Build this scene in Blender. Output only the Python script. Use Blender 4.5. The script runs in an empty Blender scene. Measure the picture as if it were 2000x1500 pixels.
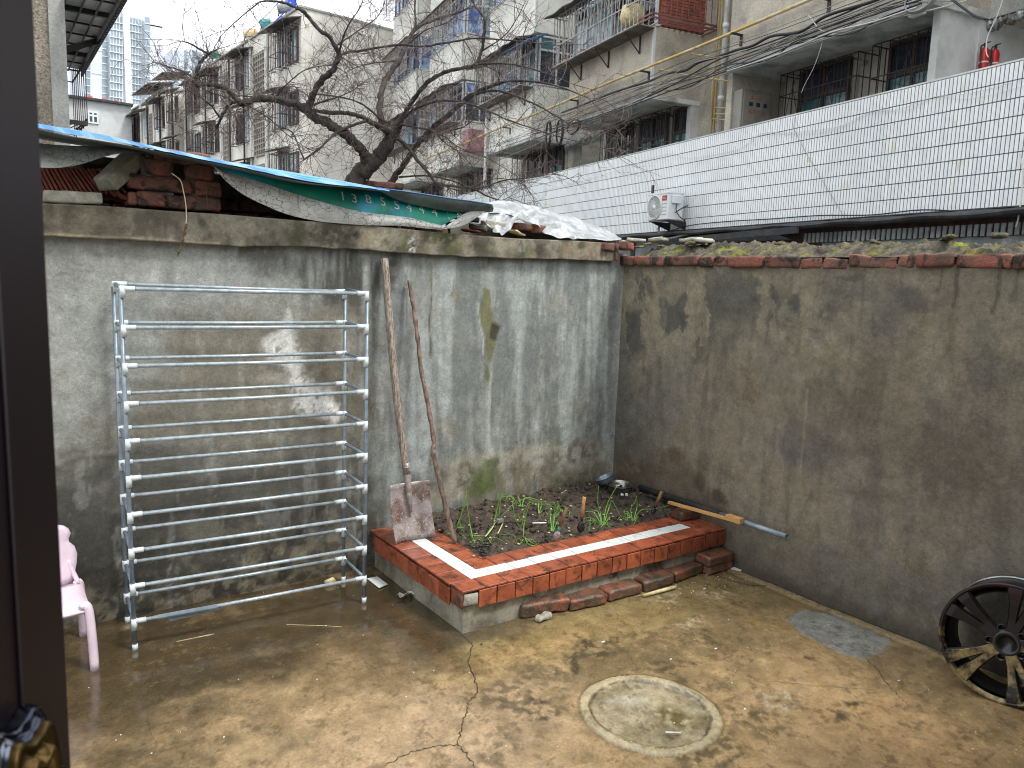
import bpy, bmesh, math, random
import numpy as np
from mathutils import Vector, Matrix, noise as mnoise
rad = math.radians
S = bpy.context.scene
C = S.collection
random.seed(7)
# ------------------------------------------------------------------ camera
FPX, YAW, PITCH, ROLL, HCAM = 1480.0, rad(35.25), rad(7.87), rad(1.965), 1.6
Fv = np.array([math.sin(YAW)*math.cos(PITCH), math.cos(YAW)*math.cos(PITCH), -math.sin(PITCH)])
_R = np.array([math.cos(YAW), -math.sin(YAW), 0.0]); _U = np.cross(_R, Fv)
Rv = _R*math.cos(ROLL)+_U*math.sin(ROLL); Uv = -_R*math.sin(ROLL)+_U*math.cos(ROLL)
CAM = np.array([0, 0, HCAM])
cd = bpy.data.cameras.new('camera'); cam = bpy.data.objects.new('camera', cd); C.objects.link(cam)
cam.matrix_world = Matrix(((Rv[0], Uv[0], -Fv[0], 0), (Rv[1], Uv[1], -Fv[1], 0), (Rv[2], Uv[2], -Fv[2], HCAM), (0, 0, 0, 1)))
cd.sensor_width = 36; cd.lens = FPX/2000*36; cd.clip_start = 0.05; cd.clip_end = 900
cd.dof.use_dof = True; cd.dof.focus_distance = 4.5; cd.dof.aperture_fstop = 8.5
S.camera = cam
# ------------------------------------------------------------------ light
W = bpy.data.worlds.new('World'); S.world = W; W.use_nodes = True
wt = W.node_tree; wt.nodes.clear()
sky = wt.nodes.new('ShaderNodeTexSky'); sky.sky_type = 'NISHITA'; sky.sun_disc = False
SUN_EL, SUN_AZ = rad(58), rad(150)      # azimuth clockwise from +Y
sky.sun_elevation = SUN_EL; sky.sun_rotation = SUN_AZ; sky.air_density = 1.5; sky.dust_density = 4
hs = wt.nodes.new('ShaderNodeHueSaturation'); hs.inputs['Saturation'].default_value = 0.5
tc = wt.nodes.new('ShaderNodeTexCoord'); cn = wt.nodes.new('ShaderNodeTexNoise')
cn.inputs['Scale'].default_value = 2.2; cn.inputs['Detail'].default_value = 5
cr_ = wt.nodes.new('ShaderNodeMapRange'); cr_.inputs[1].default_value = .3; cr_.inputs[2].default_value = .75
cr_.inputs[3].default_value = .72; cr_.inputs[4].default_value = 1.0
mx = wt.nodes.new('ShaderNodeMix'); mx.data_type = 'RGBA'
mx.inputs[7].default_value = (8.4, 8.7, 9.1, 1)
bg = wt.nodes.new('ShaderNodeBackground'); bg.inputs[1].default_value = 0.12
wo = wt.nodes.new('ShaderNodeOutputWorld')
L = wt.links.new
L(sky.outputs[0], hs.inputs['Color']); L(tc.outputs['Generated'], cn.inputs['Vector']); L(cn.outputs[0], cr_.inputs[0])
L(cr_.outputs[0], mx.inputs[0]); L(hs.outputs[0], mx.inputs[6]); L(mx.outputs[2], bg.inputs[0]); L(bg.outputs[0], wo.inputs[0])
sd = bpy.data.lights.new('sun', 'SUN'); so = bpy.data.objects.new('sun', sd); C.objects.link(so)
sd.energy = 1.5; sd.angle = rad(12); sd.color = (1, .97, .92)
sv = Vector((math.sin(SUN_AZ)*math.cos(SUN_EL), math.cos(SUN_AZ)*math.cos(SUN_EL), math.sin(SUN_EL)))
so.rotation_euler = sv.to_track_quat('Z', 'Y').to_euler()
V = S.view_settings; V.view_transform = 'Standard'; V.look = 'None'; V.gamma = 1; V.exposure = 1.0
V.use_curve_mapping = False
S.render.engine = 'CYCLES'; S.cycles.max_bounces = 6; S.cycles.diffuse_bounces = 3; S.cycles.filter_width = 1.05
# ------------------------------------------------------------------ where a pixel of the 2000x1500 photograph meets a real plane
def ray(x, y): return Fv+(x-1000)/FPX*Rv-(y-750)/FPX*Uv
def onZ(x, y, z=0.0): d = ray(x, y); return CAM+d*((z-HCAM)/d[2])
def onY(x, y, Y): d = ray(x, y); return CAM+d*(Y/d[1])
def onX(x, y, X): d = ray(x, y); return CAM+d*(X/d[0])
def onP(x, y, P, n): d = ray(x, y); return CAM+d*(((P-CAM)@n)/(d@n))
# ------------------------------------------------------------------ helpers
def lin(c):
    c = np.asarray(c, float)/255
    return np.where(c <= .04045, c/12.92, ((c+.055)/1.055)**2.4)
class G:                                             # small node-graph builder
    def __init__(s, name):
        s.m = bpy.data.materials.new(name); s.m.use_nodes = True; s.t = s.m.node_tree; s.t.nodes.clear()
        s.out = s.t.nodes.new('ShaderNodeOutputMaterial'); s.b = s.t.nodes.new('ShaderNodeBsdfPrincipled')
        s.t.links.new(s.b.outputs[0], s.out.inputs[0]); s.c = s.t.nodes.new('ShaderNodeTexCoord')
    def n(s, k, **kw):
        x = s.t.nodes.new(k)
        for a, v in kw.items(): setattr(x, a, v)
        return x
    def set(s, sock, v):
        if isinstance(v, bpy.types.NodeSocket): s.t.links.new(v, sock)
        elif v is not None:
            if hasattr(sock, 'default_value'):
                try: sock.default_value = v
                except Exception: sock.default_value = tuple(v)+(1,) if len(v) == 3 else v
    def noise(s, scale, detail=4, rough=.55, vec=None, dist=0, sx=None):
        x = s.n('ShaderNodeTexNoise'); v = vec or s.c.outputs['Object']
        if sx is not None:
            mp = s.n('ShaderNodeMapping'); s.set(mp.inputs[0], v); mp.inputs['Scale'].default_value = sx; v = mp.outputs[0]
        s.set(x.inputs['Vector'], v); x.inputs['Scale'].default_value = scale; x.inputs['Detail'].default_value = detail
        x.inputs['Roughness'].default_value = rough; x.inputs['Distortion'].default_value = dist
        return x.outputs[0]
    def math(s, op, a, b=0.0, cl=False):
        x = s.n('ShaderNodeMath', operation=op, use_clamp=cl); s.set(x.inputs[0], a); s.set(x.inputs[1], b); return x.outputs[0]
    def rng(s, a, f0, f1, t0=0.0, t1=1.0):
        x = s.n('ShaderNodeMapRange'); s.set(x.inputs[0], a)
        for i, v in zip((1, 2, 3, 4), (f0, f1, t0, t1)): s.set(x.inputs[i], v)
        return x.outputs[0]
    def mix(s, f, a, b, blend='MIX'):
        x = s.n('ShaderNodeMix', data_type='RGBA', blend_type=blend); s.set(x.inputs[0], f)
        for i, v in ((6, a), (7, b)):
            if isinstance(v, (tuple, list, np.ndarray)): v = tuple(v)[:3]+(1,)
            s.set(x.inputs[i], v)
        return x.outputs[2]
    def vmul(s, col, k):                             # colour times scalar socket
        x = s.n('ShaderNodeVectorMath', operation='SCALE'); s.set(x.inputs[0], col); s.set(x.inputs['Scale'], k); return x.outputs[0]
    def rnd(s): return s.n('ShaderNodeObjectInfo').outputs['Random']
    def bump(s, h, st, d=.01, nrm=None):
        x = s.n('ShaderNodeBump'); x.inputs['Strength'].default_value = st; x.inputs['Distance'].default_value = d
        s.set(x.inputs['Height'], h)
        if nrm: s.set(x.inputs['Normal'], nrm)
        s.set(s.b.inputs['Normal'], x.outputs[0]); return x.outputs[0]
    def fin(s, col, rough, metal=0.0, spec=None):
        if isinstance(col, (tuple, list, np.ndarray)): col = tuple(col)[:3]+(1,)
        s.set(s.b.inputs['Base Color'], col); s.set(s.b.inputs['Roughness'], rough); s.set(s.b.inputs['Metallic'], metal)
        if spec is not None: s.b.inputs['Specular IOR Level'].default_value = spec
        return s.m
def mat(name, col, rough=.7, col2=None, scale=6.0, lo=.42, hi=.62, var=.12, fine=60.0, bump=.2, bd=.004, metal=0, rnd=0.0, sx=None, world=False, spec=None, col3=None, s3=3.0, lo3=.55, hi3=.65):
    g = G(name); vec = g.n('ShaderNodeNewGeometry').outputs['Position'] if world else None
    c = tuple(lin(col))
    if rnd or col2 is not None:
        ri = g.rnd()
        if vec is None:                              # each copy gets its own pattern
            a = g.n('ShaderNodeVectorMath', operation='ADD'); g.set(a.inputs[0], g.c.outputs['Object'])
            m = g.n('ShaderNodeCombineXYZ'); g.set(m.inputs[0], g.math('MULTIPLY', ri, 37.0)); g.set(m.inputs[1], g.math('MULTIPLY', ri, 91.0)); g.set(a.inputs[1], m.outputs[0]); vec = a.outputs[0]
    if col2 is not None: c = g.mix(g.rng(g.noise(scale, 6, .6, vec, .3, sx), lo, hi), c, tuple(lin(col2)))
    if col3 is not None: c = g.mix(g.rng(g.noise(s3, 7, .65, vec, .5), lo3, hi3), c, tuple(lin(col3)))
    if isinstance(c, tuple): c = g.mix(0.0, c, c)
    f = g.noise(fine, 4, .6, vec)
    k = g.rng(f, .3, .7, 1-var, 1+var)
    if rnd: k = g.math('MULTIPLY', k, g.rng(g.rnd(), 0, 1, 1-rnd, 1+rnd))
    c = g.vmul(c, k)
    if bump: g.bump(f, bump, bd)
    return g.fin(c, rough, metal, spec)
class MB:
    def __init__(s, T=None): s.v = []; s.f = []; s.T = T
    def add(s, vs, fs):
        o = len(s.v)
        if s.T is not None: vs = [s.T(*p) for p in vs]
        s.v += [tuple(map(float, p)) for p in vs]; s.f += [tuple(i+o for i in f) for f in fs]
    def box(s, x0, x1, y0, y1, z0, z1):
        s.add([(x, y, z) for z in (z0, z1) for y in (y0, y1) for x in (x0, x1)],
              [(0, 2, 3, 1), (4, 5, 7, 6), (0, 1, 5, 4), (2, 6, 7, 3), (0, 4, 6, 2), (1, 3, 7, 5)])
    def bar(s, a, b, w, h=None):                     # rectangular bar from a to b
        h = h or w; a = Vector(a); b = Vector(b); d = (b-a).normalized()
        up = Vector((0, 0, 1)) if abs(d.z) < .9 else Vector((1, 0, 0))
        x = d.cross(up).normalized()*w/2; y = x.cross(d).normalized()*h/2
        s.add([p+sx*x+sy*y for p in (a, b) for sx, sy in ((-1, -1), (1, -1), (1, 1), (-1, 1))],
              [(0, 1, 2, 3), (7, 6, 5, 4), (0, 4, 5, 1), (1, 5, 6, 2), (2, 6, 7, 3), (3, 7, 4, 0)])
    def tube(s, pts, r, n=8, cap=True):
        pts = [Vector(p) for p in pts]; m = len(pts); rr = r if hasattr(r, '__len__') else [r]*m
        t = (pts[1]-pts[0]).normalized(); x = t.orthogonal().normalized(); vs = []
        for i, p in enumerate(pts):
            t = (pts[min(i+1, m-1)]-pts[max(i-1, 0)]).normalized()
            x = (x-t*x.dot(t)); x = x.normalized() if x.length > 1e-6 else t.orthogonal().normalized(); y = t.cross(x)
            for k in range(n):
                a = 2*math.pi*k/n; vs.append(p+(x*math.cos(a)+y*math.sin(a))*rr[i])
        fs = [(i*n+k, i*n+(k+1) % n, (i+1)*n+(k+1) % n, (i+1)*n+k) for i in range(m-1) for k in range(n)]
        if cap: fs += [tuple(range(n-1, -1, -1)), tuple(range((m-1)*n, m*n))]
        s.add(vs, fs)
    def lathe(s, prof, n=24, M=None, cap=False):
        M = M or Matrix(); vs = []
        for r, z in prof:
            for k in range(n):
                a = 2*math.pi*k/n; vs.append(M@Vector((r*math.cos(a), r*math.sin(a), z)))
        m = len(prof); fs = [(i*n+k, i*n+(k+1) % n, (i+1)*n+(k+1) % n, (i+1)*n+k) for i in range(m-1) for k in range(n)]
        if cap: fs += [tuple(range(n-1, -1, -1)), tuple(range((m-1)*n, m*n))]
        s.add(vs, fs)
    def prism(s, poly, h, M=None, h0=0.0):
        M = M or Matrix(); n = len(poly)
        s.add([M@Vector((x, y, z)) for z in (h0, h) for x, y in poly],
              [tuple(range(n-1, -1, -1)), tuple(range(n, 2*n))]+[(i, (i+1) % n, n+(i+1) % n, n+i) for i in range(n)])
    def sheet(s, P, closed=False):                   # P: rows of points
        r = len(P); c = len(P[0]); s.add([p for row in P for p in row], [(i*c+j, i*c+j+1, (i+1)*c+j+1, (i+1)*c+j) for i in range(r-1) for j in range(c-1)])
    def slab(s, P, t):                               # sheet with thickness t (vector)
        r = len(P); c = len(P[0]); t = Vector(t); A = [Vector(p) for row in P for p in row]; N = r*c
        f = [(i*c+j, i*c+j+1, (i+1)*c+j+1, (i+1)*c+j) for i in range(r-1) for j in range(c-1)]
        f += [tuple(N+q for q in reversed(x)) for x in f]
        ring = [j for j in range(c)]+[i*c+c-1 for i in range(1, r)]+[(r-1)*c+j for j in range(c-2, -1, -1)]+[i*c for i in range(r-2, 0, -1)]
        f += [(ring[(i+1) % len(ring)], ring[i], ring[i]+N, ring[(i+1) % len(ring)]+N) for i in range(len(ring))]
        s.add(A+[p+t for p in A], f)
ORG = {}
def tag(o, label=None, cat=None, group=None, kind=None):
    if label: o['label'] = label
    if cat: o['category'] = cat
    if group: o['group'] = group
    if kind: o['kind'] = kind
    return o
def E(name, loc, label, cat, group=None, rz=0.0):
    o = bpy.data.objects.new(name, None); C.objects.link(o); o.location = tuple(map(float, loc)); o.rotation_euler = (0, 0, rz)
    o.empty_display_size = .1; ORG[o.name] = Vector(o.location); return tag(o, label, cat, group)
def link(name, me, m, parent=None, loc=(0, 0, 0), rot=(0, 0, 0)):
    o = bpy.data.objects.new(name, me); C.objects.link(o); o.location = tuple(map(float, loc)); o.rotation_euler = rot
    if m and not me.materials: me.materials.append(m)
    if parent: o.parent = parent
    return o
def O(name, mb, m, parent=None, smooth=False, label=None, cat=None, group=None, kind=None, bevel=0.0, base=None):
    """world-space MB -> one mesh object; under a parent (unrotated) the vertices are made local"""
    org = ORG[parent.name] if parent else (Vector(base) if base is not None else Vector((0, 0, 0)))
    me = bpy.data.meshes.new(name); me.from_pydata([(x-org.x, y-org.y, z-org.z) for x, y, z in mb.v], [], mb.f); me.update()
    if bevel:
        bm = bmesh.new(); bm.from_mesh(me); bmesh.ops.recalc_face_normals(bm, faces=bm.faces)
        bmesh.ops.bevel(bm, geom=[e for e in bm.edges if e.is_manifold and e.calc_face_angle() > .5], offset=bevel, segments=1, affect='EDGES', profile=.5)
        bm.to_mesh(me); bm.free()
    if smooth: me.shade_smooth()
    o = link(name, me, m, parent, loc=(0, 0, 0) if parent else org); ORG[o.name] = org
    return tag(o, label, cat, group, kind)
def cr(pts, k=6):                                    # Catmull-Rom resampling
    P = [np.array(p, float) for p in pts]; P = [2*P[0]-P[1]]+P+[2*P[-1]-P[-2]]; out = []
    for i in range(1, len(P)-2):
        for j in range(k):
            t = j/k; a, b, c, d = P[i-1:i+3]
            out.append(.5*((2*b)+(-a+c)*t+(2*a-5*b+4*c-d)*t*t+(-a+3*b-3*c+d)*t**3))
    out.append(P[-2]); return out
_rs = np.random.RandomState(3)
_lat = _rs.rand(64, 64)
def vn(u, v, sc, octv=4, seed=0, rough=.5):          # value noise 0..1, fbm
    o = 0; a = 1; tot = 0; u = u*sc+seed*7.31; v = v*sc+seed*3.77
    for k in range(octv):
        x = np.floor(u).astype(int); y = np.floor(v).astype(int); fx = u-x; fy = v-y; fx = fx*fx*(3-2*fx); fy = fy*fy*(3-2*fy)
        g = lambda i, j: _lat[(x+i) % 64, (y+j) % 64]
        o = o+a*((g(0, 0)*(1-fx)+g(1, 0)*fx)*(1-fy)+(g(0, 1)*(1-fx)+g(1, 1)*fx)*fy); tot += a; a *= rough; u = u*2.03+11.7; v = v*2.03+5.3
    return o/tot
def ss(x, a, b): t = np.clip((x-a)/(b-a), 0, 1); return t*t*(3-2*t)
class Paint:                                         # colour of a big sheet, worked out once at build time and stored per vertex
    def __init__(s, U, Vv, base, conv):
        s.U, s.V, s.conv = U, Vv, conv; s.c = np.ones(U.shape+(3,))*lin(base); s.wet = np.zeros(U.shape); s.h = np.zeros(U.shape)
        s.wu = (vn(U, Vv, 9, 5, 1)-.5); s.wv = (vn(U, Vv, 9, 5, 2)-.5)
    def lay(s, m, col, wet=None, h=0):
        m = np.clip(m, 0, 1); s.c = s.c*(1-m[..., None])+lin(col)*m[..., None]
        if wet is not None: s.wet = s.wet*(1-m)+wet*m
        s.h = s.h+h*m
    def blob(s, px, py, rx, ry, soft=.5, warp=.12, brk=0, bs=25, seed=5):   # centre in photo pixels, radii in metres
        cx, cy = s.conv(px, py); d = np.hypot((s.U+s.wu*warp*2-cx)/rx, (s.V+s.wv*warp*2-cy)/ry)
        m = ss(d, 1+soft, max(1-soft, 0))
        if brk: m = m*ss(vn(s.U, s.V, bs, 4, seed), brk-.1, brk+.1)
        return m
    def poly(s, pts, soft=.02, warp=.06):            # polygon in photo pixels
        P = np.array([s.conv(*p) for p in pts]); U = s.U+s.wu*warp; Vv = s.V+s.wv*warp; ins = np.zeros(U.shape, bool); dm = np.full(U.shape, 9.)
        for a, b in zip(P, np.roll(P, -1, 0)):
            c = ((a[1] > Vv) != (b[1] > Vv)); ins ^= c & (U < (b[0]-a[0])*(Vv-a[1])/(b[1]-a[1]+1e-9)+a[0])
            e = b-a; t = np.clip(((U-a[0])*e[0]+(Vv-a[1])*e[1])/(e@e+1e-12), 0, 1); dm = np.minimum(dm, np.hypot(U-a[0]-t*e[0], Vv-a[1]-t*e[1]))
        return ss(np.where(ins, dm, -dm), -soft, soft)
    def line(s, pts, w, soft=.006, warp=.03):
        P = np.array([s.conv(*p) for p in pts]); U = s.U+s.wu*warp; Vv = s.V+s.wv*warp; dm = np.full(U.shape, 9.)
        for a, b in zip(P[:-1], P[1:]):
            e = b-a; t = np.clip(((U-a[0])*e[0]+(Vv-a[1])*e[1])/(e@e+1e-12), 0, 1); dm = np.minimum(dm, np.hypot(U-a[0]-t*e[0], Vv-a[1]-t*e[1]))
        return ss(dm, w+soft, max(w-soft, 0))
def gridmesh(name, X, Y, Z, col, wet, m, parent=None, org=(0, 0, 0)):
    r, c = X.shape; me = bpy.data.meshes.new(name); co = np.stack([X-org[0], Y-org[1], Z-org[2]], -1).reshape(-1, 3)
    idx = np.arange(r*c).reshape(r, c); q = np.stack([idx[:-1, :-1], idx[:-1, 1:], idx[1:, 1:], idx[1:, :-1]], -1).reshape(-1, 4)
    me.vertices.add(len(co)); me.vertices.foreach_set('co', co.ravel()); me.loops.add(q.size); me.loops.foreach_set('vertex_index', q.ravel().astype(np.int32))
    me.polygons.add(len(q)); me.polygons.foreach_set('loop_start', np.arange(0, q.size, 4, dtype=np.int32)); me.update(calc_edges=True)
    a = me.color_attributes.new('Col', 'FLOAT_COLOR', 'POINT'); a.data.foreach_set('color', np.concatenate([col.reshape(-1, 3), wet.reshape(-1, 1)], 1).ravel())
    me.shade_smooth(); o = link(name, me, m, parent, loc=(0, 0, 0) if parent else org); ORG[o.name] = Vector(org); return o
def paintmat(name, rdry=.85, rwet=.25, fine=70, var=.16, bump=.35, bd=.004, mid=14, spec=.5):
    g = G(name); at = g.n('ShaderNodeAttribute', attribute_name='Col'); p = g.n('ShaderNodeNewGeometry').outputs['Position']
    f = g.noise(fine, 5, .65, p); f2 = g.noise(mid, 6, .65, p, .4); f3 = g.noise(fine*4, 3, .6, p)
    k = g.math('MULTIPLY', g.rng(f, .3, .7, 1-var, 1+var), g.rng(f2, .32, .68, 1-var, 1+var)); k = g.math('MULTIPLY', k, g.rng(f3, .3, .7, 1-var*.8, 1+var*.8))
    r = g.rng(at.outputs['Alpha'], 0, 1, rdry, rwet); r = g.math('ADD', r, g.rng(f2, .35, .65, -.08, .08), True)
    h = g.math('ADD', g.math('MULTIPLY', f, .6), g.math('ADD', f2, g.math('MULTIPLY', f3, .25)))
    g.bump(h, bump, bd); return g.fin(g.vmul(at.outputs['Color'], k), r, 0, spec)
def roughbox(lx, ly, lz, amp=.004, cuts=3, seed=0, bev=.006, chips=0.0, smooth=True):
    bm = bmesh.new(); bmesh.ops.create_cube(bm, size=1); bmesh.ops.scale(bm, vec=(lx, ly, lz), verts=bm.verts)
    bmesh.ops.bevel(bm, geom=list(bm.edges), offset=bev, segments=1, affect='EDGES'); bmesh.ops.triangulate(bm, faces=[f for f in bm.faces if len(f.verts) > 4])
    if cuts: bmesh.ops.subdivide_edges(bm, edges=[e for e in bm.edges if e.calc_length() > bev*3], cuts=cuts, use_grid_fill=True)
    o = Vector((seed*3.1, seed*1.7, seed*.9))
    for v in bm.verts:
        p = v.co*18+o; d = Vector((mnoise.noise(p), mnoise.noise(p+Vector((9, 0, 0))), mnoise.noise(p+Vector((0, 9, 0)))))*amp
        q = mnoise.noise(v.co*9+o*2)
        if chips and q > .25: d -= v.co.normalized()*chips*(q-.25)*4
        v.co += d
    me = bpy.data.meshes.new('rough_block'); bmesh.ops.recalc_face_normals(bm, faces=bm.faces); bm.to_mesh(me); bm.free()
    if smooth: me.shade_smooth()
    return me
def place(name, me, m, parent, loc, rot=(0, 0, 0), **k):
    if parent: loc = Vector(tuple(map(float, loc)))-ORG[parent.name]
    o = link(name, me, m, parent, loc, rot); ORG[o.name] = Vector(loc) if not parent else ORG[parent.name]; return tag(o, **k)
# ================================================================== materials
YL, XR = 3.70, 3.48                                  # face of the left wall, face of the right wall
M = {}
M['wall'] = paintmat('cement_render', .85, .3, 60, .2, .7, .005)
M['floor'] = paintmat('wet_concrete', .5, .06, 80, .21, .16, .0022, 11, .7)
M['brick'] = mat('old_brick', (134, 82, 68), .8, (96, 74, 62), 9, .42, .6, .28, 90, .8, .006, rnd=.22, col3=(40, 38, 32), s3=10, lo3=.5, hi3=.6)
M['brickwet'] = mat('wet_brick', (134, 80, 60), .38, (88, 70, 56), 7, .4, .56, .3, 80, .9, .006, rnd=.15, col3=(58, 54, 44), s3=12, lo3=.5, hi3=.62)
M['greyblock'] = mat('grey_block', (168, 165, 152), .85, (130, 128, 112), 10, .4, .6, .2, 70, .5, .003)
M['terra'] = mat('terracotta_tile', (164, 88, 60), .3, (136, 70, 48), 8, .4, .6, .16, 60, .12, .002, rnd=.16, col3=(66, 46, 34), s3=14, lo3=.505, hi3=.66)
M['white_tile'] = mat('white_tile', (214, 219, 217), .15, (184, 190, 182), 14, .52, .72, .06, 60, .05, .001, rnd=.05, col3=(132, 124, 98), s3=26, lo3=.63, hi3=.74)
M['mortar'] = mat('mortar', (122, 118, 106), .8, (86, 82, 72), 12, .4, .6, .2, 60, .5, .004, world=True)
M['pebble'] = mat('planter_cement', (150, 146, 130), .6, (104, 98, 84), 7, .4, .62, .18, 60, .4, .004, world=True, col3=(66, 62, 50), s3=5, lo3=.55, hi3=.64)
M['steel'] = mat('coated_steel_tube', (170, 182, 187), .3, (146, 158, 164), 40, .45, .6, .06, 150, .1, .001, metal=.25)
M['steeld'] = mat('grey_post_tube', (124, 136, 146), .4, (108, 120, 130), 30, .4, .6, .08, 120, .1, .001, metal=.25)
M['joint'] = mat('white_plastic_joint', (205, 215, 218), .35, (188, 198, 202), 40, .4, .6, .04, 90, .05, .001)
M['pink'] = mat('pink_plastic', (216, 198, 209), .3, (206, 188, 200), 12, .4, .6, .04, 60, .05, .001)
M['soil'] = mat('dark_soil', (78, 66, 54), .75, (48, 40, 32), 18, .4, .62, .35, 90, .9, .008, world=True)
M['ruststeel'] = mat('rusty_blade', (156, 148, 146), .38, (110, 88, 78), 11, .46, .64, .2, 60, .3, .002, metal=.15, col3=(204, 200, 192), s3=85, lo3=.55, hi3=.68)
M['oldwood'] = mat('weathered_wood', (156, 146, 132), .7, (98, 84, 74), 6, .42, .6, .25, 50, .5, .003, sx=(30, 30, 1.5))
M['bark'] = mat('stick_bark', (128, 108, 94), .8, (84, 66, 56), 14, .4, .6, .3, 60, .8, .005, sx=(3, 3, 1))
M['leaf'] = mat('onion_leaf', (84, 138, 48), .4, (120, 160, 70), 20, .45, .6, .15, 80, .1, .001, rnd=.1)
M['pale'] = mat('pale_stalk', (205, 212, 160), .4, (170, 190, 110), 30, .4, .6, .1, 80, .1, .001)
M['blackpl'] = mat('black_plastic', (28, 28, 30), .35, (20, 20, 22), 30, .4, .6, .1, 80, .05, .001)
M['foam'] = mat('black_foam', (24, 24, 26), .7, (44, 40, 34), 20, .5, .62, .3, 60, .5, .004)
M['handle'] = mat('bamboo_handle', (196, 150, 98), .5, (164, 116, 72), 30, .4, .6, .12, 80, .2, .001)
M['handled'] = mat('brown_handle', (134, 96, 74), .6, (104, 72, 54), 30, .4, .6, .15, 80, .3, .001)
M['greenpl'] = mat('green_collar', (40, 150, 110), .35, None, bump=0)
M['inox'] = mat('stainless', (150, 150, 145), .22, (110, 108, 100), 14, .45, .62, .05, 60, .03, .001, metal=.85)
M['galv'] = mat('galvanised_pipe', (138, 150, 156), .4, (112, 124, 132), 20, .4, .6, .08, 80, .1, .001, metal=.5)
M['pine'] = mat('raw_pine', (206, 162, 102), .55, (180, 134, 78), 8, .4, .6, .1, 60, .2, .001, sx=(2, 30, 30))
M['white'] = mat('white_scrap', (222, 222, 216), .6, (200, 198, 186), 20, .4, .6, .05, 60, .1, .001)
M['bone'] = mat('cream_cane', (214, 202, 160), .5, (180, 160, 112), 22, .45, .6, .1, 60, .2, .001)
M['blue'] = mat('blue_sheet', (84, 142, 200), .4, (102, 158, 210), 4, .4, .6, .08, 30, .1, .001, world=True, col3=(120, 134, 140), s3=7, lo3=.58, hi3=.7)
M['underside'] = mat('sheet_underside', (98, 112, 112), .6, (74, 84, 84), 6, .4, .6, .12, 30, .2, .002, world=True)
M['tgreen'] = mat('green_print', (20, 148, 122), .45, (14, 120, 108), 6, .4, .6, .1, 40, .15, .003, world=True, col3=(34, 160, 190), s3=2.2, lo3=.5, hi3=.6)
M['twhite'] = mat('cracked_white_tarp', (206, 208, 204), .6, (172, 172, 164), 12, .42, .6, .12, 50, .5, .006, world=True, col3=(90, 88, 80), s3=26, lo3=.62, hi3=.68)
g = G('cracked_tarp_paint'); p = g.n('ShaderNodeNewGeometry').outputs['Position']; vo = g.n('ShaderNodeTexVoronoi', feature='DISTANCE_TO_EDGE'); vo.inputs['Scale'].default_value = 34
wv_ = g.n('ShaderNodeVectorMath', operation='ADD'); nz = g.n('ShaderNodeTexNoise'); nz.inputs['Scale'].default_value = 20; g.set(nz.inputs['Vector'], p); sc_ = g.n('ShaderNodeVectorMath', operation='SCALE'); sc_.inputs['Scale'].default_value = .05; g.set(sc_.inputs[0], nz.outputs[1]); g.set(wv_.inputs[0], p); g.set(wv_.inputs[1], sc_.outputs[0]); g.set(vo.inputs['Vector'], wv_.outputs[0])
ck = g.rng(vo.outputs[0], .0, .05); ck = g.math('MAXIMUM', ck, g.rng(g.noise(6, 4, .6, p), .48, .56)); c = g.mix(g.rng(g.noise(9, 5, .6, p), .4, .65), tuple(lin((208, 210, 206))), tuple(lin((176, 178, 172)))); c = g.mix(ck, tuple(lin((96, 96, 90))), c)
c = g.mix(g.rng(g.noise(14, 6, .7, p), .6, .7), c, tuple(lin((120, 116, 100)))); g.bump(g.math('ADD', ck, g.noise(24, 5, .6, p)), .5, .004); M['twhite'] = g.fin(c, .6)
M['digits'] = mat('white_lettering', (206, 212, 204), .5, (170, 176, 168), 40, .5, .7, .05, 60, 0, .001)
M['film'] = mat('white_plastic_film', (176, 180, 182), .3, (140, 144, 146), 14, .42, .6, .08, 40, .6, .012, world=True)
M['brick_alias'] = M['brick']  # same material as the other old bricks
M['rooftile'] = mat('thin_roof_tile', (132, 66, 50), .8, (96, 54, 44), 30, .4, .6, .2, 90, .4, .002, rnd=.2)
M['seed'] = mat('dry_stalk', (120, 100, 76), .8, (82, 64, 48), 60, .4, .6, .2, 90, .4, .002)
M['twine'] = mat('pale_twine', (200, 188, 160), .8, None, bump=0)
g = G('mossy_mortar'); p = g.n('ShaderNodeNewGeometry').outputs['Position']
c = g.mix(g.rng(g.noise(20, 6, .65, p, .5), .4, .6), tuple(lin((112, 104, 90))), tuple(lin((62, 57, 48))))
c = g.mix(g.rng(g.noise(11, 6, .65, p, .6), .54, .64), c, tuple(lin((124, 122, 40))))
c = g.mix(g.rng(g.noise(7, 7, .7, p, .6), .58, .65), c, tuple(lin((138, 150, 30))))
f = g.noise(55, 6, .7, p); g.bump(g.math('ADD', f, g.noise(18, 6, .6, p, .6)), 1.0, .022)
M['moss'] = g.fin(g.vmul(c, g.rng(f, .3, .7, .7, 1.25)), .9)
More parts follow.
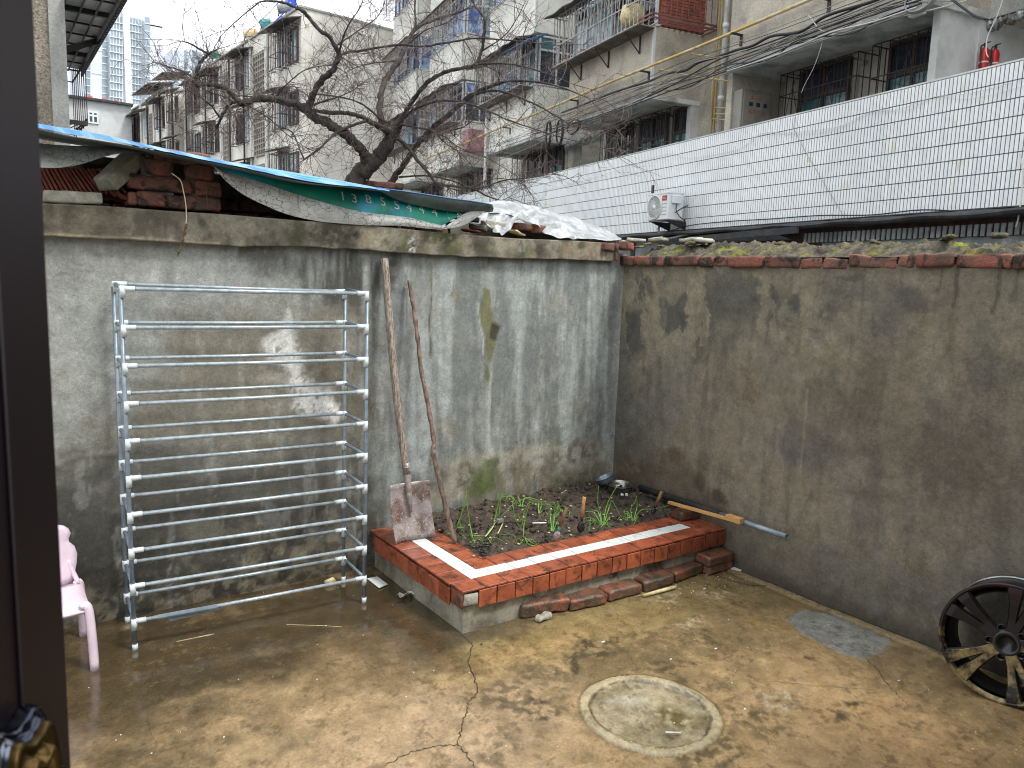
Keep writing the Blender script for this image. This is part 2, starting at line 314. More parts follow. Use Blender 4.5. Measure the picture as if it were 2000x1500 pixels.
# ================================================================== floor
u = np.arange(-1.6, 3.56, .009); v = np.arange(-.9, 3.72, .009); U, Vv = np.meshgrid(u, v)
def fconv(x, y): p = onZ(x, y); return p[0], p[1]
P = Paint(U, Vv, (128, 112, 86), fconv)
n1 = vn(U, Vv, 1.6, 6, 3, .6); n2 = vn(U, Vv, 4.5, 6, 4, .62); n3 = vn(U, Vv, 13, 5, 6, .6)
P.lay(ss(n1, .5, .66)*.8, (146, 128, 98)); P.lay(ss(n2, .5, .64)*.5, (98, 88, 68), .75)
P.lay(ss(n3, .55, .75)*.5, (158, 142, 112)); P.wet = np.maximum(P.wet, .62+0*U); P.lay(ss(n3, .42, .32)*.4, (84, 76, 58), .8)
P.lay(ss(n1, .5, .36)*.55, (92, 84, 62), .75)
P.lay(P.blob(420, 1250, 1.05, .48, .6, .3)*.9, (54, 46, 34), 1); P.lay(P.blob(200, 1350, .55, .5, .6, .3)*.75, (66, 58, 42), 1)
P.lay(P.blob(640, 1180, .75, .22, .7, .25)*.8, (66, 58, 42), 1); P.lay(P.blob(760, 1280, .5, .25, .7, .3)*.5, (84, 72, 52), 1)
P.lay(P.blob(800, 1200, .22, .45, .5, .15)*.7, (48, 44, 36), 1)
P.lay(P.blob(1120, 1240, .6, .16, .6, .2)*.6, (152, 134, 96), .8)
P.lay(P.blob(1270, 1180, .9, .2, .7, .2)*.7, (106, 100, 72), .9)
P.lay(P.blob(980, 1225, .3, .07, .8, .1)*.8, (70, 66, 52), 1); P.lay(P.blob(1010, 1290, .5, .05, .8, .2)*.5, (160, 142, 106), .6)
P.lay(P.blob(1560, 1240, .12, .45, .7, .2)*.5, (152, 130, 90), .6)
P.lay(P.blob(1620, 1400, .7, .35, .7, .3)*.6, (156, 136, 104), .5); P.lay(P.blob(1800, 1480, .4, .3, .7, .3)*.5, (158, 132, 100), .4)
P.lay(P.blob(800, 1460, .5, .3, .7, .3)*.6, (168, 150, 128), .5); P.lay(P.blob(560, 1400, .4, .3, .7, .3)*.4, (146, 130, 104), .5)
for x, y, a, b, k in ((1190, 1260, .28, .1, .8), (1130, 1290, .09, .05, .9), (1325, 1300, .16, .05, .7), (1400, 1245, .1, .05, .6), (1660, 1390, .05, .03, .9), (1765, 1420, .06, .025, .9), (1050, 1380, .1, .04, .9), (960, 1370, .16, .12, .5), (1040, 1335, .2, .15, .5), (950, 1470, .12, .08, .7), (1490, 1395, .2, .08, .6),
                      (1350, 1470, .13, .06, .8), (1740, 1330, .1, .25, .35), (1420, 1480, .1, .04, .8), (1900, 1450, .12, .08, .6), (1580, 1296, .04, .02, .8), (380, 1330, .4, .12, .5), (560, 1250, .35, .08, .5), (300, 1460, .35, .2, .4)):
    P.lay(P.blob(x, y, a, b, .7, .14, .5, 34, 8)*k, (58, 54, 42), .7)
for x, y, a, b in ((1350, 1215, .09, .045), (1290, 1165, .1, .04), (1395, 1160, .12, .04), (1540, 1360, .1, .05)):
    P.lay(P.blob(x, y, a, b, .6, .1, .52, 50, 9)*.6, (172, 168, 152), .7)
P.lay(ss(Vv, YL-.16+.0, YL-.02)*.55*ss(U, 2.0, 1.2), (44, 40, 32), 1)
# grey cement patch
pp = [(1538, 1212), (1572, 1192), (1620, 1197), (1700, 1232), (1742, 1252), (1722, 1272), (1690, 1288), (1650, 1280), (1600, 1256), (1560, 1232)]
m = P.poly(pp, .03, .03); m = ss(m+(n3-.5)*.9+(vn(U, Vv, 45, 4, 77)-.5)*.5, .46, .54); P.lay(m*.95, (132, 138, 140), .75, .003); P.lay(m*P.blob(1645, 1238, .07, .04, .6, .08, .5)*.6, (98, 88, 66)); P.lay(m*ss(vn(U, Vv, 9, 5, 21), .5, .62)*.4, (108, 116, 118))
# round cement ring around the old manhole
cx, cy = 2.003, 1.858; d = np.hypot(U-cx, Vv-cy)+P.wu*.016+(vn(U, Vv, 40, 3, 70)-.5)*.006
ring = ss(d, .267, .261); P.lay(ring*.85, (160, 155, 132), .35, .005); P.lay(ring*ss(n3, .5, .62)*.4, (132, 122, 92)); P.lay(ss(np.abs(d-.268), .010, .001)*.55, (76, 66, 48), .8, -.004)
inn = ss(d+P.wv*.03, .222, .215); P.lay(inn*.85, (122, 117, 98), .85, -.010)
P.lay(inn*ss(vn(U, Vv, 9, 6, 12), .48, .62)*.6, (158, 154, 136), .8); P.lay(inn*P.blob(1345, 1405, .07, .09, .6, .1, .4, 30)*.9, (84, 78, 44), 1); P.lay(inn*P.blob(1270, 1440, .1, .04, .6, .1, .45)*.8, (64, 60, 44), 1)
P.lay(inn*P.blob(1215, 1365, .05, .05, .8, .1)*.5, (170, 174, 170), .9); P.lay(ss(np.abs(d-.222), .010, .002)*.85*ss(n3, .35, .5), (54, 50, 38), 1, -.006)
# raised lip along the right wall and dark seam behind it
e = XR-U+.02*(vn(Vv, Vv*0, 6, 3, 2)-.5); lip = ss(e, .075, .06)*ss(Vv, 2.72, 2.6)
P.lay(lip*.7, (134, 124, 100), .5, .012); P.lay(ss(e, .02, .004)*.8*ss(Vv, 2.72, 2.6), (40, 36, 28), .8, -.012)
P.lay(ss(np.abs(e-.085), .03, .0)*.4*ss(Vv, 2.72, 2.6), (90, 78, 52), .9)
P.lay(ss(np.abs(vn(U, Vv, 6, 5, 88)-.5), .012, .0)*.28, (70, 62, 48)); P.lay(ss(vn(U, Vv, 26, 4, 89, .7), .62, .7)*.5, (70, 62, 46)); P.lay(ss(vn(U, Vv, 30, 4, 90, .7), .62, .72)*.12*ss(n1, .45, .6), (162, 148, 120))
h = (vn(U, Vv, 2.2, 4, 5)-.5)*.012+(vn(U, Vv, 22, 3, 6)-.5)*.0016+P.h
mottle = (.78+.44*vn(U, Vv, 34, 4, 9, .7))*(.85+.3*vn(U, Vv, 9, 5, 19, .65))  # random mottling of the concrete colour
FH = (u, v, h)
def floorz(x, y): i = int(np.clip((y-v[0])/.009, 0, len(v)-1)); j = int(np.clip((x-u[0])/.009, 0, len(u)-1)); return float(h[i, j])
floor = gridmesh('floor', U, Vv, h, P.c*mottle[..., None]*np.array([1.10, 1.0, .86]), P.wet, M['floor']); tag(floor, 'wet stained concrete courtyard floor', kind='structure')
M['crack'] = mat('crack_dirt', (44, 38, 30), .9, None, bump=0)
M['crackp'] = mat('crack_dirt_pale', (70, 62, 48), .9, None, bump=0)
def crack(pts, w, m='crack'):
    q = cr([np.array(onZ(*a)) for a in pts], 8); mb = MB(); L_ = []; Rr = []
    for i, a in enumerate(q):
        t = q[min(i+1, len(q)-1)]-q[max(i-1, 0)]; t = t/np.linalg.norm(t); nn = np.array([-t[1], t[0], 0])
        ww = w*(random.uniform(.35, 1.0))*min(1, (len(q)-i)/6, (i+1)/3); o = nn*random.uniform(-.006, .006)
        for l, sg in ((L_, 1), (Rr, -1)): b = a+o+nn*ww*sg; l.append((b[0], b[1], floorz(b[0], b[1])+.0022))
    mb.sheet([L_, Rr]); return O('floor_crack', mb, M[m], floor)
crack([(905, 1242), (922, 1262), (916, 1293), (928, 1330), (932, 1350), (915, 1375), (908, 1400), (900, 1430), (896, 1452), (912, 1475), (935, 1505)], .0026)
crack([(896, 1455), (880, 1456), (850, 1458), (815, 1466), (780, 1480), (740, 1505)], .0022)
crack([(935, 1350), (960, 1362), (985, 1372), (1010, 1378)], .0012, 'crackp')
crack([(1688, 1288), (1715, 1312), (1745, 1352), (1770, 1375), (1790, 1385)], .0016); crack([(1480, 1333), (1510, 1330), (1560, 1338), (1650, 1345), (1748, 1354)], .0011)
crack([(1560, 1200), (1590, 1215), (1625, 1225), (1650, 1228), (1675, 1245), (1700, 1268)], .0008); crack([(1625, 1225), (1618, 1245), (1640, 1270)], .0007)
crack([(700, 1275), (720, 1300), (745, 1310), (760, 1330)], .0008, 'crackp'); crack([(280, 1290), (300, 1330), (290, 1400), (310, 1470)], .0009, 'crackp'); crack([(1480, 1270), (1460, 1320), (1500, 1400)], .0006, 'crackp')
M['groundm'] = mat('street_asphalt', (92, 90, 86), .8, (74, 72, 70), 2, .4, .6, .12, 20, .2, .01, world=True)
gb = MB(); gb.box(-400, 400, -400, 600, -.6, -.25); O('ground', gb, M['groundm'], kind='structure', label='street level ground beyond the courtyard')
# ================================================================== left courtyard wall
def lconv(x, y): p = onY(x, y, YL); return p[0], p[2]
u = np.arange(-1.6, XR+.03, .01); v = np.arange(-.02, 1.80, .01); U, Vv = np.meshgrid(u, v); P = Paint(U, Vv, (143, 146, 141), lconv)
n1 = vn(U, Vv, 1.4, 6, 3, .6); n2 = vn(U, Vv, 5, 6, 4, .6); n3 = vn(U*3, Vv*.35, 4, 5, 7, .6); nf = vn(U, Vv, 22, 5, 8, .65)
P.lay(ss(n1, .48, .66)*.7, (150, 152, 144)); P.lay(ss(n2, .55, .7)*.35, (112, 112, 104))
xr = lconv(700, 700)[0]
right = ss(U, xr-.15, xr+.3); P.lay(right*.55, (124, 130, 128)); P.lay(right*ss(n3, .48, .6)*.6, (98, 104, 102)); P.lay(right*ss(n3, .5, .38)*.6, (162, 170, 168))
P.lay(P.poly([(330, 620), (420, 615), (560, 600), (680, 560), (735, 620), (720, 860), (560, 880), (420, 890), (300, 870), (200, 900), (120, 890), (210, 820), (300, 740)], .12, .25)*.7, (112, 104, 86), .1)
P.lay(P.poly([(600, 690), (680, 680), (715, 780), (700, 900), (640, 880), (610, 800)], .08, .2)*.6, (84, 78, 64), .2)
P.lay(P.poly([(420, 480), (760, 480), (760, 560), (640, 600), (560, 540), (470, 520)], .05, .2)*.8*ss(n3, .25, .5), (74, 74, 68))
P.lay(P.poly([(560, 490), (760, 490), (740, 620), (700, 640), (610, 570)], .06, .3)*ss(n3, .35, .55)*.85, (60, 60, 54))
P.lay(P.poly([(60, 470), (250, 470), (330, 500), (240, 540), (140, 560), (60, 560)], .06, .2)*.35, (112, 110, 100))
P.lay(P.poly([(60, 880), (280, 860), (420, 905), (560, 880), (700, 870), (740, 1000), (700, 1180), (60, 1280)], .08, .2)*.8, (74, 72, 62), .3)
P.lay(P.poly([(60, 980), (250, 960), (500, 975), (700, 960), (735, 1180), (60, 1300)], .07, .22)*.6, (58, 56, 48), .4)
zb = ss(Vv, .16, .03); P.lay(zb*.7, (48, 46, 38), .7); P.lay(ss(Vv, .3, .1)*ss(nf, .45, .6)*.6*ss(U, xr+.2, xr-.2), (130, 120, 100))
P.lay(P.blob(590, 1090, .3, .12, .7, .2, .45, 20, 3)*.55, (140, 132, 112)); P.lay(P.blob(390, 1060, .3, .1, .7, .2, .5, 18, 4)*.45, (128, 124, 110)); P.lay(P.blob(630, 1010, .2, .1, .7, .2, .5, 18, 4)*.45, (136, 132, 118))
P.lay(P.blob(180, 930, .18, .05, .6, .2)*.4, (120, 118, 108)); P.lay(P.line([(110, 900), (180, 882), (240, 876)], .008, .02, .08)*.45, (156, 154, 146))
# white efflorescence
ef = P.poly([(563, 600), (580, 640), (586, 690), (592, 730), (612, 752), (640, 765), (668, 812), (650, 828), (612, 815), (585, 780), (556, 735), (515, 705), (524, 668), (548, 650)], .035, .12)
P.lay(ef*.35, (150, 148, 140)); P.lay(ef*ss(vn(U, Vv, 30, 5, 91, .7)+ef*.16, .44, .56)*.95, (214, 214, 210)); P.lay(P.blob(545, 740, .16, .12, .8, .15)*ss(nf, .48, .62)*.45, (156, 154, 146)); P.lay(P.poly([(572, 820), (590, 800), (560, 850), (545, 870)], .012, .03)*.4, (166, 162, 150))
# streaks of the right half
def s_(pts, w, col, k=.7, soft=.01, wet=None): P.lay(P.line(pts, w, soft, .03)*k, col, wet)
s_([(841, 510), (841, 560), (840, 655)], .014, (150, 152, 140), .6); s_([(841, 515), (840, 640), (840, 700)], .006, (74, 76, 48), .9, .006); s_([(838, 700), (842, 860)], .012, (146, 152, 148), .5, .015)
s_([(820, 520), (822, 620)], .014, (96, 90, 74), .5, .015); s_([(793, 500), (794, 640)], .004, (88, 88, 82), .6, .008)
s_([(954, 510), (956, 560), (962, 640), (955, 740), (950, 880), (945, 930)], .022, (156, 160, 152), .65, .02)
s_([(947, 600), (955, 700), (957, 760), (955, 905)], .008, (176, 180, 174), .5, .01)
P.lay(P.poly([(948, 560), (958, 565), (964, 610), (976, 640), (966, 675), (955, 712), (948, 690), (944, 640), (936, 610)], .008, .04)*.85, (104, 102, 62)); P.lay(P.poly([(960, 630), (978, 638), (968, 668), (956, 660)], .006, .02)*.9, (58, 54, 46), None, -.006)
P.lay(P.blob(949, 728, .02, .045, .5, .04)*.8, (84, 92, 50)); s_([(961, 745), (961, 800)], .006, (96, 98, 84), .7, .006); P.lay(P.blob(956, 518, .04, .03, .6, .06)*.8, (58, 64, 44))
s_([(934, 590), (938, 625), (943, 690)], .004, (190, 192, 184), .7, .004); s_([(968, 600), (966, 560)], .004, (186, 188, 182), .6, .004)
P.lay(P.blob(893, 575, .035, .045, .4, .03, .45, 60)*.8, (112, 104, 80)); P.lay(P.blob(888, 650, .08, .1, .8, .1)*.25, (140, 140, 132))
s_([(1062, 640), (1060, 720)], .012, (104, 104, 94), .6, .012); P.lay(P.blob(1055, 785, .015, .03, .4, .02)*.6, (104, 100, 88)); P.lay(P.blob(1080, 600, .1, .06, .8, .1)*.4, (150, 146, 132))
P.lay(P.blob(875, 820, .1, .06, .8, .15)*.35, (142, 130, 108)); P.lay(P.blob(1130, 800, .18, .03, .8, .1)*.3, (140, 128, 108))
P.lay(P.poly([(860, 905), (930, 885), (1040, 870), (1130, 862), (1200, 860), (1200, 925), (1090, 945), (860, 985)], .04, .12)*.55, (164, 156, 134))
P.lay(P.poly([(905, 945), (960, 925), (1030, 905), (1080, 930), (1140, 915), (1200, 905), (1200, 960), (900, 1010)], .03, .15)*.75, (104, 96, 76), .15)
P.lay(P.blob(1120, 890, .2, .06, .6, .1, .52, 26)*.7, (74, 70, 58)); P.lay(P.blob(1070, 915, .08, .06, .5, .1)*.55, (78, 70, 56), .2)
P.lay(P.blob(946, 932, .1, .1, .5, .08)*.85, (72, 86, 34)); P.lay(P.blob(912, 930, .07, .08, .7, .08, .45)*.8, (84, 84, 56)); P.lay(P.blob(1100, 948, .3, .03, .6, .1, .45)*.6, (84, 92, 50))
P.lay(P.blob(820, 945, .12, .07, .6, .1, .4)*.6, (70, 68, 58)); P.lay(P.blob(845, 975, .06, .06, .6, .05)*.5, (150, 144, 122)); P.lay(P.blob(740, 1000, .15, .1, .6, .1)*.5, (80, 78, 68), .2)
for i in range(26): P.lay(P.blob(random.uniform(975, 1060), random.uniform(850, 910), .006, .009, .4, .01)*.6, (92, 92, 84))
P.lay(ss(U, XR-.03, XR-.005)*.5, (168, 164, 146)); s_([(1186, 520), (1184, 700), (1180, 860)], .01, (178, 182, 178), .5, .012); P.lay(ss(U, XR-.16, XR-.02)*.25, (158, 162, 158))
P.lay(ss(Vv, 1.66, 1.74)*.45*ss(n2, .3, .6), (92, 94, 86))
for i in range(16): x = random.uniform(700, 1190); y = random.uniform(520, 700); s_([(x, y), (x+random.uniform(-3, 3), y+random.uniform(60, 220))], random.uniform(.003, .012), random.choice([(96, 98, 92), (158, 162, 158), (112, 114, 108)]), .4, .012)
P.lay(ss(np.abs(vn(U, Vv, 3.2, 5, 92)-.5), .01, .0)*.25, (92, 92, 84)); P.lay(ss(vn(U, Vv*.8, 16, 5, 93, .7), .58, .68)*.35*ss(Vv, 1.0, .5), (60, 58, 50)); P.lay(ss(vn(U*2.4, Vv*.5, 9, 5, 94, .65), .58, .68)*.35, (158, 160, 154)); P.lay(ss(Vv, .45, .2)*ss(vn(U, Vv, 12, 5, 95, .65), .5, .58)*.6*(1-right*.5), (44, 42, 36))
lump = (vn(U, Vv, 2.5, 4, 15)-.5)*.012+(vn(U, Vv, 14, 4, 16)-.5)*.003-P.h
YY = YL+lump+ef*(-.002)*nf
lw = E('courtyard_wall', (1.0, YL, 0), 'grey cement rendered wall behind the pipe rack and shovel', 'wall')
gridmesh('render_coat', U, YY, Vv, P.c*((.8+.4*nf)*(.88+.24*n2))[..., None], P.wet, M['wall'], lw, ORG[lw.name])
mb = MB(); mb.box(-1.6, XR+.02, YL+.02, YL+.24, -.2, 1.76); O('wall_core', mb, M['mortar'], lw)
# coping beam
cop = [(76, 397, 460), (200, 402, 466), (330, 412, 474), (430, 418, 480), (600, 432, 482), (760, 444, 492), (880, 456, 500), (1010, 466, 505), (1120, 470, 508), (1200, 475, 511)]
u = np.linspace(0, 1, 360)
xs = np.array([onY(a, b, YL-.045)[0] for a, b, c_ in cop]); zt = np.array([onY(a, b, YL-.045)[2] for a, b, c_ in cop]); zl = np.array([onY(a, c_, YL-.045)[2] for a, b, c_ in cop])
xx = np.linspace(-1.6, xs[-1], 420); ztt = np.interp(xx, xs, zt); zll = np.interp(xx, xs, zl)+(vn(xx, xx*0, 9, 4, 3)-.5)*.016
prof = [(0.10, 0), (0, 0), (0, .12), (0, .3), (0, .5), (0, .7), (0, .9), (.006, 1), (.05, 1.02), (.12, 1.02), (.28, 1.0)]
rows = []
for dy, k in prof: rows.append(np.stack([xx, np.full_like(xx, YL-.045+dy)+(vn(xx, xx*0+k*2+dy*9, 7, 4, 4)-.5)*.014, zll+(ztt-zll)*k], -1))
A = np.array(rows); U, Vv = A[..., 0], A[..., 2]
# denser face
fr = np.linspace(0, 1, 18); face = np.array([np.stack([xx, np.full_like(xx, YL-.045), zll+(ztt-zll)*t], -1) for t in fr])
full = np.concatenate([A[:1], face, A[-3:]], 0); U, Vv = full[..., 0], full[..., 2]
full[1:-3, :, 1] += (vn(U, Vv, 6, 5, 9)[1:-3]-.5)*.016
P = Paint(U, Vv, (114, 108, 94), lambda x, y: (onY(x, y, YL-.045)[0], onY(x, y, YL-.045)[2]))
n1 = vn(U, Vv, 3.5, 6, 5, .6); n2 = vn(U, Vv, 9, 6, 6, .6); nf = vn(U, Vv, 25, 5, 7, .6)
P.lay(ss(n1, .48, .6)*.6, (136, 130, 114)); P.lay(ss(n1, .5, .38)*.7, (92, 84, 70)); P.lay(ss(n2, .54, .64)*.55, (70, 64, 52)); P.lay(ss(n2, .44, .36)*.5, (146, 141, 124)); P.lay(ss(nf, .62, .72)*.4, (60, 56, 46))
dk = P.poly([(560, 428), (700, 440), (860, 450), (1060, 462), (1060, 506), (760, 494), (560, 482)], .08, .2); P.lay(dk*ss(n2, .38, .52)*.9, (46, 44, 34)); P.lay(dk*ss(nf, .55, .66)*.6, (116, 110, 84)); P.lay(dk*ss(vn(U, Vv, 12, 5, 96), .56, .64)*.7, (66, 76, 34)); P.lay(ss(vn(U*2, Vv*.4, 12, 4, 97), .56, .66)*.5, (66, 60, 48))
P.lay(P.poly([(700, 445), (745, 448), (742, 486), (700, 482)], .01, .03)*.5, (146, 136, 112)); P.lay(P.blob(975, 485, .1, .05, .6, .1)*.55, (150, 146, 124)); P.lay(P.blob(910, 480, .2, .04, .7, .1, .5)*.7, (84, 92, 44)); P.lay(P.blob(800, 470, .03, .05, .7, .06, .55, 90)*.9, (200, 200, 192)); P.lay(P.blob(1030, 485, .03, .05, .7, .06)*.6, (66, 82, 30))
P.lay(P.poly([(1095, 480), (1160, 470), (1170, 500), (1100, 505)], .02, .05)*.5, (128, 110, 84)); P.lay(P.blob(1140, 478, .04, .03, .5, .05, .4)*.8, (60, 58, 48)); P.lay(P.poly([(1172, 476), (1195, 478), (1193, 492), (1178, 488)], .006, .02)*.8, (160, 84, 62))
P.lay(P.poly([(60, 452), (330, 468), (430, 474), (430, 482), (60, 464)], .005, .02)*.4, (172, 162, 134)); P.lay(P.blob(400, 440, .02, .03, .5, .03)*.7, (46, 46, 40)); P.lay(P.line([(390, 425), (405, 440), (412, 470)], .003, .004)*.5, (50, 46, 38))
o = gridmesh('coping', full[..., 0], full[..., 1], full[..., 2], P.c*((.7+.6*nf)*(.86+.28*n2))[..., None], P.wet, M['wall'], lw, ORG[lw.name]); tag(o, 'stained concrete coping with black and mossy streaks')
# ================================================================== right courtyard wall
def rconv(x, y): p = onX(x, y, XR); return p[1], p[2]
u = np.arange(-1.0, YL+.02, .01); v = np.arange(-.02, 1.74, .01); U, Vv = np.meshgrid(u, v); P = Paint(U, Vv, (121, 115, 103), rconv)
n1 = vn(U, Vv, 1.3, 6, 13, .6); n2 = vn(U, Vv, 4, 6, 14, .6); n3 = vn(U*3, Vv*.4, 4, 5, 17, .6); nf = vn(U, Vv, 22, 5, 18, .65)
P.lay(ss(n1, .5, .64)*.7, (126, 116, 96)); P.lay(ss(n1, .5, .38)*.65, (84, 80, 70)); P.lay(ss(n2, .52, .64)*.5, (84, 70, 54)); P.lay(ss(n3, .52, .62)*.4, (88, 84, 76)); P.lay(ss(vn(U*2.2, Vv*.4, 6, 5, 98), .55, .66)*.4, (130, 122, 104)); P.lay(ss(vn(U, Vv, 2.4, 5, 99), .54, .64)*.45, (86, 84, 84))
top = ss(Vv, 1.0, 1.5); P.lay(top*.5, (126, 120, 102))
z1 = P.poly([(1210, 525), (1400, 530), (1560, 560), (1660, 600), (1600, 640), (1440, 650), (1380, 700), (1300, 690), (1210, 720)], .15, .3)
nb = vn(U*1.3, Vv*.8, 6.5, 6, 23, .55); P.lay(z1*ss(nb, .49, .515)*.85, (76, 76, 70), .1); P.lay(z1*ss(np.abs(nb-.485), .016, .004)*.45, (150, 142, 118)); P.lay(z1*ss(nb, .44, .38)*.4, (142, 134, 110))
z2 = P.poly([(1500, 540), (2000, 560), (2000, 760), (1700, 760), (1500, 680)], .2, .3); nc = vn(U, Vv, 4, 6, 27, .6); P.lay(z2*ss(nc, .52, .6)*.6, (84, 82, 76)); P.lay(z2*ss(nc, .42, .36)*.4, (138, 132, 112))
for x, y, a, b in ((1510, 575, .03, .05), (1480, 555, .03, .03), (1475, 590, .04, .03), (1545, 590, .025, .05), (1607, 600, .015, .04), (1535, 620, .03, .02), (1665, 548, .08, .02), (1800, 585, .09, .05), (1270, 560, .05, .05), (1240, 620, .04, .08), (1330, 600, .03, .1)):
    P.lay(P.blob(x, y, a, b, .35, .07)*.6, (74, 72, 68))
P.lay(P.blob(1240, 590, .12, .04, .5, .1)*.5, (140, 134, 112)); P.lay(P.blob(1310, 560, .08, .07, .4, .1)*.5, (142, 134, 110))
P.lay(P.poly([(1195, 860), (1250, 840), (1340, 900), (1380, 960), (1430, 1010), (1440, 1080), (1195, 960)], .06, .2)*.6, (78, 62, 46), .5)
P.lay(P.blob(1365, 935, .05, .07, .4, .08)*.6, (60, 48, 36), .6); P.lay(P.blob(1405, 975, .04, .05, .4, .06)*.7, (56, 46, 36), .6); P.lay(P.blob(1235, 905, .06, .05, .6, .1, .45)*.5, (132, 116, 92))
P.lay(P.poly([(1195, 560), (1225, 640), (1240, 800), (1280, 900), (1195, 900)], .06, .15)*.5, (82, 84, 80)); P.lay(P.blob(1290, 800, .3, .2, .8, .3)*.3, (90, 92, 90)); P.lay(P.blob(1400, 880, .2, .12, .8, .2)*.35, (122, 116, 100))
P.lay(P.line([(1578, 760), (1570, 860), (1563, 925)], .006, .006, .01)*.6, (148, 142, 122)); P.lay(P.line([(1582, 600), (1545, 640)], .003, .006)*.3, (70, 66, 56))
for x, l, k in ((1870, 70, .8), (1950, 80, .7), (1668, 180, .25), (1840, 40, .5), (1600, 60, .3), (1765, 60, .3), (1690, 110, .3), (1985, 60, .4)): P.lay(P.line([(x, 528), (x-4, 528+l*.6), (x-10, 528+l)], .006, .01)*k, (54, 52, 42))
for i in range(30): x = random.uniform(1230, 1990); y = random.uniform(530, 1000); P.lay(P.line([(x, y), (x-6, y+random.uniform(40, 200))], random.uniform(.004, .015), .015, .04)*.3, random.choice([(78, 74, 66), (136, 130, 112), (92, 82, 68)]))
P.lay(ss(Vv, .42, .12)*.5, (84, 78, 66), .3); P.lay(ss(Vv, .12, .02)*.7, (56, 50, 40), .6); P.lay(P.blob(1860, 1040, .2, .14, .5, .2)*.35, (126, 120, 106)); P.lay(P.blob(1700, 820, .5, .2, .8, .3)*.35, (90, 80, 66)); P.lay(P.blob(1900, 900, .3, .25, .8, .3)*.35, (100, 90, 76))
P.lay(P.blob(1700, 1120, .5, .1, .7, .2, .5, 14, 5)*.5, (112, 110, 104)); P.lay(ss(Vv, 1.66, 1.72)*.4, (74, 68, 56))
lump = (vn(U, Vv, 2.2, 4, 25)-.5)*.016+(vn(U, Vv, 12, 4, 26)-.5)*.003
rw = E('courtyard_wall', (XR, 1.8, 0), 'brown rendered wall topped with mossy bricks', 'wall')
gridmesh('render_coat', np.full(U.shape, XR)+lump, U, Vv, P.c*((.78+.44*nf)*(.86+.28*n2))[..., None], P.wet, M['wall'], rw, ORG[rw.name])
mb = MB(); mb.box(XR+.02, XR+.24, -1.0, YL+.2, -.2, 1.73); O('wall_core', mb, M['mortar'], rw)
# brick course on the right wall (boundaries read off the photograph)
bx = [1206, 1238, 1297, 1362, 1392, 1420, 1491, 1560, 1602, 1652, 1748, 1785, 1862, 1977, 2060]
zB, zT = 1.712, 1.775
for i, (a, b) in enumerate(zip(bx[:-1], bx[1:])):
    ya, yb = onX(a, 510, XR-.02)[1], onX(b, 510, XR-.02)[1]; ln = ya-yb-.008
    drop = -.012 if 7 <= i <= 8 else 0
    me = roughbox(.115, ln, zT-zB-.004+drop*.5, .005, 3, i+1, .007, .006); me.materials.append(M['brick'])
    place('brick', me, None, rw, (XR+.045+random.uniform(-.022, .010), (ya+yb)/2, (zB+zT)/2+drop+random.uniform(-.004, .003)), (random.uniform(-.05, .05), random.uniform(-.05, .05), random.uniform(-.06, .06)))
y = onX(2060, 510, XR)[1]; i = 30
while y > -.9:
    me = roughbox(.115, .225, .058, .005, 2, i, .007, .006); me.materials.append(M['brick']); place('brick', me, None, rw, (XR+.04, y-.12, (zB+zT)/2)); y -= .235; i += 1
# rough mortar bed with moss, from lumps
yy = np.arange(-.95, YL-.1, .012); aa = np.linspace(0, 1, 12); Yg, Ag = np.meshgrid(yy, aa)
ht = 1.775+(.075+.03*(vn(Yg, Yg*0, 2.3, 4, 31)-.5)*2)*np.sin(np.clip(Ag*1.35, 0, 1)*math.pi/2)
Xg = XR-.0+Ag*.26+(vn(Yg, Ag*3, 7, 5, 32)-.5)*.05; Zg = ht+(vn(Yg, Ag*2.4, 9, 5, 33)-.5)*.045+np.abs(vn(Yg, Ag*5, 20, 4, 34)-.5)*.08-.022; Zg[0] = 1.762; Zg[-1] = 1.7
o = gridmesh('mortar_bed', Xg, Yg, Zg, np.ones(Xg.shape+(3,)), np.zeros(Xg.shape), M['moss'], rw, ORG[rw.name]); tag(o, 'lumpy mortar bed with yellow green moss')
for i in range(9):
    a = random.uniform(1225, 2000); yv = onX(a, 480, XR+.06)[1]; me = roughbox(random.uniform(.03, .07), random.uniform(.05, .1), random.uniform(.012, .022), .012, 2, 60+i, .008, .01); me.materials.append(M['moss'])
    place('mortar_lump', me, None, rw, (XR+random.uniform(.03, .2), yv, 1.85+random.uniform(-.015, .01)), (random.uniform(-.2, .2), random.uniform(-.3, .3), random.uniform(0, 3)))
for k, (px, py, sx, sy, sz, r) in enumerate(((1203, 493, .03, .05, .11, 0), (1222, 480, .09, .1, .05, .3), (1188, 482, .1, .05, .05, .2))):
    q = onY(px, py, YL-.06); me = roughbox(sx, sy, sz, .006, 2, 90+k, .006, .008); me.materials.append(M['brick']); place('corner_brick', me, None, rw, (q[0]+.01, q[1]+.02, q[2]), (0, r*.3, r))
for k, (px, py) in enumerate(((1205, 472), (1240, 470), (1285, 469), (1350, 468), (1375, 470))):
    q = onX(px, py, XR+.12); me = roughbox(.1, .12, .02, .008, 2, 95+k, .004, .006); me.materials.append(M['greyblock']); place('broken_slab', me, None, rw, q, (0, .1, k))
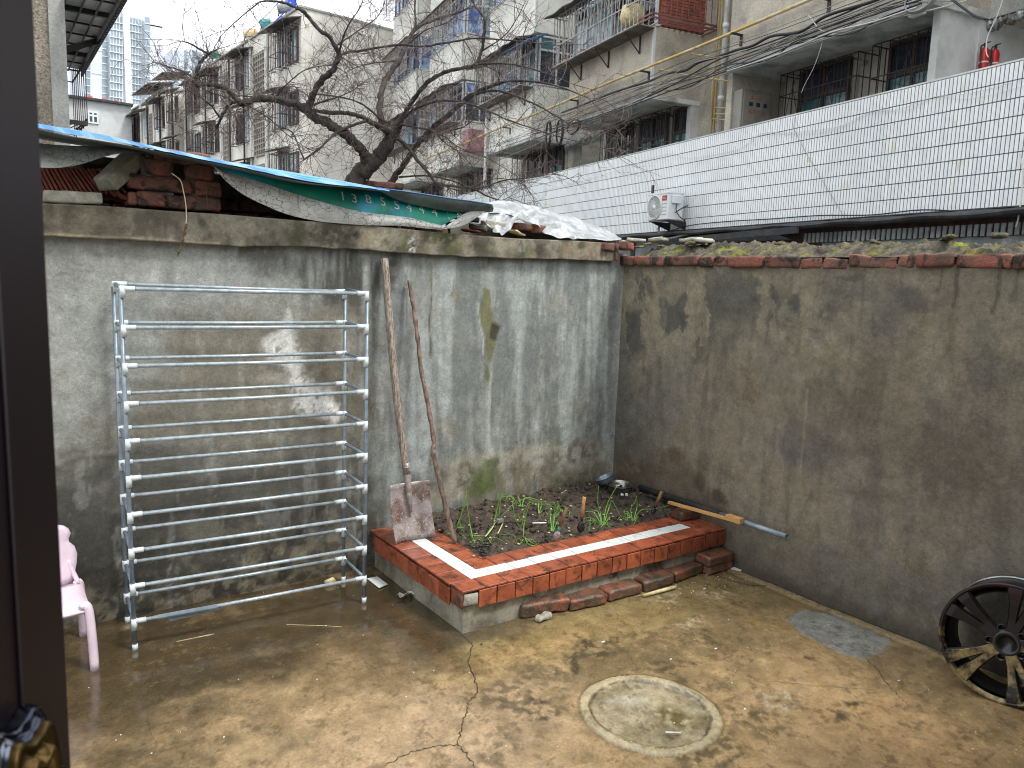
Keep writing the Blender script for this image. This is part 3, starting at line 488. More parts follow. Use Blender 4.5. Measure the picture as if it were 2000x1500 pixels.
# ================================================================== metal door with brass handle plate (left edge of the view)
M['door'] = mat('dark_plum_door', (26, 17, 22), .36, (22, 16, 24), 3, .4, .6, .04, 60, .03, .001, spec=.6)
M['brass'] = mat('aged_brass', (112, 88, 46), .3, (78, 62, 34), 30, .4, .6, .12, 60, .1, .001, metal=.75)
M['chrome'] = mat('dark_chrome', (112, 116, 128), .12, (60, 64, 76), 30, .45, .55, .05, 60, 0, .001, metal=.95)
ea = rad(3.5); eg = np.array([math.sin(ea), math.cos(ea), 0])*.80; da = rad(42); dd = np.array([math.sin(da), math.cos(da), 0]); dn = np.array([math.cos(da), -math.sin(da), 0])
hinge = eg-dd*.9
Td = lambda a, b, c: hinge+dd*a+dn*b+np.array([0, 0, c])       # a along the leaf, b towards the camera side
dr = E('door', (hinge[0], hinge[1], 0), 'dark plum metal door with brass handle at the left edge', 'door')
mb = MB(Td); mb.box(0, .9, -.06, 0, .02, 2.3); O('door_leaf', mb, M['door'], dr, bevel=.004)
mb = MB(Td); mb.box(.845, .9, 0, .004, .02, 2.3); O('edge_moulding', mb, M['door'], dr, bevel=.0015)
def scallop(s, zc=1.002, ac=.826, hh=.2, w=.062):
    out = []
    for k in range(64):
        t = 2*math.pi*k/64; r = 1+.06*math.cos(t*10)+.05*math.cos(t*4)
        a = math.copysign(abs(math.cos(t))**.8, math.cos(t))*w*r*s; z = math.copysign(abs(math.sin(t))**.9, math.sin(t))*(hh-(1-s)*.05)*r
        out.append((ac+a, zc+z))
    return out
def plate(name, layers, m):
    mb = MB(Td); n = 64; vs = []
    for s_, b in layers: vs += [(a, b, z) for a, z in scallop(s_)]
    fs = [(i*n+k, i*n+(k+1) % n, (i+1)*n+(k+1) % n, (i+1)*n+k) for i in range(len(layers)-1) for k in range(n)]+[tuple(range((len(layers)-1)*n, len(layers)*n))]
    mb.add(vs, fs); return O(name, mb, m, dr, smooth=True)
hp = plate('handle_plate', [(1.0, .001), (.99, .012), (.95, .018), (.9, .014), (.86, .012), (.83, .02), (.78, .025)], M['chrome'])
plate('brass_inlay', [(.8, .02), (.79, .029), (.74, .033), (.68, .028), (.5, .028), (.47, .038), (.42, .042), (.34, .036), (.28, .034)], M['brass'])
mb = MB(Td); mb.tube(cr([(.8, .03, .95), (.8, .07, .95), (.78, .085, .95), (.7, .085, .945)], 5), .011, 10); O('lever', mb, M['brass'], dr, smooth=True)
# unseen house front with the doorway, added behind the camera for soft side shading
hw = E('house_wall', (2.0, -.05, 0), 'unseen rendered house front with the open doorway, added for soft side shading', 'wall')
mb = MB(); mb.box(.55, 3.45, -.2, .02, -.1, 3.0); mb.box(-1.6, -.62, -.2, .02, -.1, 3.0); mb.box(-.62, .55, -.2, .02, 2.4, 3.0); O('render_coat', mb, M['mortar'], hw)
# ================================================================== pipe rack
fl, frr, bl = onZ(264, 1270), onZ(711, 1177), onZ(243, 1216)
ux = (frr-fl); Lr = np.linalg.norm(ux); ux /= Lr; uy = np.array([-ux[1], ux[0], 0]); Dr = .295
Tr = lambda a, b, c: fl+ux*a+uy*b+np.array([0, 0, c])
rk = E('pipe_rack', fl, 'ten-tier metal tube rack with white plastic joints, empty', 'rack')
tiers = [.128+.1537*i for i in range(10)]
for a in (0, Lr):
    for b in (0, Dr):
        mb = MB(Tr); tl = (.004 if a else -.006); top = tiers[-1]+.0
        mb.tube([(a, b, 0.012), (a+tl*.5, b, .7), (a+tl, b, top)], .0092, 10); O('post', mb, M['steeld'], rk, smooth=True)
        mb = MB(Tr); mb.tube([(a, b, .0), (a, b, .028)], .0115, 10); O('foot_cap', mb, M['joint'], rk, smooth=True)
for i, z in enumerate(tiers):
    for b in (0, Dr):
        z0 = z+(.012 if (i == 9 and b) else 0); z1 = z
        sag = -.002
        mb = MB(Tr); mb.tube([(.03, b, z0), (Lr/2, b, (z0+z1)/2+sag), (Lr-.03, b, z1)], .0082, 10); O('rod', mb, M['steel'], rk, smooth=True)
        for a, sg, zz in ((0, 1, z0), (Lr, -1, z1)):
            mb = MB(Tr); mb.tube([(a, b, zz-.036), (a, b, zz+.012)], .0124, 10); mb.tube([(a, b, zz), (a+sg*.045, b, zz)], .0112, 10)
            mb.tube([(a, b, zz), (a, b+(.03 if b == 0 else -.03), zz)], .0105, 8); O('joint', mb, M['joint'], rk, smooth=True)
    for a in (0, Lr):
        mb = MB(Tr); mb.tube([(a, .03, z), (a, Dr-.03, z+(.012 if i == 9 else 0))], .0082, 8); O('side_bar', mb, M['steeld'], rk, smooth=True)
mb = MB(Tr); mb.tube([(.09, 0, tiers[0]-.001), (.33, 0, tiers[0]-.003)], .011, 8); mb.sheet([[(.12, -.003, tiers[0]-.004), (.34, -.003, tiers[0]-.006)], [(.14, .0, tiers[0]-.03), (.345, .002, tiers[0]-.022)]]); O('tape_sleeve', mb, M['steeld'], rk, label='loose grey sleeve wrapped on the bottom rod')
mb = MB(Tr); dr_ = []
for i, z in enumerate(tiers[5:]):
    for k in range(26 if i == 4 else 12):
        a = random.uniform(.05, Lr-.05); mb.lathe([(.0001, -.0055), (.002, -.003), (.0015, 0)], 5, Matrix.Translation((a, random.choice((0, 0, Dr)), z-.0085)))
O('water_drops', mb, M['joint'], rk, kind='stuff')
# ================================================================== child's chair
ch = E('child_chair', (.16, 3.42, 0), 'small pale pink plastic child chair beside the rack', 'chair')
sx0, sx1, sy0, sy1, sz = .03, .30, 3.26, 3.54, .265
mb = MB(); rows = []
for j in range(9):
    t = j/8; y = sy0+(sy1-sy0)*t; row = []
    for i in range(9):
        s_ = i/8; x = sx0+(sx1-sx0)*s_; z = sz+.008*abs(2*s_-1)**3-.010*math.exp(-((t-.6)**2+(s_-.5)**2)*6)-(.018 if j == 0 else 0)-(.006 if i in (0, 8) else 0); row.append((x, y, z))
    rows.append(row)
mb.slab(rows, (0, 0, -.012)); O('seat', mb, M['pink'], ch, smooth=True)
mb = MB(); rows = []
prof = [(0, .10), (.06, .112), (.13, .122), (.19, .126), (.24, .118), (.275, .098), (.30, .098), (.33, .107), (.36, .10), (.385, .082), (.4, .05), (.405, .02)]
for h_, w in prof:
    rows.append([(.165+w*s_, 3.545+.10*h_-.02*(1-s_*s_), sz-.0+h_*.63+.0) for s_ in np.linspace(-1, 1, 11)])
mb.slab(rows, (0, .014, 0)); O('backrest', mb, M['pink'], ch, smooth=True)
for lx, ly, ox, oy in ((sx1-.012, sy0+.01, .02, -.02), (sx0+.012, sy0+.01, -.02, -.02), (sx1-.012, sy1-.0, .015, .05), (sx0+.012, sy1, -.015, .05)):
    mb = MB(); P_ = [(lx-ox*.8, ly, sz-.004), (lx, ly, sz+.004), (lx+ox*.5, ly+oy*.2, sz-.03), (lx+ox*.8, ly+oy*.6, .13), (lx+ox, ly+oy, 0)]
    P_ = cr(P_, 4); mb.tube(P_, [.014+.003*min(1, i/6) for i in range(len(P_))], 8); O('leg', mb, M['pink'], ch, smooth=True)
mb = MB(); mb.tube(cr([(sx1-.012, sy1-.01, sz), (sx1-.03, sy1+.012, sz+.05), (sx1-.045, sy1+.018, sz+.10)], 4), .010, 8); O('back_support', mb, M['pink'], ch, smooth=True); mb = MB(); mb.tube(cr([(sx0+.012, sy1-.01, sz), (sx0+.03, sy1+.012, sz+.05), (sx0+.045, sy1+.018, sz+.10)], 4), .010, 8); O('back_support', mb, M['pink'], ch, smooth=True)
# ================================================================== planter
PX0, PX1, PY0, PY1, PT = 1.70, XR, 2.735, YL, .215
pl = E('planter', (2.5, 3.2, 0), 'raised corner bed edged in terracotta and white tiles', 'planter')
mb = MB(); mb.box(PX0+.022, PX1-.002, PY0+.022, PY0+.12, -.01, PT-.03); mb.box(PX0+.022, PX0+.12, PY0+.12, PY1-.004, -.01, PT-.03)
mb.box(PX0+.12, PX1-.004, PY0+.12, PY0+.30, .02, PT-.012); mb.box(PX0+.12, PX0+.30, PY0+.30, PY1-.006, .02, PT-.012)
O('concrete_base', mb, M['pebble'], pl, bevel=.004)
mb = MB(); mb.box(PX0+.008, PX1-.004, PY0+.008, PY0+.12, PT-.085, PT-.014); mb.box(PX0+.008, PX0+.12, PY0+.121, PY1-.005, PT-.085, PT-.014)
O('brick_core', mb, M['brickwet'], pl, bevel=.003)
me = roughbox(.075, .012, .055, .003, 2, 5, .003); me.materials.append(M['greyblock']); place('exposed_brick_end', me, None, pl, (PX0+.05, PY0+.004, PT-.048), (0, .05, 0))
tcache = {}
def tilem(w, l, t=.009, m='terra', var=0):
    k = (round(w, 3), round(l, 3), m, var)
    if k not in tcache:
        me = roughbox(w-.003, l-.003, t, .0004, 0, len(tcache)*3+var, .0012, smooth=False); me.materials.append(M[m]); tcache[k] = me
    return tcache[k]
def tile(w, l, x, y, z, m='terra', rot=(0, 0, 0), lab=None):
    return place('tile', tilem(w, l, .009, m, random.randint(0, 2)), None, pl, (x+random.uniform(-.0012, .0012), y+random.uniform(-.0015, .0015), z+random.uniform(-.001, .001)), (rot[0]+random.uniform(-.006, .006), rot[1]+random.uniform(-.006, .006), rot[2]+random.uniform(-.008, .008)), label=lab)
zt = PT-.0045
x = PX0
while x < PX1-.02:                                   # outer row along the front
    w = min(.122, PX1-x-.002); tile(w, .112, x+w/2, PY0-.006+.056, zt); x += .1225
y = PY0+.106
while y < PY1-.02:                                   # outer column on the left
    l = min(.122, PY1-y-.002); tile(.116, l, PX0-.006+.058, y+l/2, zt); y += .1225
x = PX0+.11
while x < 3.30:
    w = min(.128, 3.31-x); tile(w, .084, x+w/2, PY0+.106+.043, zt, 'white_tile'); x += .1285
y = PY0+.106+.085
while y < 3.5:
    l = .128; tile(.084, l, PX0+.11+.042, y+l/2, zt, 'white_tile'); y += .1285
x = PX0+.196
while x < PX1-.02:
    w = min(.118, PX1-x-.002); tile(w, .118, x+w/2, PY0+.192+.06, zt); x += .1185
y = PY0+.192+.119
while y < PY1-.02:
    l = min(.118, PY1-y-.002); tile(.116+random.uniform(-.012, .006), l, PX0+.196+.058, y+l/2, zt); y += .1185
tile(.15, .09, 3.40, PY0+.150, zt)
x = PX0+.085; i = 0
while x < PX1-.02:                                   # hanging tiles on the front
    w = min(.100, PX1-x-.003); dz = random.uniform(-.002, .002)
    tile(w-.004*(i % 3 == 0), .082, x+w/2, PY0-.004, PT-.012-.041+dz, rot=(math.pi/2, 0, 0)); x += .1015; i += 1
y = PY1-.06; i = 0
while y > PY0+.12:                                   # hanging tiles on the left side
    tile(.084, .099, PX0-.004, y-.05, PT-.012-.042+random.uniform(-.006, .001), rot=(0, math.pi/2, 0)); y -= .101; i += 1
me = roughbox(.006, .11, .07, .002, 2, 77, .002); me.materials.append(M['brickwet']); place('bare_core_patch', me, None, pl, (PX0+.007, PY0+.06, PT-.055))
# soil
sx = np.linspace(PX0+.295, XR-.002, 190); sy = np.linspace(PY0+.295, YL+.012, 80); U, Vv = np.meshgrid(sx, sy)
def soilz(x, y):
    x = np.asarray(x, float); y = np.asarray(y, float)
    t = (y-(PY0+.3))/(YL-PY0-.3); s_ = (x-PX0-.3)/(XR-PX0-.3)
    z = PT-.008+.085*t**.8*(.6+.4*s_)+.02*s_*(1-t)+(vn(x, y, 3, 3, 41)-.5)*.03
    return z+np.abs(vn(x, y, 17, 3, 42)-.5)*.075-.012+(vn(x, y, 60, 3, 43)-.5)*.016
Z = soilz(U, Vv); Z = np.where((U < PX0+.31) | (Vv < PY0+.31), PT-.02, Z)
mb = MB(); mb.sheet(np.stack([U, Vv, Z], -1).tolist()); soil = O('soil', mb, M['soil'], None, smooth=True, label='dark crumbly soil filling the tiled bed', cat='soil', kind='stuff')
mb = MB()
for i in range(900):
    x, y = random.uniform(PX0+.31, XR-.02), random.uniform(PY0+.31, YL-.01); r = random.choice((.004, .006, .008, .012, .017)); z = float(soilz(x, y))
    bm_ = [(random.gauss(0, 1), random.gauss(0, 1), random.gauss(0, 1)) for _ in range(1)]
    R_ = Matrix.Rotation(random.uniform(0, 3), 3, Vector(bm_[0]))
    vs = [R_@Vector(v_)*r*random.uniform(.7, 1.2)+Vector((x, y, z+r*.3)) for v_ in ((1, 0, 0), (-1, 0, 0), (0, 1, 0), (0, -1, 0), (0, 0, 1), (0, 0, -1))]
    mb.add(vs, [(0, 2, 4), (2, 1, 4), (1, 3, 4), (3, 0, 4), (2, 0, 5), (1, 2, 5), (3, 1, 5), (0, 3, 5)])
O('soil_clods', mb, M['soil'], None, label='loose clods scattered over the bed soil', cat='soil', kind='stuff')
mb = MB()
for i in range(110):
    x, y = random.uniform(PX0+.33, XR-.05), random.uniform(PY0+.33, YL-.03); z = float(soilz(x, y))+.004; r = random.uniform(.003, .007)
    a = random.uniform(0, 3); mb.box(x-r, x+r*.6, y-r*.7, y+r, z, z+r*.6)
O('shell_bits', mb, M['bone'], None, label='pale crumbs and shell bits strewn on the soil', cat='debris', kind='stuff')
# green onions: (px,py base, leaves [(px,py) chains])
ON = [('thin green onion nearest the stick', (905, 1040), [[(905, 1040), (898, 1020), (905, 990), (911, 965)], [(892, 1030), (903, 1000), (912, 978)], [(893, 1030), (907, 1030), (906, 1022)]]),
      ('tall green onion above the scissors with a white bent stalk', (922, 1050), [[(924, 1055), (917, 1020), (912, 985), (911, 960)], [(924, 1050), (935, 1046), (948, 1045)], [(918, 1042), (928, 1058), (938, 1063)]]),
      ('two-bladed green onion leaning on a white fallen stalk', (968, 1020), [[(965, 1022), (972, 990), (978, 960), (986, 935)], [(974, 1012), (977, 980), (981, 950)], [(975, 1012), (990, 998), (1001, 987), (1005, 1010), (1014, 1025), (1022, 1040)], [(948, 1046), (960, 1030), (972, 1016), (984, 1017)]]),
      ('tallest green onion in the middle of the bed', (1022, 1042), [[(1022, 1048), (1024, 1020), (1032, 990), (1041, 950)], [(1020, 1030), (1022, 1005), (1030, 985)], [(1018, 1020), (1012, 1005), (1011, 997)], [(1024, 1045), (1032, 1055), (1044, 1058), (1052, 1054)], [(1023, 1045), (1035, 1050), (1046, 1056)]]),
      ('drooping clump of green onion at the back left', (1018, 985), [[(1018, 990), (1016, 978), (1030, 975), (1045, 980)], [(1018, 990), (1013, 970), (1018, 960)], [(1020, 990), (1030, 985), (1045, 978)], [(1018, 990), (1008, 985), (990, 993)], [(1019, 990), (1026, 972), (1050, 976), (1060, 984)]]),
      ('short green onion beside the hooked leaf', (1052, 995), [[(1052, 1000), (1052, 985), (1055, 975)], [(1052, 1000), (1058, 985), (1062, 975)], [(1052, 1000), (1062, 998), (1072, 1006)]]),
      ('green onion with hooked leaf tips near the trowel', (1078, 1025), [[(1078, 1035), (1075, 1010), (1074, 985)], [(1079, 1035), (1081, 1008), (1085, 990), (1080, 980), (1066, 985)], [(1079, 1035), (1084, 1005), (1092, 990), (1088, 978)], [(1077, 1035), (1072, 1020), (1074, 1005)], [(1080, 1035), (1088, 1020), (1092, 1015)]]),
      ('bushy green onion right of the upright black tool', (1176, 1018), [[(1176, 1025), (1172, 1000), (1167, 978), (1169, 948)], [(1178, 1025), (1184, 990), (1198, 960), (1206, 948)], [(1176, 1025), (1160, 1002), (1145, 1000), (1140, 1006)], [(1176, 1025), (1155, 1012), (1152, 1030), (1152, 1034)], [(1178, 1025), (1190, 990), (1195, 978), (1205, 995), (1212, 1008)], [(1178, 1025), (1195, 1008), (1215, 1012), (1228, 1025)], [(1176, 1025), (1168, 1000), (1155, 998)]]),
      ('spreading green onion next to the loose brick', (1236, 1008), [[(1236, 1014), (1232, 995), (1240, 980), (1243, 970)], [(1237, 1014), (1244, 990), (1243, 968)], [(1236, 1014), (1222, 1002), (1216, 1022), (1232, 1028), (1250, 1024)], [(1238, 1014), (1252, 997), (1280, 995), (1308, 988)], [(1238, 1014), (1248, 1002), (1258, 1012), (1264, 1020)], [(1236, 1014), (1226, 1000), (1218, 1000)]])]
def leafP(px, py, bx, by, base, top):
    """photo pixel -> point on the upright plane through the plant's base facing the viewer"""
    n = np.array([math.sin(YAW), math.cos(YAW), 0]); p = onP(px, py, base, n); return p
for lab, (bx_, by_), leaves in ON:
    base = onZ(bx_, by_, .24); base = onZ(bx_, by_, float(soilz(base[0], base[1]))); base = onZ(bx_, by_, float(soilz(base[0], base[1])))
    r_ = E('green_onion', base, lab, 'green onion', 'green onions growing in the bed')
    for q in leaves:
        tl = random.uniform(-.3, .3); pts = []
        for k, (a, b) in enumerate(q):
            p = leafP(a, b, 0, 0, base, 0); off = (k/len(q))*tl*.06; p = p+np.array([math.sin(YAW), math.cos(YAW), 0])*off
            zf = float(soilz(p[0], p[1]))
            if p[2] < zf+.003:                       # leaf tip lying on the soil: slide it there
                pz = onZ(a, b, max(.225, base[2]-.0)); p = np.array([pz[0], pz[1], max(float(soilz(pz[0], pz[1])), PT)+.004])
            pts.append(p)
        c_ = cr(pts, 6); mb = MB(); m_ = len(c_); mb.tube(c_, [.0032*(1-.75*(i/m_)**1.5)+.0003 for i in range(m_)], 6); O('leaf', mb, M['leaf'], r_, smooth=True)
mb = MB(); q = [onZ(a, b, .245) for a, b in ((948, 1048), (955, 1040), (962, 1030), (970, 1018), (980, 1016), (983, 1019), (976, 1035), (972, 1042))]
mb.tube(cr(q, 4), .0035, 6); O('fallen_stalk', mb, M['pale'], None, smooth=True, label='bent white onion stalk lying on the soil', cat='stalk')
for i in range(46):                                  # thin sprouts
    pass
mb = MB()
for bx_, by_ in ((945, 1052), (1015, 1050), (1060, 990), (1090, 1000), (1165, 1020), (1190, 1022), (1225, 1012), (1250, 1012), (1110, 1005), (895, 1045), (1000, 985)):
    for k in range(5):
        b = onZ(bx_+random.uniform(-12, 12), by_+random.uniform(-4, 4), .25); b[2] = float(soilz(b[0], b[1])); a = random.uniform(0, 6.3); l = random.uniform(.03, .1)
        mb.tube(cr([b, b+np.array([math.cos(a)*l*.3, math.sin(a)*l*.3, l*.5]), b+np.array([math.cos(a)*l, math.sin(a)*l, l*random.uniform(-.05, .5)])], 4), [.0018]*8+[.0004], 4, False)
O('sprouts', mb, M['leaf'], None, smooth=True, label='thin green sprouts between the onions', cat='sprouts', kind='stuff')
# ------------------------------------------------------------------ tools in the bed
def handtool(name, lab, top, mid, bot, hm, dark, r=.011, col=None, zb=.235, blade=.02):
    b = onZ(*bot, zb); n = np.array([math.sin(YAW), math.cos(YAW), 0]); t = onP(*top, b, n); m_ = onP(*mid, b, n); r_ = E(name, b, lab, 'hand tool')
    mb = MB(); mb.tube([m_, m_*.4+t*.6, t*.98+m_*.02, t], [r, r*.95, r*1.05, r*.8], 10); O('handle', mb, M[hm], r_, smooth=True)
    d = (b-m_); side = np.cross(d, n); side = side/np.linalg.norm(side)
    mb = MB(); mb.tube([m_+(t-m_)*.02, m_+d*.45], [r*.95, r*.5], 8); O('ferrule', mb, M[col or 'blackpl'], r_, smooth=True)
    mb = MB(); rows = [[m_+d*k+side*w*s_+n*(-.006*(1-s_*s_)) for s_ in (-1, -.5, 0, .5, 1)] for k, w in ((.4, .006), (.55, .016), (.8, blade), (1.0, blade*.8), (1.15, .006))]
    mb.slab(rows, tuple(n*.002)); O('blade', mb, M[dark], r_, smooth=True); return r_
handtool('hand_trowel', 'wooden handled trowel with a green collar stuck in the soil', (1107, 992), (1093, 1028), (1086, 1052), 'handled', 'ruststeel', .0105, 'greenpl')
handtool('hand_hoe', 'upright black tool with pale bamboo handle', (1141, 971), (1137, 1008), (1134, 1036), 'handle', 'blackpl', .0105, None, .24, .022)
handtool('hand_hoe', 'leaning black tool with brown handle beside the plank', (1293, 960), (1281, 986), (1275, 1002), 'handled', 'blackpl', .011, None, .27, .014)
kn = [onZ(984, 1019, .262), onZ(1040, 1022, .262), onZ(1067, 1021, .266)]; r_ = E('garden_knife', kn[1], 'thin dark rod with white tip lying on the soil', 'knife')
mb = MB(); mb.tube([kn[0], kn[1]], .003, 6); O('shaft', mb, M['blackpl'], r_); mb = MB(); mb.tube([kn[1], kn[2]], [.006, .004], 8); O('grip', mb, M['white'], r_, smooth=True)
mb = MB(); a = onZ(975, 1018, .262); mb.box(a[0]-.01, a[0]+.022, a[1]-.012, a[1]+.012, a[2]-.006, a[2]+.012); O('rust_scrap', mb, M['ruststeel'], None, label='small rusty square scrap at the knife end', cat='scrap')
sc = onZ(930, 1072, .232); r_ = E('scissors', sc, 'black handled scissors on the inner tile edge', 'scissors')
def ring(cx_, cy_, ra, rb, ang, z, rr=.0045):
    mb = MB(); pts = []
    for k in range(19):
        t = 2*math.pi*k/18; x, y = ra*math.cos(t), rb*math.sin(t); pts.append((cx_+x*math.cos(ang)-y*math.sin(ang), cy_+x*math.sin(ang)+y*math.cos(ang), z))
    mb.tube(pts, rr, 6, False); return mb
p1, p2_ = onZ(952, 1066, .236), onZ(943, 1083, .23); tip = onZ(912, 1064, .245); mid = onZ(930, 1070, .24)
for p_, q_, an in ((p1, p2_, .5), (p2_, p1, -.5)):
    mb = ring(p_[0], p_[1], .024, .014, math.atan2(mid[1]-p_[1], mid[0]-p_[0]), p_[2]+.005)
    dv = mid-p_; mb.tube([p_+dv*.42, mid+np.array([0, 0, .004]), mid-dv*-.1], [.005, .005, .004], 6); O('handle_loop', mb, M['blackpl'], r_, smooth=True)
mb = MB(); mb.tube([mid, mid*.4+tip*.6, tip], [.006, .005, .001], 6); O('blade', mb, M['blackpl'], r_, smooth=True)
# bowls
bc = onZ(1204, 950, .30); bz = float(soilz(bc[0], min(bc[1], YL-.06)))
def bowl(name, lab, c, r, h, tilt, m):
    R_ = Matrix.Translation(tuple(c))@Matrix.Rotation(tilt[0], 4, 'X')@Matrix.Rotation(tilt[1], 4, 'Y')
    mb = MB(); mb.lathe([(.001, 0), (r*.55, .001), (r*.78, h*.3), (r*.9, h*.7), (r*.93, h), (r*1.02, h+.002), (r*1.02, h+.005), (r*.9, h+.001), (r*.86, h*.65), (r*.7, h*.3), (r*.5, .006), (.001, .005)], 36, R_)
    return O(name, mb, m, None, smooth=True, label=lab, cat='bowl')
bowl('steel_bowl', 'stainless steel bowl resting in the bed corner', (bc[0]+.01, bc[1]-.02, bz-.012), .088, .062, (.05, -.03), M['inox'])
c2 = onZ(1186, 944, .31); bowl('steel_bowl', 'second bowl tilted behind the larger one', (c2[0], min(c2[1], 3.60), .31), .06, .045, (-.3, -.35), M['galv'])
for k, (a, b) in enumerate(((1215, 966), (1224, 966))):
    q = onZ(a, b, .285); R_ = Matrix.Translation(tuple(q))@Matrix.Rotation(.6*k+.4, 4, 'X'); mb = MB(); mb.lathe([(.001, -.009), (.008, -.006), (.011, 0), (.009, .004), (.004, .002)], 12, R_); O('eggshell', mb, M['white'], None, smooth=True, label='white eggshell half in front of the bowl, %s of the pair' % ('left' if k == 0 else 'right'), cat='eggshell')
q = onZ(1104, 968, .28); mb = MB(); rows = [[(q[0]+.022*i*.5, q[1]+.012*j, q[2]+.03-.012*j+.006*math.sin(i*2+j)) for i in range(-1, 2)] for j in range(3)]; mb.slab(rows, (0, 0, .002)); O('plastic_scrap', mb, M['white'], None, label='white plastic scrap standing in the soil', cat='scrap')
q = onZ(862, 1036, .225); me = roughbox(.03, .02, .006, .004, 2, 4, .003); me.materials.append(M['bone']); place('plaster_flake', me, None, None, q+np.array([0, 0, .004]), (0, .1, .4), label='cream plaster flake beside the shovel blade', cat='flake')
q = onZ(925, 1088, PT); me = roughbox(.014, .012, .010, .003, 1, 9, .003); me.materials.append(M['greyblock']); place('pebble', me, None, None, q+np.array([0, 0, .005]), label='small pale pebble on the inner tile corner', cat='pebble')
# pipe with foam sleeve, plank, loose brick
pA, pB = onX(1250, 952, XR-.035), onX(1537, 1048, XR-.10); pM = pA+(pB-pA)*.60
pp_ = E('metal_pipe', pA, 'galvanised pipe in black foam lying along the right wall', 'pipe')
dv = (pB-pA)/np.linalg.norm(pB-pA)
mb = MB(); R_ = Vector(dv).to_track_quat('Z', 'Y').to_matrix().to_4x4(); Lp = float(np.linalg.norm(pB-pM)); mb.lathe([(.014, -.1), (.0155, -.1), (.0155, Lp), (.0125, Lp), (.0125, Lp-.15), (.001, Lp-.15)], 20, Matrix.Translation(tuple(pM))@R_); O('tube', mb, M['galv'], pp_, smooth=True)
mb = MB(); mb.tube([pA+(pM-pA)*k for k in (0, .2, .21, .6, .61, 1.0)], [.019, .019, .021, .021, .022, .021], 14); O('foam_sleeve', mb, M['foam'], pp_, smooth=True)
mb = MB(); q1, q2 = onZ(1262, 968, .285), onZ(1330, 985, .26); mb.tube([q1, q2], .010, 10); O('dark_stick', mb, M['foam'], None, smooth=True, label='short dark rod lying beside the foam pipe', cat='rod')
a, b = onX(1306, 981, 3.33), onX(1449, 1021, 3.37); wd = E('wooden_stick', a, 'raw pine lath with a block at its end', 'lath')
mb = MB(); mb.bar(a, b, .022, .016); O('lath', mb, M['pine'], wd, bevel=.001)
c_ = b+(a-b)*.0; mb = MB(); mb.bar(b+(a-b)*.19+np.array([0, 0, .012]), b+np.array([0, 0, .008]), .042, .03); O('end_block', mb, M['pine'], wd, bevel=.0015)
BL = onZ(1338, 1015, PT)
def wbrick(lab, px, py, z, rz, seed, size=(.205, .098, .052), tilt=(0, 0), m='brickwet', grp='loose bricks round the planter', dx=0, dy=0):
    me = roughbox(*size, .005, 5, seed, .008, .009); me.materials.append(M[m]); q = onZ(px, py, z)
    return place('brick', me, None, None, (q[0]+dx, q[1]+dy, z+size[2]/2), (tilt[0], tilt[1], rz), label=lab, cat='brick', group=grp)
wbrick('wet broken brick lying on the planter rim by the pine lath', 1338, 1012, PT, -.12, 11, (.15, .10, .055), (0, .03))
labs = ['chipped brick with a lump of mortar, leftmost in the row on the floor', 'second floor brick from the left, orange wet top', 'third floor brick from the left, mortar smeared on its corner', 'fourth floor brick, just behind the cane piece', 'fifth floor brick, left of the stacked pair', 'lower brick of the stacked pair by the right wall', 'upper brick of the stacked pair by the right wall']
gx = [(1018, 1115), (1116, 1188), (1189, 1257), (1258, 1320), (1322, 1376)]
fy = [1190, 1175, 1160, 1140, 1122]
for i, (a, b) in enumerate(gx):
    A_ = onZ(a, [1212, 1197, 1178, 1158, 1141][i]); B_ = onZ(b, [1196, 1180, 1160, 1142, 1118][i]); ln = float(np.linalg.norm(B_-A_))*.97; an = math.atan2(B_[1]-A_[1], B_[0]-A_[0]); c_ = (A_+B_)/2; nn = np.array([-math.sin(an), math.cos(an), 0])
    hb_ = .072 if i == 0 else .056; me = roughbox(ln, .11, hb_, .006, 6, 20+i*3, .009, .014 if i == 0 else .008); me.materials.append(M['brickwet']); q = c_+nn*.056
    place('brick', me, None, None, (q[0], q[1], hb_/2), (random.uniform(-.03, .03), random.uniform(-.02, .02), an+random.uniform(-.04, .04)), label=labs[i], cat='brick', group='loose bricks round the planter')
A_ = onZ(1378, 1118); B_ = onZ(1435, 1098)
me = roughbox(.215, .105, .052, .005, 6, 51, .007, .004); me.materials.append(M['brickwet']); q = (3.36, 2.70)
place('brick', me, None, None, (q[0]+.005, q[1]+.0, .026), (0, 0, .03), label=labs[5], cat='brick', group='loose bricks round the planter')
me = roughbox(.215, .11, .054, .005, 6, 54, .008, .008); me.materials.append(M['brickwet'])
place('brick', me, None, None, (q[0]-.01, q[1]-.01, .081), (.02, 0, .0), label=labs[6], cat='brick', group='loose bricks round the planter')
me = roughbox(.10, .05, .035, .012, 5, 66, .01, .01); me.materials.append(M['greyblock']); q = onZ(1062, 1214); place('mortar_chunk', me, None, None, (q[0], q[1]+.01, .02), (0, .1, .2), label='rough mortar chunk stuck before the leftmost floor brick', cat='mortar')
mb = MB(); a, b = onZ(1257, 1163, .012), onZ(1320, 1146, .014); mb.tube([a, a*.7+b*.3, a*.35+b*.65, b], [.008, .009, .0095, .008], 10); O('cane_piece', mb, M['bone'], None, smooth=True, label='short cream cane piece lying before the floor bricks', cat='cane')
mb = MB(); mb.tube([onZ(1238, 1166, .004), onZ(1262, 1160, .01)], .0018, 5); O('twig', mb, M['oldwood'], None, label='thin twig poking from behind the cane piece', cat='twig')
q = [onZ(*a, .004) for a in ((1385, 1115), (1410, 1128), (1445, 1138), (1480, 1144), (1526, 1142))]; mb = MB(); mb.tube(cr(q, 6), .0016, 5); O('wire', mb, M['blackpl'], None, label='thin dark wire on the floor below the stacked bricks', cat='wire')
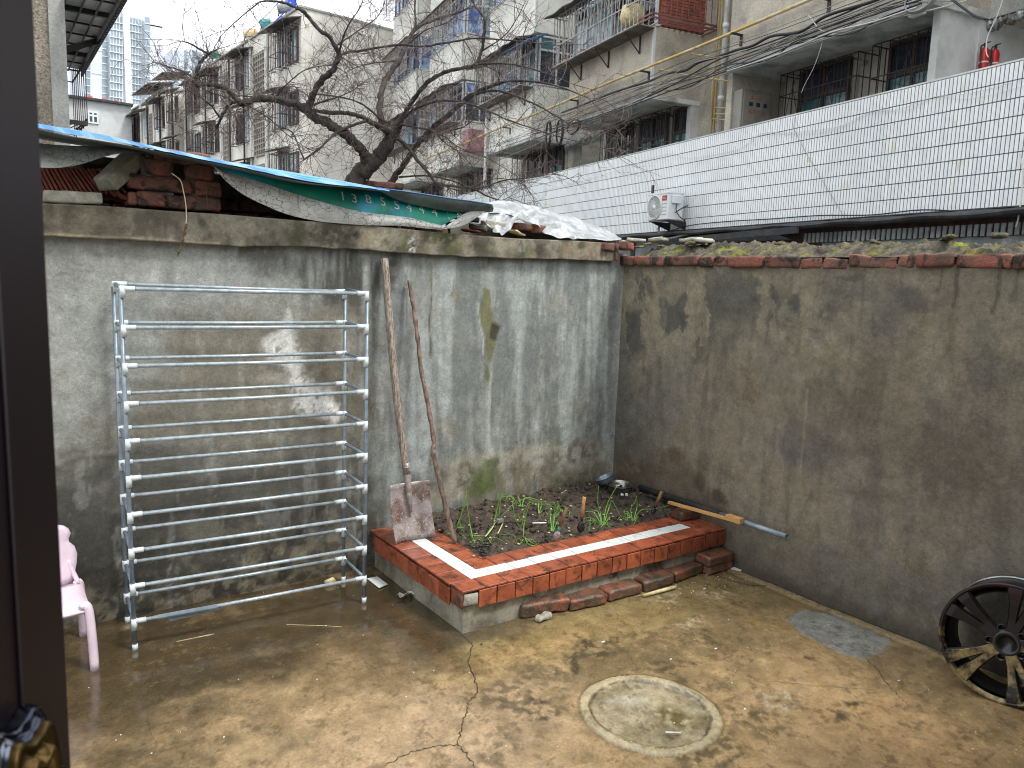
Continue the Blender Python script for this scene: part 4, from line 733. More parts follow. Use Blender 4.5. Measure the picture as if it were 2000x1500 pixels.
def flat(lab, pts, m, nm='paper_scrap', z=.004, cat='scrap'):
    P_ = [onZ(a, b, z) for a, b in pts]; P_ = [(p[0], p[1]) for p in P_]; mb = MB(); mb.prism(P_, z+.004, None, z); return O(nm, mb, m, None, label=lab, cat=cat)
flat('torn translucent scrap on the floor beside the stacked bricks', [(1419, 1105), (1424, 1103), (1449, 1112), (1447, 1117), (1430, 1113)], M['white'], z=.003)
flat('loose white tile on the floor behind the rack foot', [(717, 1131), (737, 1127), (757, 1142), (740, 1149)], M['white_tile'], 'white_tile', .006, 'tile')
q = onZ(795, 1166, 0); mb = MB(); rows = [[(q[0]-.05+.02*i, q[1]+.02-.02*j, .012+.012*math.sin(i*1.7+j*2)+.006*j) for i in range(6)] for j in range(3)]; mb.slab(rows, (0, 0, .0015)); O('crumpled_paper', mb, M['white'], None, smooth=True, label='crumpled grey paper at the left foot of the planter', cat='paper')
for lab, x, y, s_ in (('white chip on the floor right of the cane piece', 1376, 1150, .008), ('white speck on the open floor above the round cover', 1398, 1267, .007), ('dark pebble by the planter corner crack', 940, 1259, .008), ('white chip near the mossy floor patch', 1178, 1254, .009), ('pale chip above the cement ring edge', 1310, 1288, .006), ('pale chip by the right end of the ring', 1455, 1385, .007), ('white chip beside the wheel foot', 1755, 1330, .006)):
    p_ = onZ(x, y); me = roughbox(s_*2, s_, s_*.6, .001, 1, int(x), .001); me.materials.append(M['blackpl'] if 'dark' in lab else M['white']); place('chip', me, None, None, (p_[0], p_[1], floorz(p_[0], p_[1])+s_*.3), (0, 0, x), label=lab, cat='chip')
mb = MB()
for i in range(150):
    a, b = random.uniform(130, 2000), random.uniform(1130, 1490)
    if i < 60: a, b = random.uniform(1290, 1460), random.uniform(1105, 1160)
    p_ = onZ(a, b)
    if PX0-.05 < p_[0] < XR and p_[1] > PY0-.04 or p_[1] > YL-.03 or p_[0] > XR-.02: continue
    r = random.uniform(.0008, .0022); z = floorz(p_[0], p_[1]); mb.box(p_[0]-r, p_[0]+r*1.6, p_[1]-r, p_[1]+r, z, z+r*1.4)
O('floor_crumbs', mb, M['white'], None, label='tiny pale crumbs scattered over the floor', cat='crumbs', kind='stuff')
q = onZ(642, 1134, .015); me = roughbox(.05, .03, .025, .014, 3, 33, .006); me.materials.append(M['bone']); place('dry_clump', me, None, None, (q[0], q[1]-.01, .014), label='pale dry clump at the foot of the left wall', cat='clump')
a, b = onZ(345, 1253, .003), onZ(418, 1238, .003); mb = MB(); mb.tube([a, b], .0016, 4); O('straw', mb, M['bone'], None, label='pale straw on the floor in front of the rack', cat='straw')
a, b = onZ(560, 1220, .003), onZ(668, 1224, .003); mb = MB(); mb.tube([a, (a+b)/2+np.array([0, .004, 0]), b], .0012, 4); O('straw', mb, M['bone'], None, label='long thin straw right of the rack front', cat='straw')
a, b = onZ(1300, 1430, .006), onZ(1330, 1431, .006); mb = MB(); mb.tube([a, b], .003, 5); O('white_sliver', mb, M['white'], None, label='white sliver lying on the round cement cover', cat='sliver')
# ------------------------------------------------------------------ shovel and stick
tp, nk, bt = onY(751, 505, 3.665), None, onZ(808, 1054, PT+.006)
dv = tp-bt; sh = E('shovel', bt, 'square-mouth shovel with rusty blade leaning on the wall', 'shovel')
hb = bt+dv*.235
mb = MB(); q = [hb, hb+(tp-hb)*.3+np.array([-.012, 0, 0]), hb+(tp-hb)*.65+np.array([-.01, 0, 0]), tp]; mb.tube(cr(q, 6), [.0195]*6+[.020]*6+[.0205]*6+[.020], 12); O('handle', mb, M['oldwood'], sh, smooth=True)
mb = MB(); mb.tube([bt+dv*.10, bt+dv*.17, bt+dv*.26, bt+dv*.275], [.008, .017, .0195, .020], 12); mb.tube([bt+dv*.258, bt+dv*.262], [.022, .022], 12); O('socket', mb, M['ruststeel'], sh, smooth=True)
TL, TR_, BL_, BR_ = (747, 958), (829, 957), (768, 1061), (848, 1047)
n_ = np.array([0, -1, 0]); up = dv/np.linalg.norm(dv); sdv = np.array([1, 0, 0.]); fw = np.cross(sdv, up); fw = fw/np.linalg.norm(fw); fw = fw if fw[1] < 0 else -fw
rows = []
for j in range(13):
    t = j/12; row = []
    for i in range(13):
        s_ = i/12*2-1; w = .118; hgt = .0+t*.305
        off = .030*s_**4+.0-.018*math.sin(t*math.pi*.9)+ (.01 if t > .93 else 0)
        p_ = bt+up*hgt+sdv*s_*w+fw*off; row.append(p_)
    rows.append(row)
mb = MB(); mb.slab(rows, tuple(-fw*.0025)); bl_ = O('blade', mb, M['ruststeel'], sh, smooth=True)
mb = MB(); mb.tube([bt+up*.30+fw*.0, bt+up*.2+fw*-.006, bt+up*.12+fw*-.012], [.012, .008, .003], 8); O('blade_rib', mb, M['ruststeel'], sh, smooth=True)
sp = [(799, 547), (803, 575), (806, 590), (813, 640), (818, 680), (822, 720), (832, 770), (840, 815), (848, 865), (845, 880), (853, 915), (862, 955), (873, 1000), (882, 1035), (890, 1055)]
b0 = onZ(890, 1055, .235); t0 = onY(799, 547, 3.67)
P_ = []
for k, (a, b) in enumerate(sp):
    t = (b-547)/(1055-547); Yk = t0[1]*(1-t)+b0[1]*t; P_.append(onY(a, b, Yk))
P_[-1][2] = .225
mb = MB(); c_ = cr(P_, 4); rr = [.0098+.004*(i/len(c_))+.0022*math.sin(i*1.9)+.001*math.sin(i*4.1) for i in range(len(c_))]; rr[0] = .009; mb.tube(c_, rr, 10)
k = c_[8]; mb.tube([k, k+np.array([-.018, -.01, .01])], [.007, .003], 6)
O('crooked_stick', mb, M['bark'], None, smooth=True, label='crooked brown branch leaning on the wall beside the shovel', cat='stick')
# ------------------------------------------------------------------ alloy wheel
wb = np.array([3.225, 1.16, .0]); Rw = .238
tilt = rad(6); ax = np.array([-math.cos(tilt)*math.cos(rad(12)), -math.cos(tilt)*math.sin(rad(12)), math.sin(tilt)])   # outward face normal
upw = np.array([0, 0, 1.])-ax*ax[2]; upw /= np.linalg.norm(upw); sw = np.cross(upw, ax)
wc = wb+upw*Rw+np.array([0, 0, .004])
Tw = lambda a, b, c: wc+sw*a+upw*b+ax*c           # a right, b up, c outwards
wh = E('alloy_wheel', wb, 'bare ten-spoke alloy wheel leaning on the right wall', 'wheel')
M['wblack'] = mat('black_wheel_paint', (22, 22, 24), .3, (40, 36, 34), 14, .5, .65, .2, 60, .15, .001, spec=.5)
g = G('faded_wheel_face'); ob = g.n('ShaderNodeNewGeometry').outputs['Position']; sx_ = g.n('ShaderNodeSeparateXYZ'); g.set(sx_.inputs[0], ob)
tn = g.noise(12, 4, .6, ob); k_ = g.math('ADD', sx_.outputs[2], g.math('MULTIPLY', tn, .10))
c = g.mix(g.rng(k_, .275, .295), tuple(lin((148, 128, 84))), tuple(lin((30, 26, 28)))); c = g.mix(g.rng(k_, .43, .54), c, tuple(lin((62, 30, 28)))); c = g.mix(g.rng(g.noise(9, 5, .7, ob), .42, .56), c, tuple(lin((34, 28, 26)))); c = g.mix(g.rng(g.noise(30, 5, .7, ob), .6, .68), c, tuple(lin((60, 40, 26))))
M['wface'] = g.fin(c, .3, .35)
def wl(prof, m, nm, n=64):
    mb = MB(Tw); vs = []
    for r, z in prof:
        for k in range(n): a = 2*math.pi*k/n; vs.append((r*math.cos(a), r*math.sin(a), z))
    mm = len(prof); mb.add(vs, [(i*n+k, i*n+(k+1) % n, (i+1)*n+(k+1) % n, (i+1)*n+k) for i in range(mm-1) for k in range(n)]); return O(nm, mb, m, wh, smooth=True)
wl([(.218, -.012), (.225, -.004), (.230, .0), (.238, .0), (.240, -.004), (.236, -.012), (.226, -.016)], M['wface'], 'front_lip')
wl([(.226, -.014), (.222, -.03), (.200, -.05), (.197, -.11), (.208, -.14), (.225, -.165), (.236, -.175), (.239, -.182), (.232, -.186), (.220, -.17), (.200, -.14), (.190, -.11), (.193, -.05), (.206, -.012)], M['wblack'], 'barrel')
wl([(.2335, -.171), (.2395, -.174), (.2405, -.182), (.234, -.187)], M['inox'], 'rear_lip')
for k in range(5):
    base_a = math.pi/2+2*math.pi*k/5-rad(12)
    for sg in (-1, 1):
        a0, a1 = base_a+sg*.12, base_a+sg*.185; mb = MB(Tw); pr = []
        for rr_, w, z0, z1 in ((.035, .015, -.014, -.045), (.10, .0135, -.012, -.05), (.16, .017, -.005, -.048), (.205, .0235, .0, -.04), (.226, .026, .0, -.02)):
            t = (rr_-.035)/.19; a_ = a0+(a1-a0)*t**.8; cx_, cy_ = rr_*math.cos(a_), rr_*math.sin(a_); tx, ty = -math.sin(a_), math.cos(a_)
            pr.append([(cx_-tx*w, cy_-ty*w, z0), (cx_+tx*w, cy_+ty*w, z0), (cx_+tx*w*.8, cy_+ty*w*.8, z1), (cx_-tx*w*.8, cy_-ty*w*.8, z1)])
        vs = [p for q in pr for p in q]; fs = [(i*4+j, i*4+(j+1) % 4, (i+1)*4+(j+1) % 4, (i+1)*4+j) for i in range(4) for j in range(4)]+[(3, 2, 1, 0), (16, 17, 18, 19)]
        mb.add(vs, fs); sk_ = O('spoke', mb, M['wface'], wh, bevel=.002)
        mb = MB(Tw); ctr = np.mean(np.array(vs), 0); n4 = []
        for q_ in pr:
            c4 = np.mean(np.array(q_), 0); n4 += [(c4[0]+(p_[0]-c4[0])*1.22, c4[1]+(p_[1]-c4[1])*1.22, p_[2]-.009) for p_ in q_]
        mb.add(n4, fs); O('spoke_flank', mb, M['wblack'], sk_, bevel=.003)
        if sg == 1:
            pass
wl([(.001, -.03), (.030, -.03), (.033, -.012), (.045, -.012), (.056, -.018), (.06, -.05), (.03, -.06), (.001, -.06)], M['wblack'], 'hub', 40)
for k in range(5):
    a_ = math.pi/2+2*math.pi*(k+.5)/5-rad(12); mb = MB(Tw); vs = []
    for r_1, z_ in ((.016, -.02), (.017, -.014), (.012, -.014), (.010, -.04), (.001, -.04)):
        for j in range(12): t = 2*math.pi*j/12; vs.append((.06*math.cos(a_)+r_1*math.cos(t), .06*math.sin(a_)+r_1*math.sin(t), z_))
    mb.add(vs, [(i*12+j, i*12+(j+1) % 12, (i+1)*12+(j+1) % 12, (i+1)*12+j) for i in range(4) for j in range(12)]); O('bolt_seat', mb, M['wblack'], wh, smooth=True)
# ================================================================== clutter on top of the left wall
def oYr(x, y, Y): return onY(x, y, Y)
YS = YL+.05
pil = E('brick_pillar', onY(345, 410, YS), 'crumbling red brick pier on the wall coping', 'brick pier')
def pb(x0, x1, y0, y1, seed, dy=0, dep=.11):
    a, b = onY(x0, (y0+y1)/2, YS+dy), onY(x1, (y0+y1)/2, YS+dy); t, bo = onY((x0+x1)/2, y0, YS+dy), onY((x0+x1)/2, y1, YS+dy)
    me = roughbox(b[0]-a[0]-.004, dep, t[2]-bo[2]-.006, .007, 5, seed, .009, .012); me.materials.append(M['brick'])
    place('brick', me, None, pil, ((a[0]+b[0])/2, YS+dy+dep/2, (t[2]+bo[2])/2), (random.uniform(-.03, .03), random.uniform(-.03, .04), random.uniform(-.05, .05)))
for i, (x0, x1, y0, y1) in enumerate(((268, 325, 374, 404), (326, 434, 382, 411), (248, 378, 342, 374), (381, 434, 352, 384), (284, 340, 308, 343), (363, 420, 318, 352), (300, 412, 293, 320), (250, 270, 374, 402))): pb(x0, x1, y0, y1, 100+i, dy=.005*(i % 3))
a, b = onY(270, 300, YS+.03), onY(425, 400, YS+.03); mb = MB(); mb.box(a[0]+.01, onY(340, 300, YS)[0], YS+.03, YS+.2, b[2]-.03, a[2]-.01); mb.box(onY(365, 300, YS)[0], b[0]-.01, YS+.03, YS+.2, b[2]-.03, a[2]-.06); mb.box(a[0]+.02, b[0]-.02, YS+.125, YS+.2, b[2]-.03, a[2]-.02); O('mortar_core', mb, M['mortar'], pil)
def gblock(nm, lab, P0, P1, w, h_, seed, m='greyblock', cat='block', grp=None):
    P0, P1 = np.array(P0), np.array(P1); d = P1-P0; me = roughbox(float(np.linalg.norm(d)), w, h_, .004, 4, seed, .006, .006); me.materials.append(M[m])
    q = Vector(d).to_track_quat('X', 'Z'); o = place(nm, me, None, None, (P0+P1)/2, q.to_euler(), label=lab, cat=cat, group=grp); return o
gblock('grey_block', 'pale grey block lying flat on the coping at the left', onY(84, 384, YL+.02), onY(198, 389, YL+.02), .09, .048, 3)
gblock('grey_block', 'grey block propped at a slant against the brick pier', onY(205, 362, YL+.05), onY(268, 302, YL+.16), .10, .065, 6)
for i in range(24):                                  # roof tiles on edge
    x = 66+i*8.6 if i < 18 else 190+(i-18)*12
    base_ = onY(x+10, 372 if i < 18 else 378+(i-18)*4, YL+.16); lean = .35+.02*i if i < 15 else .5+(i-15)*.10
    me = tcache.get('rt') or roughbox(.011, .17, .125, .0015, 2, 9, .002); tcache['rt'] = me
    if not me.materials: me.materials.append(M['rooftile'])
    place('roof_tile', me, None, None, (base_[0], YL+.19, base_[2]+.035-.05*max(0, lean-.7)), (0, -lean, random.uniform(-.03, .03)), label='thin red clay roof tile stacked on edge behind the grey block', cat='roof tile', group='roof tiles stacked on edge on the coping')
bw = E('brick_wall', (1.0, YL+.38, 1.8), 'low brick wall of the shed behind the coping', 'wall')
zr = 1.83
for r_i in range(5):
    z0 = zr+r_i*.062; x = -1.5-(r_i % 2)*.1
    while x < 2.3:
        if z0+.062 > float(np.interp(x+.2, [.2, .62, 1.0, 1.3, 1.7, 2.3], [2.10, 2.06, 2.0, 1.97, 1.95, 1.92])): x += .226; continue
        grey = x < .52; me = roughbox(.215, .10, .054, .005, 3, int(x*10+r_i*7) % 23+3, .007, .008)
        me.materials.append(M['greyblock'] if grey else M['brick']); place('brick', me, None, bw, (x+.11, YL+.36, z0+.03), (random.uniform(-.02, .02), 0, random.uniform(-.03, .03))); x += .226
mb = MB(); mb.prism([(-1.6, 1.6), (2.35, 1.6), (2.35, 1.96), (1.4, 2.04), (.8, 2.10), (-1.6, 2.14)], .04, Matrix(((1, 0, 0, 0), (0, 0, -1, YL+.46), (0, 1, 0, 0), (0, 0, 0, 1)))); O('backing', mb, M['mortar'], bw)
# shed roof: blue profiled sheet, its lip over the wall
lipY = YL-.22
edge = [(-60, 226, 238), (62, 239, 251), (130, 252, 265), (200, 263, 276), (290, 283, 292), (380, 302, 311), (480, 323, 331), (600, 348, 357), (700, 362, 367), (760, 371, 374)]
T_ = [onY(a, b, lipY) for a, b, c_ in edge]; B_ = [onY(a, c_, lipY) for a, b, c_ in edge]
rf = E('blue_roof_sheet', T_[4], 'blue metal roof sheet overhanging the left wall', 'roof sheet')
lip2 = [[tuple(p) for p in cr(T_, 6)], [tuple(p+np.array([0, -.004, 0])) for p in cr(B_, 6)]]
lip2[1] = [(a[0]*.35+b[0]*.65, b[1]-.002*math.sin(k*1.3), a[2]*.3+b[2]*.7+random.uniform(-.0015, .0015)) for k, (a, b) in enumerate(zip(lip2[0], lip2[1]))]
mb = MB(); mb.slab(lip2, (0, .003, 0)); O('folded_lip', mb, M['blue'], rf)
rows = []
tt = cr(T_, 6)
for dy, dz in ((0, 0), (.02, .002), (.25, .036), (.6, .09), (1.2, .18), (2.2, .33)): rows.append([(p[0], p[1]+dy, p[2]+dz+(.004 if (k//2) % 2 else 0)*(1 if dy > .1 else 0)) for k, p in enumerate(tt)])
mb = MB(); mb.slab(rows, (0, 0, -.004)); O('top_sheet', mb, M['blue'], rf)
bb = cr(B_, 6); rows = [[(p[0], p[1]+dy, p[2]+dz) for p in bb] for dy, dz in ((.004, -.001), (.2, .017), (.8, .08))]
mb = MB(); mb.slab(rows, (0, 0, .003)); O('under_sheet', mb, M['underside'], rf)
rs = E('blue_roof_sheet', onY(860, 395, lipY+.06), 'bent grey-blue sheet end sagging at the right of the roof', 'roof sheet')
e2 = [(740, 368, 372), (780, 373, 392), (830, 380, 404), (880, 388, 413), (920, 393, 415), (962, 400, 414)]
A_ = [onY(a, b, lipY+.08) for a, b, c_ in e2]; B_ = [onY(a, c_, lipY+.16) for a, b, c_ in e2]
mb = MB(); q1, q2 = cr(A_, 5), cr(B_, 5); mid_ = [(a+b)/2+np.array([0, -.012, .0]) for a, b in zip(q1, q2)]; mb.slab([[tuple(p) for p in q1], [tuple(p) for p in mid_], [tuple(p) for p in q2]], (0, .003, 0)); O('bent_sheet', mb, M['underside'], rs, smooth=True)
rows = [[(p[0], p[1]+dy, p[2]+dz) for p in q1] for dy, dz in ((-.004, .004), (.3, .03), (.9, .10), (1.8, .22))]; mb = MB(); mb.slab(rows, (0, 0, -.003)); O('top_sheet', mb, M['blue'], rs)
def ribbon(top, bot, Yt, Yb, nu=60, nv=10, bulge=.02, wr=.006, sd=1, close=.0):
    tp_ = [onY(a, b, Yt) for a, b in top]; bt_ = [onY(a, b, Yb) for a, b in bot]
    def res(P_, n):
        P_ = np.array(cr(P_, 8)); d = np.r_[0, np.cumsum(np.linalg.norm(np.diff(P_, axis=0), axis=1))]; t = np.linspace(0, d[-1], n); return np.stack([np.interp(t, d, P_[:, i]) for i in range(3)], -1)
    a, b = res(tp_, nu), res(bt_, nu); R_ = []
    for j in range(nv):
        t = j/(nv-1); row = a*(1-t)+b*t; row = row+np.array([0, -1, 0])*bulge*math.sin(t*math.pi)
        w = (vn(row[:, 0]*1.0, row[:, 2]*1.0, 14, 4, sd)-.5)*wr*2; row = row.copy(); row[:, 1] += w; row[:, 2] += w*.3*math.sin(t*math.pi); R_.append(row)
    return np.array(R_)
tb = E('tarpaulin_banner', onY(700, 420, YL), 'old green banner tarp with white border hanging under the roof', 'tarpaulin')
Gt = [(404, 310), (440, 318), (500, 328), (560, 338), (640, 351), (720, 364), (800, 380), (880, 404), (912, 410)]
Gb = [(405, 318), (436, 333), (478, 346), (540, 366), (600, 386), (650, 400), (700, 412), (760, 420), (800, 425), (830, 432), (862, 440), (885, 428), (912, 416)]
Wb = [(412, 318), (440, 352), (476, 380), (520, 402), (560, 418), (610, 430), (660, 436), (720, 440), (780, 441), (830, 446), (862, 449)]
RG = ribbon(Gt, Gb, YL+.02, YL-.05, 90, 12, .02, .006, 51)
mb = MB(); mb.sheet(RG.tolist()); grn = O('green_print', mb, M['tgreen'], tb, smooth=True)
RW = ribbon(Gb[:-2], Wb, YL-.052, YL-.055, 90, 8, .012, .008, 53)
mb = MB(); mb.sheet(RW.tolist()); O('white_border', mb, M['twhite'], tb, smooth=True)
RF = ribbon([(885, 432), (915, 414), (952, 408)], [(858, 449), (905, 440), (938, 420)], YL-.07, YL-.075, 24, 6, .01, .006, 55); mb = MB(); mb.sheet(RF.tolist()); O('folded_corner', mb, M['twhite'], tb, smooth=True)
mb = MB()
for (a, b) in ((472, 346), (582, 384), (780, 442), (716, 438)): q = onY(a, b, YL-.075); mb.lathe([(.004, 0), (.007, .001), (.007, .003), (.004, .004)], 12, Matrix.Translation(tuple(q))@Matrix.Rotation(math.pi/2, 4, 'X'))
O('eyelets', mb, M['ruststeel'], tb)
# phone number printed on the banner
def textmesh(body, size, font=None):
    cu = bpy.data.curves.new('txt', 'FONT'); cu.body = body; cu.size = size; cu.space_character = 1.0
    if font: cu.font = font
    o = bpy.data.objects.new('txt', cu); C.objects.link(o); bpy.context.view_layer.update()
    me = bpy.data.meshes.new_from_object(o.evaluated_get(bpy.context.evaluated_depsgraph_get())); bpy.data.objects.remove(o); return me
dg = '1385544418'; xs_ = [668, 690, 718, 746, 773, 798, 823, 849, 874, 894]; ys_ = [379, 384, 385, 390, 397, 402, 405, 411, 417, 419]
RGf = RG.reshape(-1, 3)
for ch_, x, y in zip(dg, xs_, ys_):
    me = textmesh(ch_, 1.0); co = np.array([v_.co[:] for v_ in me.vertices]); co[:, 0] -= co[:, 0].mean(); co[:, 1] -= (co[:, 1].max()+co[:, 1].min())/2
    hgt = .043; w = hgt*1.05; s_ = hgt/(co[:, 1].max()-co[:, 1].min()); vs = []
    q = onY(x, y+4, YL-.03); 
    for c_ in co:
        px_ = q[0]+c_[0]*s_*1.15; pz_ = q[2]+c_[1]*s_-(c_[0]*s_)*.25; d2 = (RGf[:, 0]-px_)**2+(RGf[:, 2]-pz_)**2; k4 = np.argsort(d2)[:4]; w4 = 1/(d2[k4]+1e-6); yy_ = (RGf[k4, 1]*w4).sum()/w4.sum(); vs.append((px_, yy_-.003, pz_))
    mb = MB(); mb.add(vs, [tuple(p.vertices) for p in me.polygons]); O('printed_digit', mb, M['digits'], grn)
# left tarp sag
ls = ribbon([(60, 278), (130, 284), (200, 286), (250, 290), (290, 297), (340, 304), (395, 316), (410, 320)], [(60, 326), (110, 328), (160, 320), (205, 306), (250, 298), (300, 300), (345, 308), (410, 325)], YL+.08, YL-.03, 80, 9, .015, .006, 61)
mb = MB(); mb.sheet(ls.tolist()); o = O('sagging_tarp', mb, M['twhite'], None, smooth=True, label='sagging off-white tarp edge above the stacked roof tiles', cat='tarpaulin')
# white film over rubble on the right
film = E('plastic_film', onY(1080, 440, YL+.02), 'crumpled white plastic film draped over rubble at the wall end', 'plastic sheet')
def film_sheet(nm, top, bot, Yt, Yb, sd, wr=.016):
    R_ = ribbon(top, bot, Yt, Yb, 80, 18, .0, wr, sd)
    for j in range(18): R_[j, :, 1] += .012*np.sin(np.linspace(0, 17, 80)+j*.35+2*np.sin(np.linspace(0, 5, 80)))*(j/17); R_[j, :, 2] += .004*np.sin(np.linspace(0, 23, 80)+j*.9)
    mb = MB(); mb.sheet(R_.tolist()); return O(nm, mb, M['film'], film, smooth=True)
film_sheet('film', [(950, 396), (985, 392), (1010, 395), (1060, 408), (1110, 422), (1150, 436), (1185, 450), (1214, 466)], [(955, 416), (985, 415), (1015, 430), (1030, 440), (1070, 452), (1110, 462), (1160, 468), (1212, 469)], YL+.3, YL+.0, 71)
film_sheet('film_flap', [(930, 418), (960, 414), (990, 412), (1020, 412)], [(962, 450), (985, 458), (1000, 440), (1010, 425)], YL+.02, YL-.03, 73, .012)
film_sheet('film_flap', [(1018, 412), (1040, 408), (1070, 425), (1100, 440)], [(1030, 425), (1060, 450), (1085, 463), (1130, 467)], YL-.01, YL-.05, 75, .012)
rb = [('dark charred plank end under the roof sheet', 905, 425, .16, .05, .03, 'foam', .1), ('grey broken tile propped under the film', 965, 441, .16, .03, .05, 'greyblock', .05), ('cream broken tile lying on the coping', 1010, 455, .1, .03, .014, 'bone', .2), ('red broken brick under the film', 1020, 443, .07, .06, .04, 'brick', 0), ('second red brick tucked behind the film', 1045, 447, .08, .06, .05, 'brick', 0), ('brown tile strip under the banner corner', 850, 438, .1, .02, .012, 'rooftile', .4), ('flat red tile end below the charred plank', 925, 452, .14, .05, .01, 'rooftile', .02), ('grey stone slab left of the film', 935, 445, .08, .05, .03, 'mortar', .1)]
for i, (lab, x, y, a_, b_, c_, m_, r_2) in enumerate(rb):
    q = onY(x, y, YL+.02); me = roughbox(a_, b_*2, c_, .006, 4, 200+i, .005, .008); me.materials.append(M[m_]); place('rubble', me, None, None, q, (.05, r_2, .1*i), label=lab, cat='rubble')
mb = MB(); mb.box(onY(880, 440, YL+.3)[0], XR-.05, YL+.3, YL+.36, 1.7, 1.93); O('rubble_backing', mb, M['mortar'], None, label='low dark mortar kerb behind the rubble', cat='kerb')
# dry seed head on a string, vine stems on the pier
tw = E('dry_plant_string', onY(362, 400, YS-.04), 'dried seed head hanging from pale twine over the coping', 'dried plant')
mb = MB(); q = [onY(a, b, YL-.075) for a, b in ((335, 338), (352, 352), (358, 372), (363, 400), (364, 425), (363, 440))]; mb.tube(cr(q, 5), .0025, 6); O('twine', mb, M['twine'], tw, smooth=True)
mb = MB(); q = cr([onY(a, b, YL-.08) for a, b in ((364, 438), (360, 455), (356, 475), (347, 498))], 6)
for i, p_ in enumerate(q):
    for k in range(2): mb.lathe([(.001, -.004), (.007+.003*math.sin(i*1.3), 0), (.001, .004)], 7, Matrix.Translation((p_[0]+random.uniform(-.002, .002), p_[1], p_[2]-.003*k))@Matrix.Rotation(random.uniform(-.5, .5), 4, 'Y'))
mb.tube(q, .003, 5); O('seed_head', mb, M['seed'], tw, smooth=False)
vi = E('dry_vine', onY(400, 380, YS-.01), 'thin dead vine clinging to the brick pier', 'vine')
for pts in (((388, 322), (398, 345), (403, 365), (404, 385), (406, 404)), ((345, 300), (370, 310), (385, 322), (392, 335)), ((300, 380), (325, 392), (345, 400)), ((403, 365), (418, 370), (428, 372)), ((320, 360), (345, 372), (375, 378), (395, 392))):
    mb = MB(); mb.tube(cr([onY(a, b, YS-.008) for a, b in pts], 5), .0022, 5); O('stem', mb, M['seed'], vi)
# ================================================================== street beyond: frame of the white tiled wall (s along it, d away from the courtyard)
aB = rad(10.6); tB = np.array([math.sin(aB), math.cos(aB), 0]); nB = np.array([math.cos(aB), -math.sin(aB), 0]); nB0 = 8.774
def Bt(s, d, z): return nB*(nB0+d)+tB*s+np.array([0, 0, z])
def Bi(x, y, d): p = onP(x, y, nB*(nB0+d), nB); return float(p@tB), float(p[2])
def Bp(x, y, d): s_, z = Bi(x, y, d); return (s_, d, z)
RZB = math.pi/2-aB
M['glaze'] = mat('glazed_white_strip', (232, 236, 235), .12, (220, 226, 228), 3, .4, .6, .04, 30, .03, .001, rnd=.05, col3=(206, 196, 160), s3=1.2, lo3=.6, hi3=.75)
g = G('glazed_white_wall'); p = g.n('ShaderNodeNewGeometry').outputs['Position']
c = g.mix(g.rng(g.noise(1.1, 5, .6, p), .4, .65), tuple(lin((232, 236, 235))), tuple(lin((222, 228, 230)))); c = g.mix(g.rng(g.noise(2.4, 6, .7, p), .62, .75), c, tuple(lin((198, 186, 150)))); M['glazew'] = g.fin(g.vmul(c, g.rng(g.noise(9, 4, .6, p, sx=(1, 1, .3)), .3, .7, .93, 1.05)), .14)
M['grout'] = mat('dark_grout', (102, 94, 98), .9, (82, 74, 76), 10, .4, .6, .1, 30, .2, .002, world=True)
M['dark'] = mat('dark_eave', (40, 42, 46), .7, (60, 60, 58), 5, .45, .6, .2, 30, .4, .01, world=True)
M['greysheet'] = mat('grey_sheet', (150, 156, 158), .5, (120, 126, 126), 4, .4, .6, .1, 20, .1, .002, world=True)
M['frost'] = mat('frosted_glass', (150, 160, 164), .15, (112, 124, 128), 3, .4, .6, .05, 20, 0, .001, world=True)
M['brownbeam'] = mat('brown_band', (96, 72, 62), .8, (70, 56, 50), 6, .4, .6, .2, 20, .2, .003, world=True)
M['stucco'] = mat('pebble_stucco', (186, 178, 162), .9, (158, 152, 140), 1.5, .42, .62, .22, 35, .7, .01, world=True, col3=(120, 112, 100), s3=3, lo3=.6, hi3=.75)
M['stuccog'] = mat('grey_stucco', (178, 178, 172), .9, (152, 152, 146), 1.5, .42, .62, .2, 35, .6, .01, world=True)
M['cream'] = mat('pale_render', (228, 227, 219), .85, (206, 205, 196), .9, .42, .62, .07, 8, .1, .006, world=True, col3=(146, 142, 130), s3=1.4, lo3=.6, hi3=.78)
M['whitew'] = mat('white_paint', (206, 208, 206), .7, (180, 182, 178), 1.5, .42, .62, .06, 10, .1, .003, world=True)
M['soffit'] = mat('soffit_paint', (206, 208, 204), .8, (150, 152, 148), 2, .42, .62, .06, 10, .1, .003, world=True)
M['porchwall'] = mat('porch_wall_paint', (204, 202, 194), .85, (176, 172, 162), 2.2, .42, .6, .1, 20, .2, .003, world=True)  # pale porch wall colour, mottled at random
M['iron'] = mat('rusty_iron_bar', (46, 40, 44), .6, (64, 50, 46), 20, .45, .6, .15, 60, .1, .001)
M['ironw'] = mat('grey_painted_bar', (168, 164, 158), .5, (120, 96, 84), 12, .5, .66, .1, 60, .1, .001)
M['ironr'] = mat('red_iron', (122, 78, 76), .5, (100, 74, 70), 12, .5, .66, .1, 60, .1, .001)
M['wframe'] = mat('brown_window_frame', (88, 66, 58), .6, (70, 54, 50), 12, .4, .6, .1, 60, .1, .001)
M['wframew'] = mat('white_window_frame', (206, 212, 216), .4, None, bump=0)
M['wframeb'] = mat('blue_window_frame', (52, 78, 150), .45, None, bump=0)
M['paneD'] = mat('dark_pane', (44, 52, 62), .08, (64, 74, 84), 1.2, .4, .6, .1, 10, 0, .001, world=True)
M['paneT'] = mat('teal_curtained_pane', (56, 104, 112), .12, (84, 132, 138), 3, .4, .6, .1, 10, 0, .001, world=True)
M['paneB'] = mat('blue_pane', (64, 96, 168), .1, (160, 184, 214), 2.5, .42, .58, .1, 10, 0, .001, world=True)
